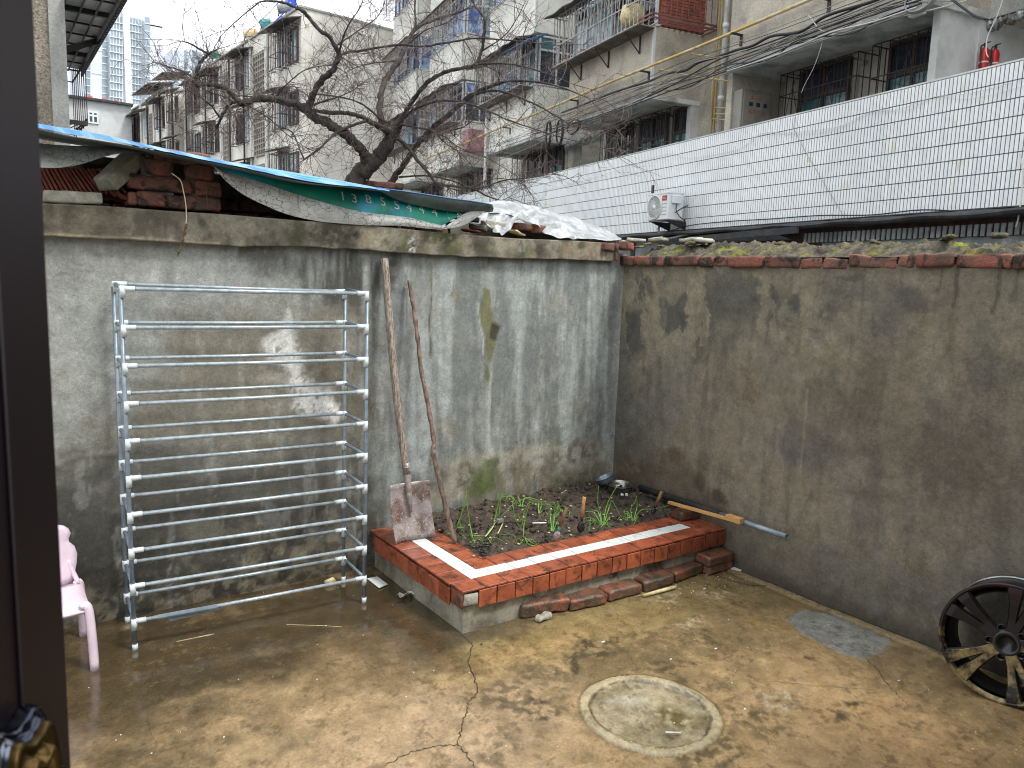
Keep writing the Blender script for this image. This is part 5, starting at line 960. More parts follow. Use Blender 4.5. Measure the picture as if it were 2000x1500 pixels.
M['paneG'] = mat('green_pane', (90, 150, 128), .12, (50, 96, 84), 2.5, .42, .58, .1, 10, 0, .001, world=True)
M['paneL'] = mat('pale_curtained_pane', (176, 196, 204), .15, (120, 150, 160), 3.5, .42, .58, .1, 10, 0, .001, world=True)
M['awn'] = mat('dark_awning_sheet', (72, 70, 66), .7, (104, 100, 92), 4, .42, .6, .15, 20, .2, .003, world=True)
M['awnb'] = mat('blue_awning_sheet', (74, 128, 178), .5, None, bump=0)
M['yellow'] = mat('yellow_gas_pipe', (190, 160, 80), .45, (200, 186, 150), 3, .48, .6, .1, 40, .1, .001, world=True, col3=(120, 84, 50), s3=5, lo3=.64, hi3=.72)
M['pvc'] = mat('white_drain_pipe', (212, 214, 212), .4, (188, 186, 178), 3, .5, .65, .05, 30, .05, .001, world=True)
M['cable'] = mat('black_cable', (30, 32, 40), .5, None, bump=0)
M['cableg'] = mat('grey_cable', (136, 134, 130), .6, None, bump=0)
M['cablew'] = mat('pale_cable', (196, 194, 186), .6, None, bump=0)
M['redbrick'] = mat('red_brick_infill', (160, 92, 74), .85, (126, 76, 64), 6, .4, .6, .15, 30, .3, .003, world=True)
M['pinkw'] = mat('pink_wall', (184, 138, 142), .85, (160, 122, 122), 4, .4, .6, .08, 20, .1, .003, world=True)
M['red'] = mat('extinguisher_red', (186, 30, 34), .3, None, bump=0)
M['acw'] = mat('ac_casing', (216, 220, 220), .35, (200, 206, 206), 6, .5, .65, .03, 40, .03, .001)
M['acg'] = mat('fan_grille_grey', (160, 166, 158), .5, None, bump=0)
M['foil'] = mat('insulation_foil', (170, 174, 176), .35, (96, 92, 84), 12, .45, .55, .1, 30, .8, .02, metal=.5, world=True)
M['boxg'] = mat('meter_box_paint', (136, 130, 120), .5, (112, 112, 108), 3, .42, .6, .05, 20, .05, .001, world=True)
M['redp'] = mat('red_print', (170, 50, 50), .6, None, bump=0)
M['blackp'] = mat('black_print', (50, 52, 54), .6, None, bump=0)
# ---- white tiled parapet: strips 52 mm apart in eight rows
tw_ = E('tiled_parapet', Bt(9, 0, 2.6), 'long white parapet faced with narrow upright tiles', 'parapet wall')
S0, S1, Z0, Z1, PITCH_, RH = 3.6, 25.6, 2.605, 4.215, .0522, .2
mb = MB(Bt); mb.box(S0, S1, .0, .30, Z0, Z1); O('parapet_core', mb, M['grout'], tw_)
mb = MB(Bt); mb.box(S0, S1, -.005, .31, Z1, Z1+.02); O('parapet_top', mb, M['whitew'], tw_)
bm = bmesh.new(); bmesh.ops.create_cube(bm, size=1); bmesh.ops.scale(bm, vec=(.040, .010, .188), verts=bm.verts); bmesh.ops.bevel(bm, geom=list(bm.edges), offset=.0012, segments=1, affect='EDGES'); tme = bpy.data.meshes.new('glazed_tile'); bm.to_mesh(tme); bm.free(); tme.materials.append(M['glaze'])
near = 0; mb = MB(Bt)
ncol = int((S1-S0)/PITCH_)
vis0 = Bi(2003, 200, 0)[0]
col0 = int((vis0-S0)/PITCH_)
for i in range(ncol):
    s_ = S0+(i+.5)*PITCH_
    for r_i in range(8):
        z = Z0+(r_i+.5)*RH+.006
        if random.random() < .0004: continue
        if col0 <= i and near < 296:
            near += 1; q = Bt(s_, -.004, z)
            place('tile', tme, None, tw_, q, (random.uniform(-.004, .004), 0, RZB+random.uniform(-.006, .006)))
        else:
            w = .0192; j = random.uniform(-.001, .001); mb.box(s_-w, s_+w, -.009+j, 0, z-.094, z+.094)
O('tile_field', mb, M['glazew'], tw_, kind='stuff')
# ---- dark eave and shop fronts under the parapet
ev = E('shop_front', Bt(9, .3, 0), 'dark eave and low shop fronts below the white parapet', 'building')
mb = MB(Bt)
ss_ = np.linspace(S0, 20, 90)
rows = [[(a, -.25+dd_, zz+.012*math.sin(a*5+dd_*9)) for a in ss_] for dd_, zz in ((.3, 2.60), (0, 2.56), (-.02, 2.53), (0, 2.50), (.35, 2.50))]; mb.sheet(rows); O('eave', mb, M['dark'], ev)
mb = MB(Bt); mb.box(S0, 22, .34, .4, -.3, 2.55); O('shop_wall', mb, M['brownbeam'], ev)
for a, b, z0_, z1_, m_, nm in ((12.3, 13.6, 1.9, 2.46, 'greysheet', 'shutter_panel'), (9.3, 12.2, 1.7, 2.28, 'frost', 'frosted_window'), (4.2, 8.6, 2.14, 2.3, 'greysheet', 'roller_housing'), (4.2, 8.6, 1.2, 2.1, 'brownbeam', 'brown_shutter'), (13.8, 16, 1.8, 2.4, 'greysheet', 'shutter_panel'), (16.2, 19, 1.8, 2.4, 'frost', 'frosted_window')):
    mb = MB(Bt); mb.box(a, b, .2, .335, z0_, z1_); O(nm, mb, M[m_], ev, bevel=.004)
for a in (9.25, 9.9, 10.6, 11.3, 12.0): mb = MB(Bt); mb.box(a, a+.06, .17, .2, 1.7, 2.32); O('window_post', mb, M['greysheet'], ev)
cs = MB(Bt); nn_ = 70
for k in range(nn_):
    a = 9.2+(12.6-9.2)*k/nn_; cs.add([(a, -.2, 2.44), (a+.024, -.2, 2.452), (a+.049, -.2, 2.44), (a, .2, 2.36), (a+.024, .2, 2.372), (a+.049, .2, 2.36)], [(0, 1, 4, 3), (1, 2, 5, 4)])
O('corrugated_canopy', cs, M['greysheet'], ev)
cs = MB(Bt)
for k in range(60): a = 4+4.9*k/60; cs.box(a, a+.05, .1, .12, 2.3, 2.44)
O('ribbed_fascia', cs, M['greysheet'], ev)
mb = MB(Bt); mb.bar((8.6, -.3, 2.46), (11.2, -.3, 2.40), .05, .10); O('sagging_black_strip', mb, M['dark'], ev)
for lab, pts, m_ in (('black hose slung under the parapet edge', ((1225, 462), (1290, 455), (1350, 440), (1430, 432), (1500, 428), (1600, 421), (1700, 420), (1800, 410), (1900, 414), (1990, 408)), 'cable'), ('pale cord dangling at the right end of the parapet', ((1992, 300), (1998, 340), (1994, 390), (1992, 405), (1988, 430), (1984, 443)), 'cablew')):
    mb = MB(Bt); mb.tube(cr([Bp(a, b, -.06) for a, b in pts], 5), .009, 5); O('cable', mb, M[m_], None, label=lab, cat='cable')
for lab, pts, r_, m_ in (('upper pale wires sagging over the white tiles', ((1060, 372), (1120, 358), (1200, 335), (1300, 301), (1345, 309), (1440, 292), (1487, 261), (1552, 259), (1650, 245), (1702, 217), (1755, 213), (1825, 189), (1895, 182), (2005, 154)), .0028, 'cablew'), ('lower pale wires sagging over the white tiles', ((1487, 261), (1560, 262), (1620, 255), (1702, 219), (1770, 217), (1825, 189), (1880, 195), (1950, 182), (2005, 166)), .0025, 'cablew'), ('thin wire falling across the middle of the white tiles', ((1553, 228), (1550, 250), (1556, 262), (1575, 300), (1605, 350), (1640, 410), (1652, 428)), .0035, 'cableg')):
    mb = MB(Bt); mb.tube(cr([Bp(a, b, -.03) for a, b in pts], 5), r_, 5); O('wire', mb, M[m_], None, label=lab, cat='wire')
# ---- air conditioner
sa, za = Bi(1307, 374, -.48); sb, _ = Bi(1267, 376, -.48); _, zb_ = Bi(1307, 428, -.48)
ac = E('ac_unit', Bt(sa, -.48, zb_), 'white outdoor air conditioner unit bracketed to the tiled parapet', 'air conditioner')
mb = MB(Bt); mb.box(sa, sb, -.48, -.15, zb_, za); O('casing', mb, M['acw'], ac, bevel=.012)
mb = MB(Bt); mb.box(sa-.008, sb+.008, -.488, -.142, za-.03, za+.004); O('top_cover', mb, M['acw'], ac, bevel=.006)
wA = sb-sa; hA = za-zb_; cA = (sb-wA*.36, (za+zb_)/2-.01); Rf = min(hA*.44, wA*.34)
Rot = lambda a, b, c: Bt(cA[0]+a, -.482-c, cA[1]+b)
mb = MB(Rot); mb.lathe([(Rf, -.0), (Rf, .022), (Rf*.95, .022), (Rf*.95, 0)], 36); O('fan_ring', mb, M['acw'], ac, smooth=True)
mb = MB(Rot); mb.lathe([(.001, .001), (Rf*.95, .001)], 32); O('fan_back', mb, M['acg'], ac)
mb = MB(Rot); mb.lathe([(.001, .024), (Rf*.2, .022), (Rf*.2, .004)], 24); O('fan_hub', mb, M['acw'], ac, smooth=True)
mb = MB(Rot)
for k in range(22):
    a0 = 2*math.pi*k/22; pts = [((Rf*(.2+.75*t))*math.cos(a0+t*.9), (Rf*(.2+.75*t))*math.sin(a0+t*.9), .014) for t in np.linspace(0, 1, 6)]; mb.tube(pts, .005, 4, False)
O('grille_blades', mb, M['acw'], ac, kind='stuff')
lx0 = sa+wA*.08; lz = za-hA*.12; mb = MB(Bt); mb.box(lx0, lx0+wA*.22, -.486, -.4805, lz-hA*.18, lz); lg = O('red_badge', mb, M['redp'], ac)
me = textmesh('TCL', 1.0); co = np.array([v_.co[:] for v_ in me.vertices]); wt_ = co[:, 0].max()-co[:, 0].min(); mb = MB(Bt); mb.add([(lx0+wA*.20-(c_[0]-co[:, 0].min())/wt_*wA*.18, -.4875, lz-hA*.13+c_[1]*hA*.11) for c_ in co], [tuple(p.vertices) for p in me.polygons]); O('badge_letters', mb, M['white'], lg)
for k in range(4): mb = MB(Bt); z = zb_+hA*(.18+.13*k); mb.box(sa+wA*.07, sa+wA*.30, -.484, -.4805, z, z+.012); O('louvre', mb, M['acg'], ac)
mb = MB(Bt); mb.box(sa-.05, sa-.001, -.42, -.24, za-hA*.42, za-hA*.12); O('service_cover', mb, M['acw'], ac, bevel=.01)
mb = MB(Bt)
mb.tube(cr([(sa-.05, -.33, za-hA*.42), (sa-.06, -.34, za-hA*.7), (sa-.05, -.2, zb_+.02)], 5), .009, 5); O('power_lead', mb, M['cable'], ac)
mb = MB(Bt); mb.tube(cr([(sa-.05, -.36, zb_+hA*.25), (sa-.1, -.25, zb_+hA*.42), (sa-.04, -.08, zb_+hA*.55)], 5), .011, 5); O('coolant_pipe', mb, M['cable'], ac)
for s_ in (sa+.06, sb-.12):
    mb = MB(Bt); mb.prism([(-.52, zb_-.01), (-.02, zb_-.01), (-.02, zb_-.16), (-.06, zb_-.16)], .012, Matrix(((0, 0, 1, s_), (1, 0, 0, 0), (0, 1, 0, 0), (0, 0, 0, 1)))); O('bracket', mb, M['blackpl'], ac)
mb = MB(Bt); q = Bi(1275, 365, -.3); mb.tube([(q[0], -.3, za+.0), (q[0], -.3, za+.05)], .006, 6); mb.box(q[0]-.025, q[0]+.025, -.315, -.285, za+.05, za+.2); O('antenna_box', mb, M['blackpl'], ac)
mb = MB(Bt); mb.tube(cr([Bp(1288, 440, -.2), Bp(1286, 450, -.2), Bp(1292, 460, -.2), Bp(1306, 466, -.2), Bp(1340, 458, -.2), Bp(1375, 452, -.2)], 5), .022, 8); O('drain_hose', mb, M['cableg'], ac, smooth=True)
# ---- right apartment building
ab = E('apartment_building', Bt(13, 2.2, 0), 'grey apartment block with caged balconies rising above the white parapet', 'building')
def window(T, x0, x1, y, z0, z1, par, fm='wframe', pm='paneD', pm2=None, cols=2, tz=None, out=-1, ft=.05):
    """window in plane y of frame T; out = direction of the outside along y"""
    f = MB(T); e = ft
    def b_(a0, a1, c0, c1): f.box(a0, a1, min(y, y+out*.06), max(y, y+out*.06), c0, c1)
    b_(x0, x1, z0, z0+e); b_(x0, x1, z1-e, z1)
    for k in range(cols+1): a = x0+(x1-x0-e)*k/cols; b_(a, a+e, z0+e, z1-e)
    if tz:
        for k in range(cols): a = x0+(x1-x0-e)*k/cols+e; b_(a, x0+(x1-x0-e)*(k+1)/cols, tz-e*.6, tz+e*.6)
    fo = O('window', f, M[fm], par); zs = [z0+e, tz, z1-e] if tz else [z0+e, z1-e]
    for k in range(cols):
        a, b = x0+(x1-x0-e)*k/cols+e, x0+(x1-x0-e)*(k+1)/cols
        for j in range(len(zs)-1):
            g_ = MB(T); yy_ = y+out*.02; g_.add([(a, yy_, zs[j]), (b, yy_, zs[j]), (b, yy_, zs[j+1]), (a, yy_, zs[j+1])], [(0, 1, 2, 3)])
            O('pane', g_, M[(pm2 if (pm2 and j == len(zs)-2 and tz) else pm) if not isinstance(pm, list) else random.choice(pm)], fo)
    return fo
def cage(T, x0, x1, y, z0, z1, par, proj=.4, m='iron', sp=.13, out=-1, fancy=True, r=.008, mids=(.4,), ends=True, nm='window_cage'):
    mb = MB(T); yo = y+out*proj; R2 = r*2
    def bb(a, b, w=R2): mb.bar(a, b, w)
    for z in [z0, z1]+[z0+(z1-z0)*k for k in mids]: bb((x0, yo, z), (x1, yo, z)); bb((x0, y, z), (x0, yo, z)); bb((x1, y, z), (x1, yo, z))
    n = max(2, int((x1-x0)/sp))
    for k in range(n+1): a = x0+(x1-x0)*k/n; bb((a, yo, z0), (a, yo, z1), R2*.8)
    if ends:
        for k in range(1, 3):
            for a in (x0, x1): bb((a, y+out*proj*k/3, z0), (a, y+out*proj*k/3, z1), R2*.8)
    for k in range(0, n+1, 2): a = x0+(x1-x0)*k/n; bb((a, y, z1), (a, yo, z1), R2*.7); bb((a, y, z0), (a, yo, z0), R2*.7)
    if fancy:
        zz = z0+(z1-z0)*.45; hr = (z1-zz)*.95
        for k in range(max(1, int((x1-x0)/.8))):
            c_ = x0+.4+.8*k
            if c_+.3 > x1: break
            pts = [(c_+.36*math.cos(t), yo, zz+hr*math.sin(t)) for t in np.linspace(0, math.pi, 10)]; mb.tube(pts, r*.8, 4, False)
            for t in (.9, 1.57, 2.25): bb((c_, yo, zz), (c_+.36*math.cos(t), yo, zz+hr*math.sin(t)), R2*.6)
    return O(nm, mb, M[m], par)
def part(nm, m, T, *b, par=None, bevel=0, label=None):
    for q in (b if isinstance(b[0], (tuple, list)) else [b]): mb = MB(T); mb.box(*q); o_ = O(nm, mb, M[m], par or ab, bevel=bevel, label=label)
    return o_
part('floor_slab', 'stuccog', Bt, (S0-1, 40, .3, 3.4, 3.05, 3.2))
part('recessed_wall', 'porchwall', Bt, (7.9, 11.78, 2.2, 2.5, 3.2, 6.0), (14.3, 18.0, 2.2, 2.5, 3.2, 6.0), (20.2, 23.5, 2.2, 2.5, 3.2, 6.0), (26.0, 29.6, 2.2, 2.5, 3.2, 6.0), (31.3, 34.9, 2.2, 2.5, 3.2, 6.0), (3, 6.2, 2.2, 2.5, 3.2, 6.0))
part('stair_wall', 'stucco', Bt, (11.8, 14.3, 2.12, 2.5, 3.2, 16), (11.6, 14.4, 2.5, 3.2, 6.0, 16))
part('stair_wall', 'cream', Bt, (23.5, 26.0, 2.12, 2.5, 3.2, 16), (29.6, 31.3, 2.12, 2.5, 3.2, 16))
part('stair_wall', 'stuccog', Bt, (18.0, 20.2, 2.12, 2.5, 5.54, 16), (3.0, 7.9, 2.12, 2.5, 5.54, 16))
part('porch_wall', 'whitew', Bt, (7.75, 7.9, 2.0, 3.4, 3.2, 5.54), (6.2, 7.75, 3.3, 3.4, 3.2, 5.54), (18.0, 18.15, 2.0, 3.3, 3.2, 5.54), (18.15, 20.2, 3.2, 3.3, 3.2, 5.54))
part('porch_side_wall', 'stucco', Bt, (11.8, 11.95, .95, 2.12, 3.2, 5.54))
part('porch_side_wall', 'whitew', Bt, (14.28, 14.42, 1.9, 2.2, 3.2, 5.54), (7.78, 7.9, 1.2, 2.0, 3.2, 5.54))
part('upper_mass', 'cream', Bt, (14.3, 35, 2.5, 9, 5.8, 19))
part('upper_mass', 'stucco', Bt, (3, 14.29, 2.5, 9, 5.8, 16))
bays = [(3.0, 5.9, 2, 'stucco'), (7.72, 11.8, 2, 'stucco'), (14.28, 18.0, 2, 'stucco'), (20.15, 23.5, 3, 'cream'), (26.0, 29.62, 4, 'cream'), (31.3, 34.95, 5, 'cream')]
ZB, ST, FH_ = 5.54, 2.93, 1.49
for bi, (a, b, nst, m_) in enumerate(bays):
    part('edge_beam', 'soffit', Bt, (a-.01, b+.01, .80, 1.0, ZB, ZB+.1), (a-.01, a+.18, 1.0, 2.2, ZB, ZB+.1), (b-.18, b+.01, 1.0, 2.2, ZB, ZB+.1))
    part('soffit', 'soffit', Bt, (a+.18, b-.18, 1.0, 2.2, ZB+.09, ZB+.2))
    for k in range(nst):
        z = ZB+.1+k*ST if k == 0 else ZB+k*ST; zt_ = ZB+k*ST+FH_; zn = ZB+(k+1)*ST
        part('balcony_wall', m_, Bt, (a, b, .82, .95, z, zt_), (a, a+.12, .95, 2.12, z, zt_), (b-.12, b, .95, 2.12, z, zt_))
        part('sill', 'whitew', Bt, (a-.02, b+.02, .79, .97, zt_, zt_+.04))
        part('corner_strip', 'whitew', Bt, (a-.006, a+.05, .812, .82, z, zt_), (a-.006, a, .82, .87, z, zt_))
        if bi in (0,): continue
        pm = {1: ['paneL', 'paneD'], 2: ['paneL', 'paneL', 'paneD'], 3: ['paneT', 'paneD'] if k == 0 else ['paneB', 'paneL'], 4: ['paneG', 'paneD', 'paneB'] if k == 0 else ['paneB', 'paneL', 'paneB'], 5: ['paneB', 'paneL', 'paneD']}[bi]
        window(Bt, a+.05, b-.05, .93, zt_+.04, zn-.06, ab, 'wframew' if bi < 5 else 'wframeb', pm, None, 6, zt_+1.0, ft=.045)
        TS = lambda x, y, z_: Bt(a+y, x, z_)       # near-end face: x runs along d, y into the bay
        if bi == 2 and k == 0:
            bw_ = part('brick_infill', 'redbrick', Bt, (a+.02, a+.1, .98, 2.12, zt_+.04, zn-.06))
            mbk = MB(Bt)
            for r_i in range(21):
                for c_i in range(6):
                    x_ = .99+c_i*.19-(r_i % 2)*.09
                    if x_ < .98 or x_+.18 > 2.12: continue
                    mbk.box(a+.004, a+.02, x_, x_+.18, zt_+.05+r_i*.064, zt_+.05+r_i*.064+.054)
            O('infill_bricks', mbk, M['redbrick'], ab, kind='stuff')
        else:
            TS2 = (lambda a_: (lambda x, y, z_: Bt(a_+y, x, z_)))(a)
            window(TS2, .97, 2.1, .06, zt_+.04, zn-.06, ab, 'wframew', pm, None, 2, zt_+1.0, ft=.045)
        cm = {1: 'iron', 2: 'ironw', 3: 'ironw', 4: 'ironw', 5: 'ironw'}[bi]
        if not (bi == 1): cage(Bt, a-.02, b+.1, .8, zt_-.04, zn-.3, ab, .42, cm, .15, r=.011)
        if bi >= 2 and k == 0:
            mb = MB(Bt); mb.slab([[(x_, .8, zn-.14+.01*math.sin(x_*9)) for x_ in np.linspace(a-.2, b+.3, 30)], [(x_, .15, zn-.32+.02*math.sin(x_*7)) for x_ in np.linspace(a-.2, b+.3, 30)]], (0, 0, .02)); O('awning', mb, M['awn'], ab)
            part('cage_tray', 'awn', Bt, (a-.02, b+.1, .38, .8, zt_-.07, zt_-.045))
        if bi >= 3 and k >= 1 and k < nst-1:
            mb = MB(Bt); mb.slab([[(a-.1, .8, zn-.1), (b+.2, .8, zn-.1)], [(a-.1, .3, zn-.28), (b+.2, .3, zn-.28)]], (0, 0, .02)); O('awning', mb, M['awn'], ab)
    for q in np.arange(a+.5, b, 1.3):
        mb = MB(Bt); mb.bar((q, .80, ZB+FH_-.45), (q, .80, ZB+FH_-.08), .03); mb.bar((q, .80, ZB+FH_-.45), (q, .42, ZB+FH_-.08), .02); O('cage_bracket', mb, M['iron'], ab)
# red iron cage wrapping the near end of the middle bay
mb = MB(Bt); a = 14.28; z0_, z1_ = 7.0, 8.3
for z in (z0_, z1_, 7.08):
    mb.bar((a-.5, .42, z), (a, .42, z), .03); mb.bar((a-.5, .42, z), (a-.5, 2.05, z), .03); mb.bar((a-.5, 2.05, z), (a, 2.05, z), .03)
for k in range(12): d_ = .42+1.63*k/11; mb.bar((a-.5, d_, z0_), (a-.5, d_, z1_), .012); mb.bar((a-.5, d_, z0_), (a, d_, z0_), .012)
for k in range(5): d_ = .5+.33*k; mb.bar((a-.5, d_, 7.55), (a-.5, d_+.2, 7.9), .016); mb.bar((a-.5, d_+.2, 7.9), (a-.5, d_+.33, 7.55), .016)
O('red_iron_cage', mb, M['ironr'], ab)
# ground-level windows behind their cages
wins = [(10.12, 11.28, .4), (8.42, 9.35, .4), (16.9, 17.6, .3), (15.4, 16.6, .3), (14.6, 15.2, .3), (20.6, 21.6, .3), (22.0, 23.1, .3), (26.3, 27.5, .3), (28, 29.2, .3), (31.6, 32.8, .3), (33.2, 34.4, .3)]
for i, (a, b, pr) in enumerate(wins):
    part('window_surround', 'porchwall', Bt, (a-.1, b+.1, 2.16, 2.2, 3.9, 5.66))
    window(Bt, a, b, 2.14, 3.95, 5.6, ab, 'wframe', 'paneT', 'paneD', 2, 5.08)
cage(Bt, 9.62, 11.36, 2.16, 3.7, 5.5, ab, .46, 'iron', .155, mids=(.79,)); cage(Bt, 8.03, 9.34, 2.16, 3.7, 5.52, ab, .46, 'iron', .155, mids=(.72,))
cage(Bt, 15.3, 16.8, 2.16, 3.7, 5.5, ab, .6, 'iron', .15, mids=(.6,)); cage(Bt, 14.4, 15.25, 2.16, 3.7, 5.5, ab, .6, 'iron', .15, mids=(.6,)); cage(Bt, 16.9, 17.9, 2.16, 3.7, 5.5, ab, .4, 'iron', .14, mids=(.55,))
for a, b in ((20.4, 21.8), (21.9, 23.3), (26.2, 29.4), (31.5, 34.6)): cage(Bt, a, b, 2.16, 3.7, 5.5, ab, .5, 'iron', .2, mids=(.5,))
mb = MB(Bt); q = Bp(1683, 122, 2.1); mb.tube([(q[0], 2.2, q[2]), (q[0], 2.0, q[2])], .045, 10); O('vent_stub', mb, M['porchwall'], ab, smooth=True)
part('plate_patch', 'boxg', Bt, (7.742, 7.749, 2.05, 2.35, 4.95, 5.15), label='grey square patch on the white pier')
# pink wall strip and blue bag on far balconies
part('pink_parapet', 'pinkw', Bt, (25.4, 25.95, .9, 2.0, 6.0, 6.7))
mb = MB(Bt); q = Bp(990, 165, .5); mb.box(q[0]-.25, q[0]+.25, .45, .75, q[2]-.25, q[2]+.25); O('blue_bag', mb, M['awnb'], None, bevel=.08, label='blue bag in the cage of the teal-windowed balcony', cat='bag')
mb = MB(Bt); q = Bi(1060, 70, .5); mb.slab([[(19.5, .9, q[1]+.25), (21.2, .9, q[1]+.25)], [(19.5, .3, q[1]), (21.2, .3, q[1]+.05)]], (0, 0, .02)); O('blue_awning_sheet', mb, M['awnb'], ab)
# flower pots and things in the middle balcony cage
for lab, x, y, r_, h_, m_ in (('orange flower pot in the middle balcony cage, right one', 1139, 88, .09, .16, 'terra'), ('orange flower pot at the far end of the middle balcony cage', 1107, 106, .09, .14, 'terra')):
    q = Bp(x, y, .6); q = (q[0], .6, 7.0); mb = MB(lambda a, b, c, q=q: Bt(q[0]+a, q[1]+b, q[2]+c)); mb.lathe([(.001, 0), (r_*.7, 0), (r_, h_), (r_*.9, h_), (.001, h_*.85)], 14); O('flower_pot', mb, M[m_], None, smooth=True, label=lab, cat='flower pot')
q = Bp(1236, 22, .6); mb = MB(lambda a, b, c: Bt(q[0]+a, .6+b, 7.1+c)); mb.lathe([(.001, 0), (.2, .02), (.28, .2), (.24, .42), (.08, .5)], 14); O('tan_sack', mb, M['bone'], None, smooth=True, label='tan sack behind the bars of the middle balcony', cat='sack')
# ---- pipes
gp = E('gas_pipe', Bt(12, .68, 6.15), 'long yellow gas pipe running along the balcony fronts', 'pipe')
mb = MB(Bt); mb.tube([(s_, .66, 6.15+.012*math.sin(s_*.9)) for s_ in np.linspace(3, 33, 60)], .03, 8); O('main_pipe', mb, M['yellow'], gp, smooth=True)
for x in (1115, 1252, 1430, 985, 1600):
    s_ = Bi(x, 300-(x-1050)*.42, .66)[0]; mb = MB(Bt); mb.box(s_-.03, s_+.03, .58, .82, 6.09, 6.115); mb.box(s_-.03, s_+.03, .80, .82, 5.92, 6.09); O('pipe_bracket', mb, M['iron'], gp)
vp = E('gas_riser', Bt(*Bp(1405, 200, 1.9)), 'bundle of thin yellow gas risers beside the white drain pipe', 'pipe')
for k, x in enumerate((1398, 1403, 1408)):
    q = Bi(x, 130, 1.95); mb = MB(Bt); mb.tube([(q[0], 1.95, 4.2), (q[0], 1.95, 16)], .016, 6); O('riser', mb, M['yellow'], vp, smooth=True)
for pts in (((1275, 133), (1300, 138), (1350, 148), (1400, 155), (1432, 160)), ((1432, 160), (1428, 200), (1424, 235), (1390, 232)), ((1392, 130), (1390, 232)), ((1395, 210), (1428, 212)), ((1395, 222), (1428, 224)), ((1350, 105), (1370, 108), (1400, 112))):
    mb = MB(Bt); mb.tube([Bp(a, b, 1.75) if a > 1385 else Bp(a, b, 1.0 if a < 1330 else 1.5) for a, b in pts], .015, 6); O('branch_pipe', mb, M['yellow'], vp, smooth=True)
def dpipe(lab, x, y, d, z0_, z1_, r_=.055):
    q = Bi(x, y, d)[0]; r0 = E('drain_pipe', Bt(q, d, z0_), lab, 'drain pipe'); mb = MB(Bt); mb.tube([(q, d, z0_), (q, d, z1_)], r_, 12); O('tube', mb, M['pvc'], r0, smooth=True)
    for z in np.arange(z0_+.8, z1_, 1.45): mb = MB(Bt); mb.tube([(q, d, z), (q, d, z+.1)], r_*1.25, 12); O('collar', mb, M['pvc'], r0, smooth=True)
dpipe('white drain pipe beside the yellow risers', 1411, 150, 1.95, 3.2, 16); dpipe('white drain pipe with elbow, far along the block', 949, 290, .74, 3.2, 6.9)
mb = MB(Bt); q = Bp(949, 248, .74); mb.tube([(q[0], .74, 6.9), (q[0]-1.4, .74, 6.9)], .05, 10); O('drain_elbow', mb, M['pvc'], None, smooth=True, label='horizontal white pipe arm above the far drain pipe', cat='pipe')
# ---- meter box
q0, q1 = Bi(1437, 190, 1.0), Bi(1492, 250, 1.0)
mbx = E('meter_box', Bt(11.6, 1.4, 4.6), 'brown-grey meter cabinet on the stucco side wall', 'cabinet')
dA, dB_ = .98, 1.68; zt_ = Bi(1440, 190, .98)[1]
zt_ = 5.22
mb = MB(Bt); mb.box(11.55, 11.79, dA, dB_, 4.2, zt_); O('cabinet', mb, M['boxg'], mbx, bevel=.01)
mb = MB(Bt); mb.box(11.535, 11.55, dA+.04, dB_-.03, 4.24, zt_-.05); do_ = O('cabinet_door', mb, M['boxg'], mbx, bevel=.004)
for k in range(3): mb = MB(Bt); a = dA+.17+.17*k; mb.box(11.528, 11.535, a, a+.085, 4.93, 5.0); O('sight_window', mb, M['paneD'], do_)
try: cjk = bpy.data.fonts.load(bpy.utils.system_resource('DATAFILES')+'/fonts/Noto Sans CJK Regular.woff2')
except Exception: cjk = None
def btext(body, s_, d0, z0_, h_, m_, par, gap=1.0):
    me = textmesh(body, 1.0, None); 
    if not len(me.vertices): return
    co = np.array([v_.co[:] for v_ in me.vertices]); co[:, 0] -= co[:, 0].min(); mb = MB(Bt); mb.add([(s_, d0+c_[0]*h_*gap, z0_+c_[1]*h_) for c_ in co], [tuple(p.vertices) for p in me.polygons]); return O('printed_text', mb, M[m_], par)
btext('真 实 中 控', 11.533, dA+.16, 4.80, .085, 'redp', do_, 1.0); btext('户 表 箱', 11.533, dA+.2, 4.55, .08, 'redp', do_); btext('中电设备', 11.533, dA+.30, 5.06, .045, 'redp', do_)
mb = MB(Bt); mb.tube([(11.533, dA+.25+.028*math.cos(t), 5.085+.028*math.sin(t)) for t in np.linspace(.6, 5.7, 12)], .008, 5); O('red_emblem', mb, M['redp'], do_)
# ---- fire extinguishers, foil pipe
def ext(lab, s_, d, z, k=1):
    r0 = E('fire_extinguisher', Bt(s_, d, z), lab, 'fire extinguisher'); F_ = lambda a, b, c: Bt(s_+a, d+b, z+c)
    mb = MB(F_); mb.lathe([(.001, 0), (.07*k, 0), (.075*k, .02), (.075*k, .36*k), (.055*k, .43*k), (.025*k, .46*k)], 16); O('cylinder', mb, M['red'], r0, smooth=True)
    mb = MB(F_); mb.tube([(0, 0, .46*k), (0, 0, .52*k)], .022*k, 8); mb.bar((0, -.02, .52*k), (0, .12*k, .57*k), .02*k); O('valve_handle', mb, M['blackpl'], r0)
    mb = MB(F_); mb.tube(cr([(0, -.02, .5*k), (0, -.1*k, .46*k), (-.02, -.12*k, .3*k), (-.02, -.1*k, .08*k)], 5), .012*k, 6); O('hose', mb, M['blackpl'], r0)
    mb = MB(F_); mb.lathe([(.0765*k, .2*k), (.0765*k, .225*k)], 16); O('label_band', mb, M['white'], r0)
s1, z1_ = Bi(1917, 131, 2.3); s2, z2_ = Bi(1946, 127, 2.3)
ext('left red fire extinguisher hanging above the parapet at the right edge', 7.62, 1.97, 4.72, .84); ext('right red fire extinguisher, by the parapet at the right edge', 7.62, 2.2, 4.74, .82)
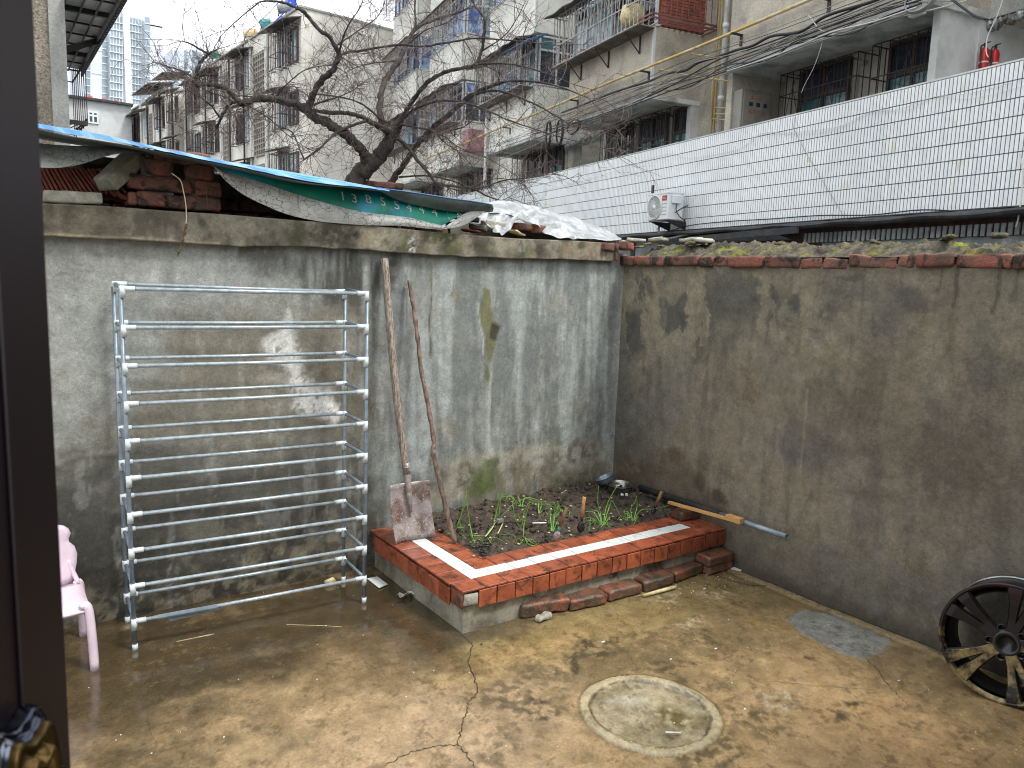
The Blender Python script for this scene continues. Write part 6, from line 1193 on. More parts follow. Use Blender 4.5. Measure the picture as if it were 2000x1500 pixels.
ext('far left fire extinguisher on the white pier beyond the middle bay', 17.85, 2.35, 4.5, .95); ext('far right fire extinguisher on the white pier beyond the middle bay', 17.85, 2.75, 4.5, .95)
for lab, pts, d in (('foil wrapped pipe under the slab at the right edge', ((1890, 58), (1930, 50), (1960, 42), (2010, 22)), 2.2), ('foil wrapped pipe beyond the middle bay', ((1106, 286), (1140, 272), (1178, 258)), 2.0)):
    mb = MB(Bt); P_ = cr([Bp(a, b, d) for a, b in pts], 8); mb.tube(P_, [.085+.02*math.sin(i*2.1) for i in range(len(P_))], 10); O('foil_pipe', mb, M['foil'], None, smooth=False, label=lab, cat='pipe')
mb = MB(Bt); q = Bp(1794, 18, .75); mb.box(q[0]-.11, q[0]+.11, .68, .78, q[2]-.09, q[2]+.09); O('junction_box', mb, M['whitew'], None, bevel=.01, label='small white box among cables at the slab corner', cat='junction box')
# ---- cables
cabs = [(((1097, 220), (1137, 205), (1199, 180), (1269, 158), (1305, 143), (1337, 138), (1365, 122), (1400, 111), (1437, 98), (1470, 89), (1505, 71), (1549, 65), (1575, 56), (1606, 35), (1636, 23), (1697, 5), (1740, -12)), .026, 'cable', 'thickest black cable looping along the balcony fronts'),
        (((1040, 262), (1100, 246), (1180, 222), (1290, 178), (1400, 118), (1460, 98), (1510, 80), (1570, 58), (1640, 30), (1720, -5)), .014, 'cable', 'black cable just under the thickest one'),
        (((1050, 236), (1110, 222), (1190, 196), (1272, 166), (1330, 160), (1400, 128), (1490, 100), (1560, 62), (1640, 34), (1760, -14)), .012, 'cableg', 'grey cable tangled with the black ones'),
        (((1300, 178), (1350, 168), (1420, 128), (1500, 118), (1560, 78), (1660, 66), (1720, 36), (1800, 6)), .012, 'cable', 'thin black cable above the slab edge'),
        (((1060, 266), (1150, 236), (1260, 196), (1330, 170), (1420, 138), (1500, 108), (1560, 82), (1640, 52), (1720, 24), (1810, -4)), .013, 'cable', 'black cable following the slab edge'),
        (((1420, 139), (1520, 106), (1620, 64), (1700, 44), (1790, 14)), .012, 'cablew', 'pale cable along the slab edge'),
        (((1170, 214), (1250, 190), (1340, 130), (1420, 108), (1520, 88), (1600, 50), (1700, 20), (1790, 5), (1870, 2)), .009, 'cableg', 'thin grey cable crossing to the white box'),
        (((1580, 30), (1602, 58), (1625, 62), (1655, 60), (1700, 40), (1780, 28), (1870, 6), (1900, -4)), .009, 'cablew', 'whitish cable ending at the white box'),
        (((1858, -2), (1880, 15), (1905, 32), (1925, 38)), .015, 'cable', 'black cable drooping at the right slab corner'),
        (((1960, -5), (1948, 30), (1936, 55), (1928, 75), (1926, 100), (1930, 112)), .007, 'cablew', 'beige cord hanging before the fire extinguishers'),
        (((1610, 60), (1604, 90), (1590, 130), (1572, 165), (1565, 182)), .004, 'cablew', 'pale cord slanting to the window cage'),
        (((975, 300), (1040, 274), (1100, 250), (1180, 222)), .014, 'cable', 'dark cable on the far balconies, upper'),
        (((960, 318), (1030, 290), (1090, 262), (1150, 246)), .012, 'cableg', 'grey cable on the far balconies, lower'),
        (((1240, 205), (1300, 168), (1400, 142), (1500, 100), (1600, 74), (1700, 30), (1780, 0)), .008, 'cable', 'hair-thin black cable between the bundles'),
        (((1130, 232), (1220, 206), (1330, 182), (1410, 146), (1490, 122), (1590, 84), (1700, 50), (1790, 20)), .010, 'cableg', 'lowest grey cable of the bundle')]
for pts, r_, m_, lab in cabs:
    mb = MB(Bt); P_ = cr([Bp(a, b, .62+.02*(len(lab) % 5)) for a, b in pts], 5); mb.tube(P_, r_, 5); O('cable', mb, M[m_], None, smooth=True, label=lab, cat='cable', group='cables strung along the apartment block')
for k in range(8):
    off = random.uniform(-.05, .38); mb = MB(Bt); ph = random.uniform(0, 6); P_ = [(s_, .60+.02*k, 5.58+off*(.6+.4*math.sin(s_*.35+ph))+.03*math.sin(s_*1.3+ph)) for s_ in np.linspace(random.uniform(4, 6), random.uniform(17, 26), 40)]
    mb.tube(P_, random.uniform(.004, .007), 4); O('cable', mb, M[random.choice(('cable', 'cableg', 'cable'))], None, smooth=True, label='hair-thin cable among the bundle along the balcony fronts', cat='cable', group='hair-thin cables strung along the apartment block')
for lab, x, y, rx, rz, m_ in (('left coil of black cable hanging under the far balcony', 1071, 262, .12, .32, 'cable'), ('round coil of black cable hanging under the far balcony', 1093, 258, .16, .3, 'cable'), ('wide coil of black cable by the middle balcony corner', 1120, 248, .3, .16, 'cable'), ('coil of grey cable at the top right slab corner', 1797, 0, .22, .14, 'cableg')):
    q = Bp(x, y, .62); mb = MB(Bt)
    for k in range(3): mb.tube([(q[0]+rx*(1+.06*k)*math.cos(t), .6+.02*k, q[2]+rz*(1+.05*k)*math.sin(t)) for t in np.linspace(0, 2*math.pi, 20)], .012, 5, False)
    O('cable_coil', mb, M[m_], None, smooth=True, label=lab, cat='cable coil')
# ================================================================== left building close by
nb = E('corner_building', (.6, 9, 0), 'pebble-dashed corner of the neighbouring building at the left', 'building')
M['pebd'] = mat('pebble_dash', (160, 150, 136), .95, (134, 126, 114), 2, .42, .6, .32, 45, 1.0, .02, world=True, col3=(112, 102, 90), s3=30, lo3=.5, hi3=.62)
Wt = lambda a, b, c: np.array([a, b, c])
part('pebble_wall', 'pebd', Wt, (-6, .70, 9, 20, -.2, 9), par=nb); part('corner_trim', 'stuccog', Wt, (.70, .84, 8.97, 20, -.2, 9), par=nb)
part('balcony_underside', 'acw', Wt, (.84, 1.27, 7.4, 12.1, 4.19, 4.24), par=nb)
mb = MB()
for k in range(11): y_ = 7.4+4.7*k/10; mb.bar((.84, y_, 4.165), (1.27, y_, 4.165), .018 if k % 4 else .05)
for x_ in (.85, 1.0, 1.14, 1.26): mb.bar((x_, 7.4, 4.15), (x_, 12.1, 4.15), .016)
O('underside_frame', mb, M['blackpl'], nb)
mb = MB(); mb.bar((.84, 9.9, 3.86), (1.27, 10.3, 4.15), .06); O('bracket', mb, M['blackpl'], nb)
mb = MB()
for k in range(44): y_ = 7.4+4.7*k/43; mb.bar((1.30, y_, 4.1), (1.30, y_, 4.32), .022)
mb.bar((1.30, 7.4, 4.12), (1.30, 12.1, 4.12), .03); mb.bar((1.30, 7.4, 4.33), (1.30, 12.1, 4.33), .03); O('edge_rail', mb, M['blackpl'], nb)
cg = MB()
y0_, y1_, x0_, x1_ = 11.25, 12.75, .84, 1.25
for k in range(8): y_ = y0_+(y1_-y0_)*k/7; cg.bar((x1_, y_, 3.36), (x1_, y_, 4.3), .010)
for k in range(7): x_ = x0_+(x1_-x0_)*k/6; cg.bar((x_, y1_, 3.5), (x_, y1_, 4.3), .009); cg.bar((x_, y0_, 3.36), (x_, y1_, 3.5), .009)
for z in (3.38, 3.42, 4.1): cg.bar((x1_, y0_, z), (x1_, y1_, z+.04), .016); cg.bar((x0_, y1_, z+.04), (x1_, y1_, z+.04), .016)
for z in (3.36,): cg.bar((x0_, y0_, z), (x1_, y0_, z), .05)
O('window_cage', cg, M['iron'], nb)
# ================================================================== block behind, receding to the left
aR = rad(-3); uR = np.array([math.sin(aR), math.cos(aR), 0]); vR = np.array([-math.cos(aR), math.sin(aR), 0]); oR = np.array([12.14, 34.0, 0])
Rt = lambda u, v, z: oR+uR*u+vR*v+np.array([0, 0, z])
def Ru(x, y=150, v=0): p = onP(x, y, oR+vR*v, vR); return float((p-oR)@uR)
r1 = E('row_block', Rt(0, 0, 0), 'pale old apartment row with plain gable behind the tree', 'building')
M['cream2'] = mat('weathered_cream', (230, 227, 217), .9, (210, 206, 196), .5, .42, .62, .08, 4, .1, .006, world=True, col3=(160, 154, 142), s3=.9, lo3=.58, hi3=.8, sx=(1, 1, .5))
uE = Ru(357, 165)
part('block_wall', 'cream2', Rt, (0, uE, -13, 0, -.3, 12.96), par=r1); part('roof_edge', 'stuccog', Rt, (-.06, uE, -13.1, .1, 12.96, 13.05), par=r1)
r2 = E('row_block', Rt(uE+.4, 0, 0), 'farther apartment row with awnings along its roofline', 'building')
u2 = Ru(215, 255)
part('block_wall', 'cream2', Rt, (uE+.5, u2+12, -13, .9, -.3, 12.6), par=r2); part('roof_edge', 'stuccog', Rt, (uE+.4, u2+12, -13, 1.0, 12.6, 12.7), par=r2)
def facade(par, x0, x1, v, top, kinds, seed):
    pass
M['lattice'] = mat('stair_lattice', (150, 142, 134), .9, None, bump=0)
def lat(par, ua, ub, v, z0_, z1_):
    mb = MB(Rt); mb.box(ua, ub, v+.01, v+.03, z0_, z1_); O('lattice_shade', mb, M['dark'], par)  # dark sheet standing in for the shade behind the lattice
    mb = MB(Rt); n = max(3, int((ub-ua)/.28))
    for i in range(n+1): a = ua+(ub-ua)*i/n; mb.box(a-.04, a+.04, v+.03, v+.12, z0_, z1_)
    for j in range(int((z1_-z0_)/.26)+1): z = z0_+j*.26; mb.box(ua, ub, v+.035, v+.115, z-.035, z+.035)
    O('lattice', mb, M['lattice'], par, kind='stuff')
items = [('w', 566, 584), ('a', 546, 560), ('l', 499, 521), ('w', 462, 474), ('a', 484, 490), ('l', 438, 447), ('w', 420, 430), ('a', 408, 415), ('w', 380, 390)]
for k_, xa, xb in items:
    ub, ua = Ru(xa), Ru(xb); 
    for st in range(4):
        z0_ = 10.8-st*2.65
        if k_ in 'wa':
            window(Rt, ua, ub, .02, z0_, z0_+1.45, r1, 'wframe' if k_ == 'w' else 'wframew', ['paneD', 'paneD', 'paneL'], None, 2, None, out=1, ft=.07)
            if st != 3: cage(Rt, ua-.1, ub+.1, .02, z0_-.1, z0_+1.5, r1, .45, 'iron', .2, out=1, fancy=False, r=.014)
            if k_ == 'a' or st == 0: mb = MB(Rt); mb.slab([[(ua-.4, .02, z0_+1.75), (ub+.4, .02, z0_+1.75)], [(ua-.4, .9, z0_+1.5), (ub+.4, .9, z0_+1.5)]], (0, 0, .04)); O('awning', mb, M['awn'], r1)
        else: lat(r1, ua, ub, .0, z0_-.9, z0_+1.3)
for x_ in (549, 525, 523, 493, 480, 452, 433, 404, 397, 375, 366): u_ = Ru(x_); mb = MB(Rt); mb.tube([(u_, .12, 0), (u_, .12, 12.9)], .055, 6); O('drain_pipe', mb, M['pvc' if x_ % 2 else 'dark'], r1)
for i in range(9):
    xa = 345-i*12.5; ub, ua = Ru(xa-3, v=.9), Ru(xa+2.6, v=.9)
    for st in range(4):
        z0_ = 10.3-st*2.65
        if i % 3 == 1: lat(r2, ua, ub, .9, z0_-.7, z0_+1.3)
        else:
            window(Rt, ua, ub, .92, z0_, z0_+1.45, r2, 'wframew' if i % 2 else 'wframe', ['paneD', 'paneL'], None, 2, None, out=1, ft=.08)
            if i % 2 == 0: cage(Rt, ua-.1, ub+.1, .92, z0_-.1, z0_+1.5, r2, .5, 'iron', .3, out=1, fancy=False, r=.018)
            if st < 2: mb = MB(Rt); mb.slab([[(ua-.4, .92, z0_+1.8), (ub+.4, .92, z0_+1.8)], [(ua-.4, 1.8, z0_+1.5), (ub+.4, 1.8, z0_+1.5)]], (0, 0, .05)); O('awning', mb, M['awn'], r2)
    u_ = Ru(xa-7, v=.9); mb = MB(Rt); mb.tube([(u_, 1.0, 0), (u_, 1.0, 12.6)], .07, 6); O('drain_pipe', mb, M['pvc' if i % 2 else 'dark'], r2)
for x_ in (352, 322, 318, 306): u_ = Ru(x_, v=.9); mb = MB(Rt); mb.slab([[(u_, .3, 13.1), (u_+2.5, .3, 13.1)], [(u_, 1.9, 12.75), (u_+2.5, 1.9, 12.75)]], (0, 0, .06)); O('roof_awning', mb, M['awn'], r2)
# roof tanks
def tank(lab, x, y, dist_u, r_, l_, m_, m2='white', tilt=.5):
    n = np.array([math.sin(rad(12)), math.cos(rad(12)), 0]); p_ = onP(x, y, Rt(dist_u, 0, 0), n); r0 = E('water_tank', p_, lab, 'water tank'); R_ = Matrix.Translation(tuple(p_))@Matrix.Rotation(rad(-35), 4, 'Z')@Matrix.Rotation(math.pi/2-tilt*.4, 4, 'Y')
    mb = MB(); mb.lathe([(.001, -l_/2), (r_, -l_/2), (r_, l_/2), (.001, l_/2)], 14, R_); O('barrel', mb, M[m_], r0, smooth=False)
    mb = MB(); mb.lathe([(.001, l_/2), (r_*1.08, l_/2), (r_*1.08, l_/2+.06), (.001, l_/2+.06)], 14, R_); O('end_cap', mb, M[m2], r0)
    mb = MB(); mb.bar(p_+np.array([.2, 0, 0]), p_+np.array([.3, 0, -r_*2]), .05); mb.bar(p_-np.array([.2, 0, 0]), p_-np.array([.3, 0, r_*2]), .05); O('stand', mb, M['iron'], r0)
M['tteal'] = mat('teal_tank', (74, 150, 160), .4, None, bump=0); M['tor'] = mat('orange_tank', (196, 120, 84), .5, None, bump=0); M['tred'] = mat('red_tank', (214, 84, 88), .4, None, bump=0); M['tblue'] = mat('blue_frame', (40, 80, 200), .4, None, bump=0)
tank('white tank with orange cap on the row roofline', 488, 66, 9, .2, .6, 'bone', 'tor'); tank('teal tank with pale cap on the row roofline', 520, 46, 6, .22, .55, 'tteal', 'white'); tank('green tank among branches on the row roofline', 424, 106, 15, .25, .7, 'paneG', 'tteal')
tank('white tank left of the green one on the row roofline', 438, 101, 14, .22, .6, 'white', 'white'); tank('white tank by the blue frame at the roof corner', 556, 16, 2, .2, .6, 'greysheet', 'greysheet'); tank('white water heater with red end cap over the row end', 275, 212, 52, .45, 1.1, 'white', 'tred'); tank('blue and white tank left of the red-capped heater', 240, 245, 60, .4, 1.1, 'white', 'tteal')
bfm = MB(); q = onP(568, 18, Rt(2, 0, 0), np.array([.2, .98, 0])); bfm.box(q[0]-.2, q[0]+.2, q[1]-.2, q[1]+.2, q[2]-.2, q[2]+.5); bfm.bar(q+np.array([-.3, 0, -.2]), q+np.array([-1.0, 0, -1.0]), .06); bfm.bar(q+np.array([.3, 0, -.2]), q+np.array([-.4, 0, -1.0]), .06); O('blue_tank_frame', bfm, M['tblue'], None, label='bright blue tank frame on the roof corner behind the tree', cat='frame')
M['tower'] = mat('tower_pale_blue', (214, 220, 228), .8, (200, 208, 218), .05, .4, .6, .03, 2, 0, .01, world=True); M['towerw'] = mat('tower_white', (222, 226, 230), .8, None, bump=0); M['tpane'] = mat('tower_pane', (120, 140, 150), .3, (150, 166, 174), .3, .4, .6, .08, 2, 0, .01, world=True)
# low grey building with three red-capped heaters
M['lowb'] = mat('low_building_render', (196, 198, 198), .9, (176, 178, 178), .6, .4, .6, .08, 4, .1, .006, world=True)
lb = E('low_building', onY(210, 240, 60), 'low pale grey building below the tower', 'building')
p0, p1 = onY(160, 193, 60), onY(256, 209, 60); mb = MB(); mb.box(p0[0]-6, p1[0], 60, 70, -.3, (p0[2]+p1[2])/2); O('block_wall', mb, M['lowb'], lb)
mb = MB(); mb.box(p0[0]-6.1, p1[0]+.1, 59.7, 70, (p0[2]+p1[2])/2, (p0[2]+p1[2])/2+.15); O('roof_edge', mb, M['dark'], lb)
a, b = onY(172, 240, 59.95), onY(192, 219, 59.95); Wl = lambda x, y, z: np.array([x, y, z]); window(Wl, a[0], b[0], 59.98, a[2], b[2], lb, 'wframew', 'paneD', None, 2, a[2]+(b[2]-a[2])*.65, ft=.1)
for lab, x, y in (('leftmost red-capped heater on the low building', 176, 192), ('middle red-capped heater on the low building', 203, 197), ('rightmost red-capped heater on the low building', 227, 201)): 
    p_ = onY(x, y, 61); mb = MB(); R_ = Matrix.Translation(tuple(p_))@Matrix.Rotation(math.pi/2, 4, 'X'); mb.lathe([(.001, 0), (.17, 0), (.17, -.8), (.001, -.8)], 14, R_); r0 = E('water_tank', p_, lab, 'water tank'); O('barrel', mb, M['white'], r0); mb = MB(); mb.lathe([(.001, .05), (.19, .05), (.19, 0), (.001, 0)], 14, R_); O('end_cap', mb, M['tred'], r0)
# high-rise towers
YT = 165.0
t1 = E('tower_block', onY(250, 240, YT), 'tall pale blue high-rise with balcony stacks', 'high-rise')
def tb_(nm, m_, x0, x1, y0, y1, dy, dep=16): a, b = onY(x0, y0, YT), onY(x1, y0, YT); zb2 = -.3; zt2 = onY((x0+x1)/2, y0, YT)[2]; mb = MB(); mb.box(a[0], b[0], YT+dy, YT+dep, zb2, zt2); O(nm, mb, M[m_], t1)
tb_('wing', 'tower', 150, 214, 60, 0, 0); tb_('core', 'tower', 214, 243, 22, 0, -1.0); tb_('wing', 'towerw', 237, 250, 20, 0, -1.6); tb_('wing', 'tower', 250, 280, 36, 0, 0); tb_('wing', 'tower', 280, 316, 52, 0, -1.2); 
a, b = onY(280, 38, YT), onY(314, 38, YT); mb = MB(); mb.box(a[0], b[0], YT-1.2, YT+12, a[2]-1.2, a[2]-.2); O('roof_frame', mb, M['towerw'], t1)
for x_ in (281, 297, 311): a = onY(x_, 52, YT); mb = MB(); mb.box(a[0], a[0]+.5, YT-1.1, YT-.5, a[2]-1, a[2]+2.2); O('roof_post', mb, M['towerw'], t1)
rowh = 1.62
for j in range(15):
    y_ = 38+j*14.6
    def pz(x): return onY(x, y_+(x-250)*.09, YT)
    for xa, xb, yo_, hh, nm in ((167, 176, 10, 1.1, 'w'), (200, 209, 12, 1.1, 'w'), (213, 237, 0, 1.15, 'b'), (252, 275, 3, 1.15, 'b'), (281, 290, 8, 1.0, 'w')):
        if xa < 212 and j < 2: continue
        a = onY(xa, y_+yo_*.5, YT); b = onY(xb, y_+yo_*.5, YT); dyy = {'w': -.02, 'b': -1.1}[nm]
        if xa in (281,): dyy = -1.25
        if xa == 252: dyy = -.05
        mb = MB(); mb.box(a[0], b[0], YT+dyy-.12, YT+dyy+.3, a[2]-.55, a[2]+.55); wo = O('window', mb, M['tpane'], t1)
        mb = MB(); mb.box(a[0]-.1, b[0]+.1, YT+dyy-(.3 if nm == 'b' else .2), YT+dyy-.13, a[2]-.72, a[2]-.58); O('ledge', mb, M['towerw'], wo)
        if nm == 'b': mb = MB(); [mb.box(a[0]+(b[0]-a[0])*k/4-.04, a[0]+(b[0]-a[0])*k/4+.04, YT+dyy-.2, YT+dyy-.12, a[2]-.55, a[2]+.55) for k in range(5)]; O('mullion', mb, M['towerw'], wo, kind='stuff')
for y_ in (96, 142, 190): a, b = onY(180, y_, YT), onY(212, y_, YT); mb = MB(); mb.box(a[0], b[0], YT-.1, YT, a[2]-.08, a[2]+.08); O('band', mb, M['towerw'], t1)
t2 = E('tower_block', onY(360, 150, 190), 'second high-rise half hidden behind the row roof', 'high-rise')
a, b = onY(337, 92, 190), onY(420, 92, 190); mb = MB(); mb.box(a[0], b[0], 190, 205, -.3, a[2]); O('wing', mb, M['tower'], t2)
for j in range(6):
    for xa, xb in ((341, 345), (360, 366), (376, 392)): p_, q_ = onY(xa, 104+j*13, 190), onY(xb, 104+j*13, 190); mb = MB(); mb.box(p_[0], q_[0], 189.8, 190.2, p_[2]-.5, p_[2]+.6); O('window', mb, M['tpane'], t2)
# ================================================================== bare tree behind the shed
M['tbark'] = mat('dark_tree_bark', (54, 48, 44), .85, (76, 70, 62), 12, .45, .62, .3, 50, .9, .012, world=True)
M['twig'] = mat('twig_bark', (82, 68, 64), .8, (110, 96, 92), 10, .45, .6, .2, 40, .3, .003, world=True)
tree = E('bare_tree', onP(700, 380, np.array([4.2, 6.4, 0]), np.array([math.sin(YAW), math.cos(YAW), 0])), 'large leafless tree spreading behind the shed roof', 'tree')
nT = np.array([math.sin(YAW), math.cos(YAW), 0]); DT = 7.3           # metres in front of the lens
def tp(x, y, dz): return onP(x, y, nT*(DT+dz), nT)
limbs = [
 ('trunk', [(688, 400), (694, 352), (720, 326), (740, 306), (756, 282), (770, 258), (776, 246)], [.105, .10, .088, .078, .070, .064, .05], [0, 0, 0, 0, 0, 0, 0]),
 ('limb', [(718, 328), (714, 310), (708, 294), (690, 276), (672, 260), (654, 250), (636, 239), (616, 230), (600, 216), (578, 205), (562, 201), (534, 194), (513, 192), (490, 196), (471, 201)], [.06, .056, .052, .049, .046, .045, .046, .045, .045, .038, .034, .032, .032, .03, .028], [0, -.05, -.1, -.2, -.3, -.35, -.4, -.45, -.5, -.55, -.6, -.65, -.7, -.75, -.8]),
 ('limb', [(471, 201), (462, 194), (451, 180), (441, 171), (420, 167), (399, 164), (385, 164), (378, 160)], [.028, .024, .022, .021, .02, .02, .02, .018], [-.8, -.82, -.85, -.87, -.9, -.95, -1, -1]),
 ('branch', [(380, 162), (381, 152), (385, 140), (392, 122), (400, 112), (408, 105), (425, 96)], [.02, .018, .016, .014, .013, .012, .005], [-1, -1, -1, -1.05, -1.1, -1.1, -1.1]),
 ('branch', [(408, 105), (390, 96), (373, 86), (354, 80)], [.01, .009, .007, .004], [-1.1, -1.2, -1.2, -1.3]),
 ('branch', [(380, 160), (360, 152), (345, 150), (323, 152)], [.014, .010, .009, .007], [-1, -1.1, -1.1, -1.2]),
 ('branch', [(378, 158), (368, 145), (345, 135), (322, 128), (301, 121)], [.012, .009, .007, .006, .003], [-1, -1, -.9, -.9, -.8]),
 ('branch', [(384, 152), (395, 147), (412, 146), (422, 146), (428, 132)], [.011, .009, .008, .008, .004], [-1, -1, -1, -1, -1]),
 ('branch', [(471, 201), (455, 200), (443, 210), (434, 226), (425, 245), (422, 252)], [.018, .017, .014, .013, .011, .006], [-.8, -.7, -.7, -.7, -.6, -.6]),
 ('branch', [(428, 228), (411, 205), (385, 186), (367, 177)], [.01, .007, .006, .003], [-.7, -.8, -.9, -1]),
 ('limb', [(600, 212), (607, 201), (609, 190), (611, 186), (623, 163), (637, 149), (651, 137), (660, 114), (662, 105), (655, 91), (641, 70), (623, 58), (604, 35), (590, 21), (572, 12), (550, 4), (525, 2), (508, 3)], [.042, .034, .03, .03, .029, .028, .026, .023, .021, .02, .018, .017, .016, .015, .013, .011, .009, .006], [-.5, -.52, -.55, -.58, -.6, -.65, -.7, -.8, -.8, -.85, -.9, -1, -1, -1.1, -1.1, -1.2, -1.2, -1.3]),
 ('branch', [(508, 3), (483, 23), (455, 47), (432, 70), (420, 91)], [.006, .005, .004, .003, .002], [-1.3, -1.3, -1.35, -1.4, -1.4]),
 ('branch', [(660, 108), (665, 107), (682, 101), (700, 100), (738, 93), (787, 87), (822, 91), (875, 83), (927, 75), (997, 79), (1050, 84)], [.014, .012, .011, .011, .010, .010, .010, .009, .008, .006, .003], [-.8, -.7, -.6, -.5, -.5, -.6, -.7, -.8, -.9, -1, -1]),
 ('limb', [(770, 262), (756, 245), (744, 233), (742, 210), (744, 184), (752, 157), (766, 136), (779, 119), (793, 87), (808, 61), (822, 49), (849, 38), (875, 31), (898, 23), (930, 10)], [.05, .04, .035, .032, .031, .03, .028, .027, .024, .021, .018, .016, .014, .012, .008], [0, .05, .1, .15, .2, .3, .35, .4, .5, .6, .6, .65, .7, .7, .8]),
 ('branch', [(808, 61), (812, 44), (810, 17), (812, -14)], [.014, .013, .012, .01], [.6, .6, .65, .7]),
 ('limb', [(776, 250), (784, 235), (793, 219), (805, 198), (828, 168), (843, 154), (866, 143), (892, 135), (927, 126), (941, 100), (945, 73), (947, 44), (943, 31), (927, 10), (918, -10)], [.04, .028, .024, .022, .021, .021, .018, .017, .016, .015, .014, .012, .011, .009, .007], [0, -.05, -.1, -.2, -.3, -.35, -.4, -.45, -.5, -.5, -.55, -.6, -.6, -.6, -.6]),
 ('branch', [(927, 126), (950, 124), (980, 124), (1015, 128), (1050, 138), (1090, 152), (1120, 165)], [.011, .010, .009, .008, .007, .004, .002], [-.5, -.6, -.7, -.8, -.9, -1, -1]),
 ('limb', [(764, 362), (772, 342), (784, 328), (800, 304), (816, 282), (830, 266), (850, 246), (880, 220), (910, 194), (936, 178), (962, 167), (997, 158), (1050, 160), (1100, 172), (1150, 192)], [.04, .034, .032, .03, .029, .028, .027, .026, .024, .02, .016, .013, .011, .008, .004], [.3, .3, .28, .25, .2, .1, 0, -.1, -.2, -.3, -.35, -.4, -.5, -.6, -.7]),
 ('branch', [(931, 183), (962, 177), (997, 184), (1050, 206), (1110, 240), (1155, 256)], [.012, .011, .010, .008, .006, .003], [-.3, -.4, -.5, -.6, -.7, -.8]),
 ('branch', [(772, 266), (794, 286), (818, 316), (838, 340), (856, 360), (888, 364), (920, 368), (950, 382), (978, 392)], [.024, .020, .018, .016, .014, .012, .01, .008, .004], [0, -.05, -.1, -.2, -.2, -.3, -.3, -.4, -.4]),
 ('branch', [(780, 346), (830, 343), (880, 352), (930, 368), (986, 352), (1030, 348), (1075, 340)], [.010, .009, .009, .008, .007, .005, .002], [.2, .1, .1, 0, 0, 0, 0]),
 ('limb', [(768, 262), (750, 252), (730, 242), (710, 230), (680, 222), (645, 220), (612, 216)], [.04, .034, .028, .022, .02, .02, .016], [0, -.1, -.2, -.2, -.3, -.4, -.5]),
 ('branch', [(716, 236), (690, 244), (660, 258), (640, 274), (622, 292), (594, 312)], [.016, .014, .012, .012, .011, .008], [-.2, -.3, -.4, -.5, -.6, -.7]),
 ('branch', [(594, 312), (585, 290), (573, 262), (560, 252), (520, 235)], [.008, .007, .006, .005, .002], [-.7, -.7, -.7, -.8, -.8]),
 ('branch', [(793, 227), (808, 214), (822, 208), (852, 198), (896, 198), (945, 213), (997, 236), (1050, 254), (1110, 272), (1180, 290)], [.014, .013, .012, .011, .010, .008, .007, .005, .004, .002], [-.1, -.2, -.3, -.4, -.5, -.6, -.7, -.8, -.9, -1]),
 ('branch', [(778, 252), (786, 244), (820, 250), (860, 256), (900, 250), (925, 235)], [.014, .012, .009, .008, .006, .003], [0, -.2, -.3, -.4, -.5, -.5]),
 ('branch', [(850, 256), (868, 278), (900, 300), (936, 342)], [.006, .005, .004, .002], [-.4, -.5, -.6, -.6]),
 ('branch', [(840, 254), (870, 268), (900, 290), (958, 312), (1010, 345)], [.006, .005, .005, .004, .002], [-.4, -.5, -.5, -.6, -.7]),
 ('branch', [(610, 185), (640, 186), (690, 196), (720, 212), (745, 236)], [.006, .006, .007, .009, .012], [-.55, -.5, -.4, -.3, -.1]),
 ('branch', [(612, 205), (640, 195), (660, 190), (690, 176), (700, 168)], [.010, .008, .006, .004, .002], [-.5, -.5, -.4, -.3, -.3]),
 ('branch', [(562, 200), (545, 192), (520, 188), (480, 188), (462, 186)], [.008, .007, .006, .005, .003], [-.55, -.6, -.6, -.7, -.7]),
 ('branch', [(534, 194), (560, 165), (590, 140), (620, 130), (650, 128)], [.008, .006, .005, .004, .003], [-.6, -.7, -.8, -.9, -.9]),
 ('branch', [(470, 200), (500, 215), (530, 235), (560, 262), (600, 290)], [.008, .006, .005, .004, .002], [-.8, -.8, -.8, -.8, -.8]),
 ('branch', [(662, 104), (668, 80), (680, 50), (700, 20), (712, -8)], [.010, .008, .007, .005, .004], [-.8, -.9, -1, -1, -1.1]),
 ('branch', [(655, 90), (700, 60), (740, 30), (755, -8)], [.008, .006, .005, .003], [-.8, -.7, -.6, -.5]),
 ('branch', [(779, 119), (740, 122), (700, 130), (660, 150)], [.010, .007, .005, .002], [.4, .3, .2, .1]),
 ('branch', [(793, 90), (830, 60), (880, 40), (905, 5)], [.009, .006, .005, .003], [.5, .4, .4, .4]),
 ('branch', [(941, 100), (985, 70), (1010, 35), (1030, -5)], [.007, .006, .004, .003], [-.5, -.5, -.5, -.5]),
 ('branch', [(856, 360), (905, 372), (960, 350), (1010, 352)], [.006, .005, .004, .002], [-.2, -.4, -.5, -.5]),
 ('branch', [(385, 165), (410, 180), (440, 190), (470, 205)], [.006, .005, .005, .004], [-1, -1, -.9, -.8])]
stems = []
for nm, pts, rr, dz in limbs:
    P_ = [np.array(tp(a, b, z)) for (a, b), z in zip(pts, dz)]; c_ = cr(P_, 5); r_ = np.interp(np.linspace(0, len(rr)-1, len(c_)), range(len(rr)), rr)
    c_ = [p_+np.array([random.gauss(0, 1), random.gauss(0, 1), random.gauss(0, 1)])*min(.004, r*.14) for p_, r in zip(c_, r_)]
    r_ = [r*(1+.09*math.sin(i*1.7)+random.uniform(-.05, .07)) for i, r in enumerate(r_)]
    mb = MB(); r_ = [r*.9 for r in r_]; mb.tube(c_, r_, 9 if max(rr) > .02 else 6); O(nm, mb, M['tbark'], tree, smooth=True); stems.append((c_, r_))
rng = random.Random(11)
tw = MB(); ntw = 0
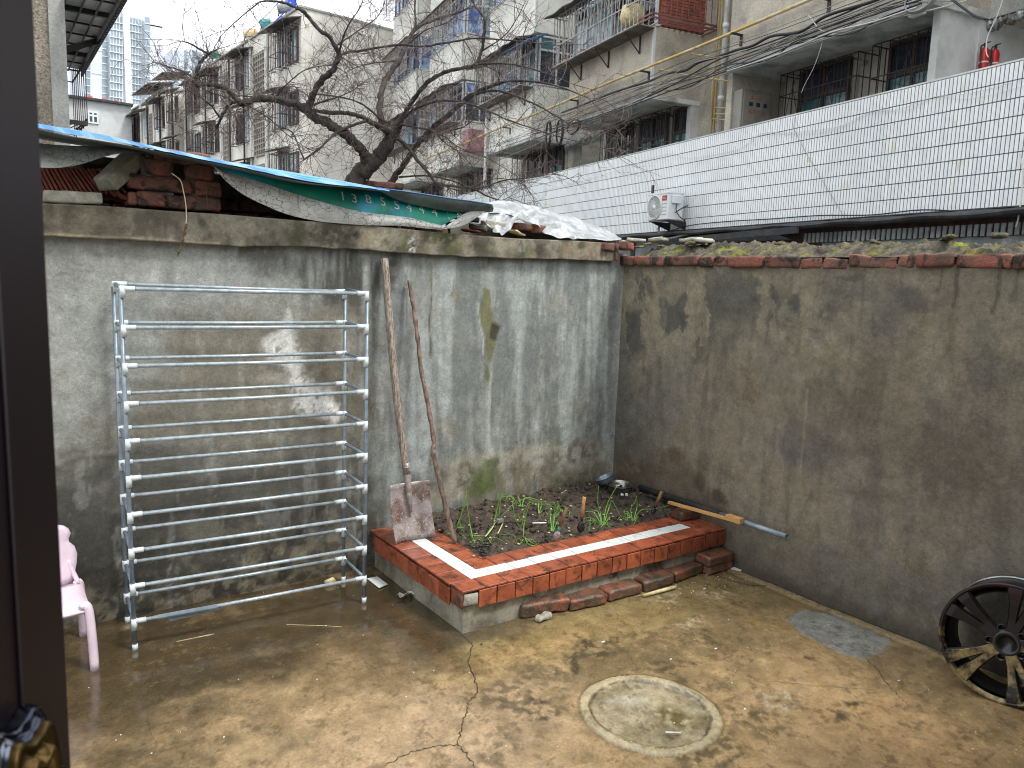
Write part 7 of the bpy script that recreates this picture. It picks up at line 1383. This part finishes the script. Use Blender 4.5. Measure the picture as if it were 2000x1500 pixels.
def twig(p, d, L_, r, depth):
    global ntw
    n = 5; pts = [np.array(p)]; dd_ = np.array(d)/np.linalg.norm(d); side = []
    curl = np.array([rng.gauss(0, .11), rng.gauss(0, .11), rng.gauss(0.0, .11)])
    for k in range(n):
        dd_ = dd_+curl+np.array([rng.gauss(0, .10), rng.gauss(0, .10), rng.gauss(0, .10)]); dd_ /= np.linalg.norm(dd_); pts.append(pts[-1]+dd_*L_/n); side.append(dd_.copy())
    tw.tube(pts, [r*(1-.75*k/n) for k in range(n+1)], 3, False); ntw += 1
    if depth > 0:
        for _ in range(rng.choice((2, 3, 4)) if depth > 1 else rng.choice((1, 2, 3))):
            k = rng.randint(1, n-1); q = side[k]; o = np.cross(q, [rng.gauss(0, 1), rng.gauss(0, 1), rng.gauss(0, 1)]); o /= np.linalg.norm(o)+1e-9
            twig(pts[k], q*.65+o*.75, L_*rng.uniform(.35, .7), r*.62, depth-1)
for c_, r_ in stems:
    seg = sum(np.linalg.norm(c_[i+1]-c_[i]) for i in range(len(c_)-1)); big = max(r_)
    if big > .09: cnt = 3
    else: cnt = int(seg*(21 if big > .02 else 28))
    for _ in range(cnt):
        i = rng.randint(1, len(c_)-2); t = c_[i+1]-c_[i-1]; t = t/np.linalg.norm(t)
        o = np.array([rng.gauss(0, 1), rng.gauss(0, .8), rng.gauss(.25, 1)]); o -= t*(o@t); o /= np.linalg.norm(o)
        twig(c_[i], o*.85+t*rng.uniform(.0, .7), rng.uniform(.14, .5), rng.uniform(.0023, .0040), 2)
    e = c_[-1]; t = c_[-1]-c_[-2]; t /= np.linalg.norm(t)
    for _ in range(3): twig(e, t+np.array([rng.gauss(0, .35), rng.gauss(0, .3), rng.gauss(0, .35)]), rng.uniform(.2, .55), .0038, 2)
O('twigs', tw, M['twig'], tree, kind='stuff')
# fine upright shoots rising from the left limbs, thin as hair against the sky
sh_ = MB()
for x, y, x2, y2 in ((400, 160, 378, 10), (420, 165, 352, 5), (440, 175, 400, 60), (372, 178, 330, 125), (398, 160, 392, 60), (330, 210, 280, 130), (330, 205, 300, 150)):
    a, b = tp(x, y, -.9), tp(x2, y2, -.9); m_ = (a+b)/2+np.array([.06, 0, 0]); sh_.tube(cr([a, m_, b], 6), [.0034]*6+[.0022]*6+[.0008], 3, False)
O('upright_shoots', sh_, M['twig'], tree, kind='stuff')
tb2 = MB(); q = tp(742, 360, .25); 
me = roughbox(.42, .3, .06, .008, 4, 301, .01); me.materials.append(M['brick']); place('brick_ledge', me, None, None, (q[0], q[1], q[2]-.02), (0, 0, -YAW+.3), label='weathered red brick ledge at the foot of the tree', cat='ledge')
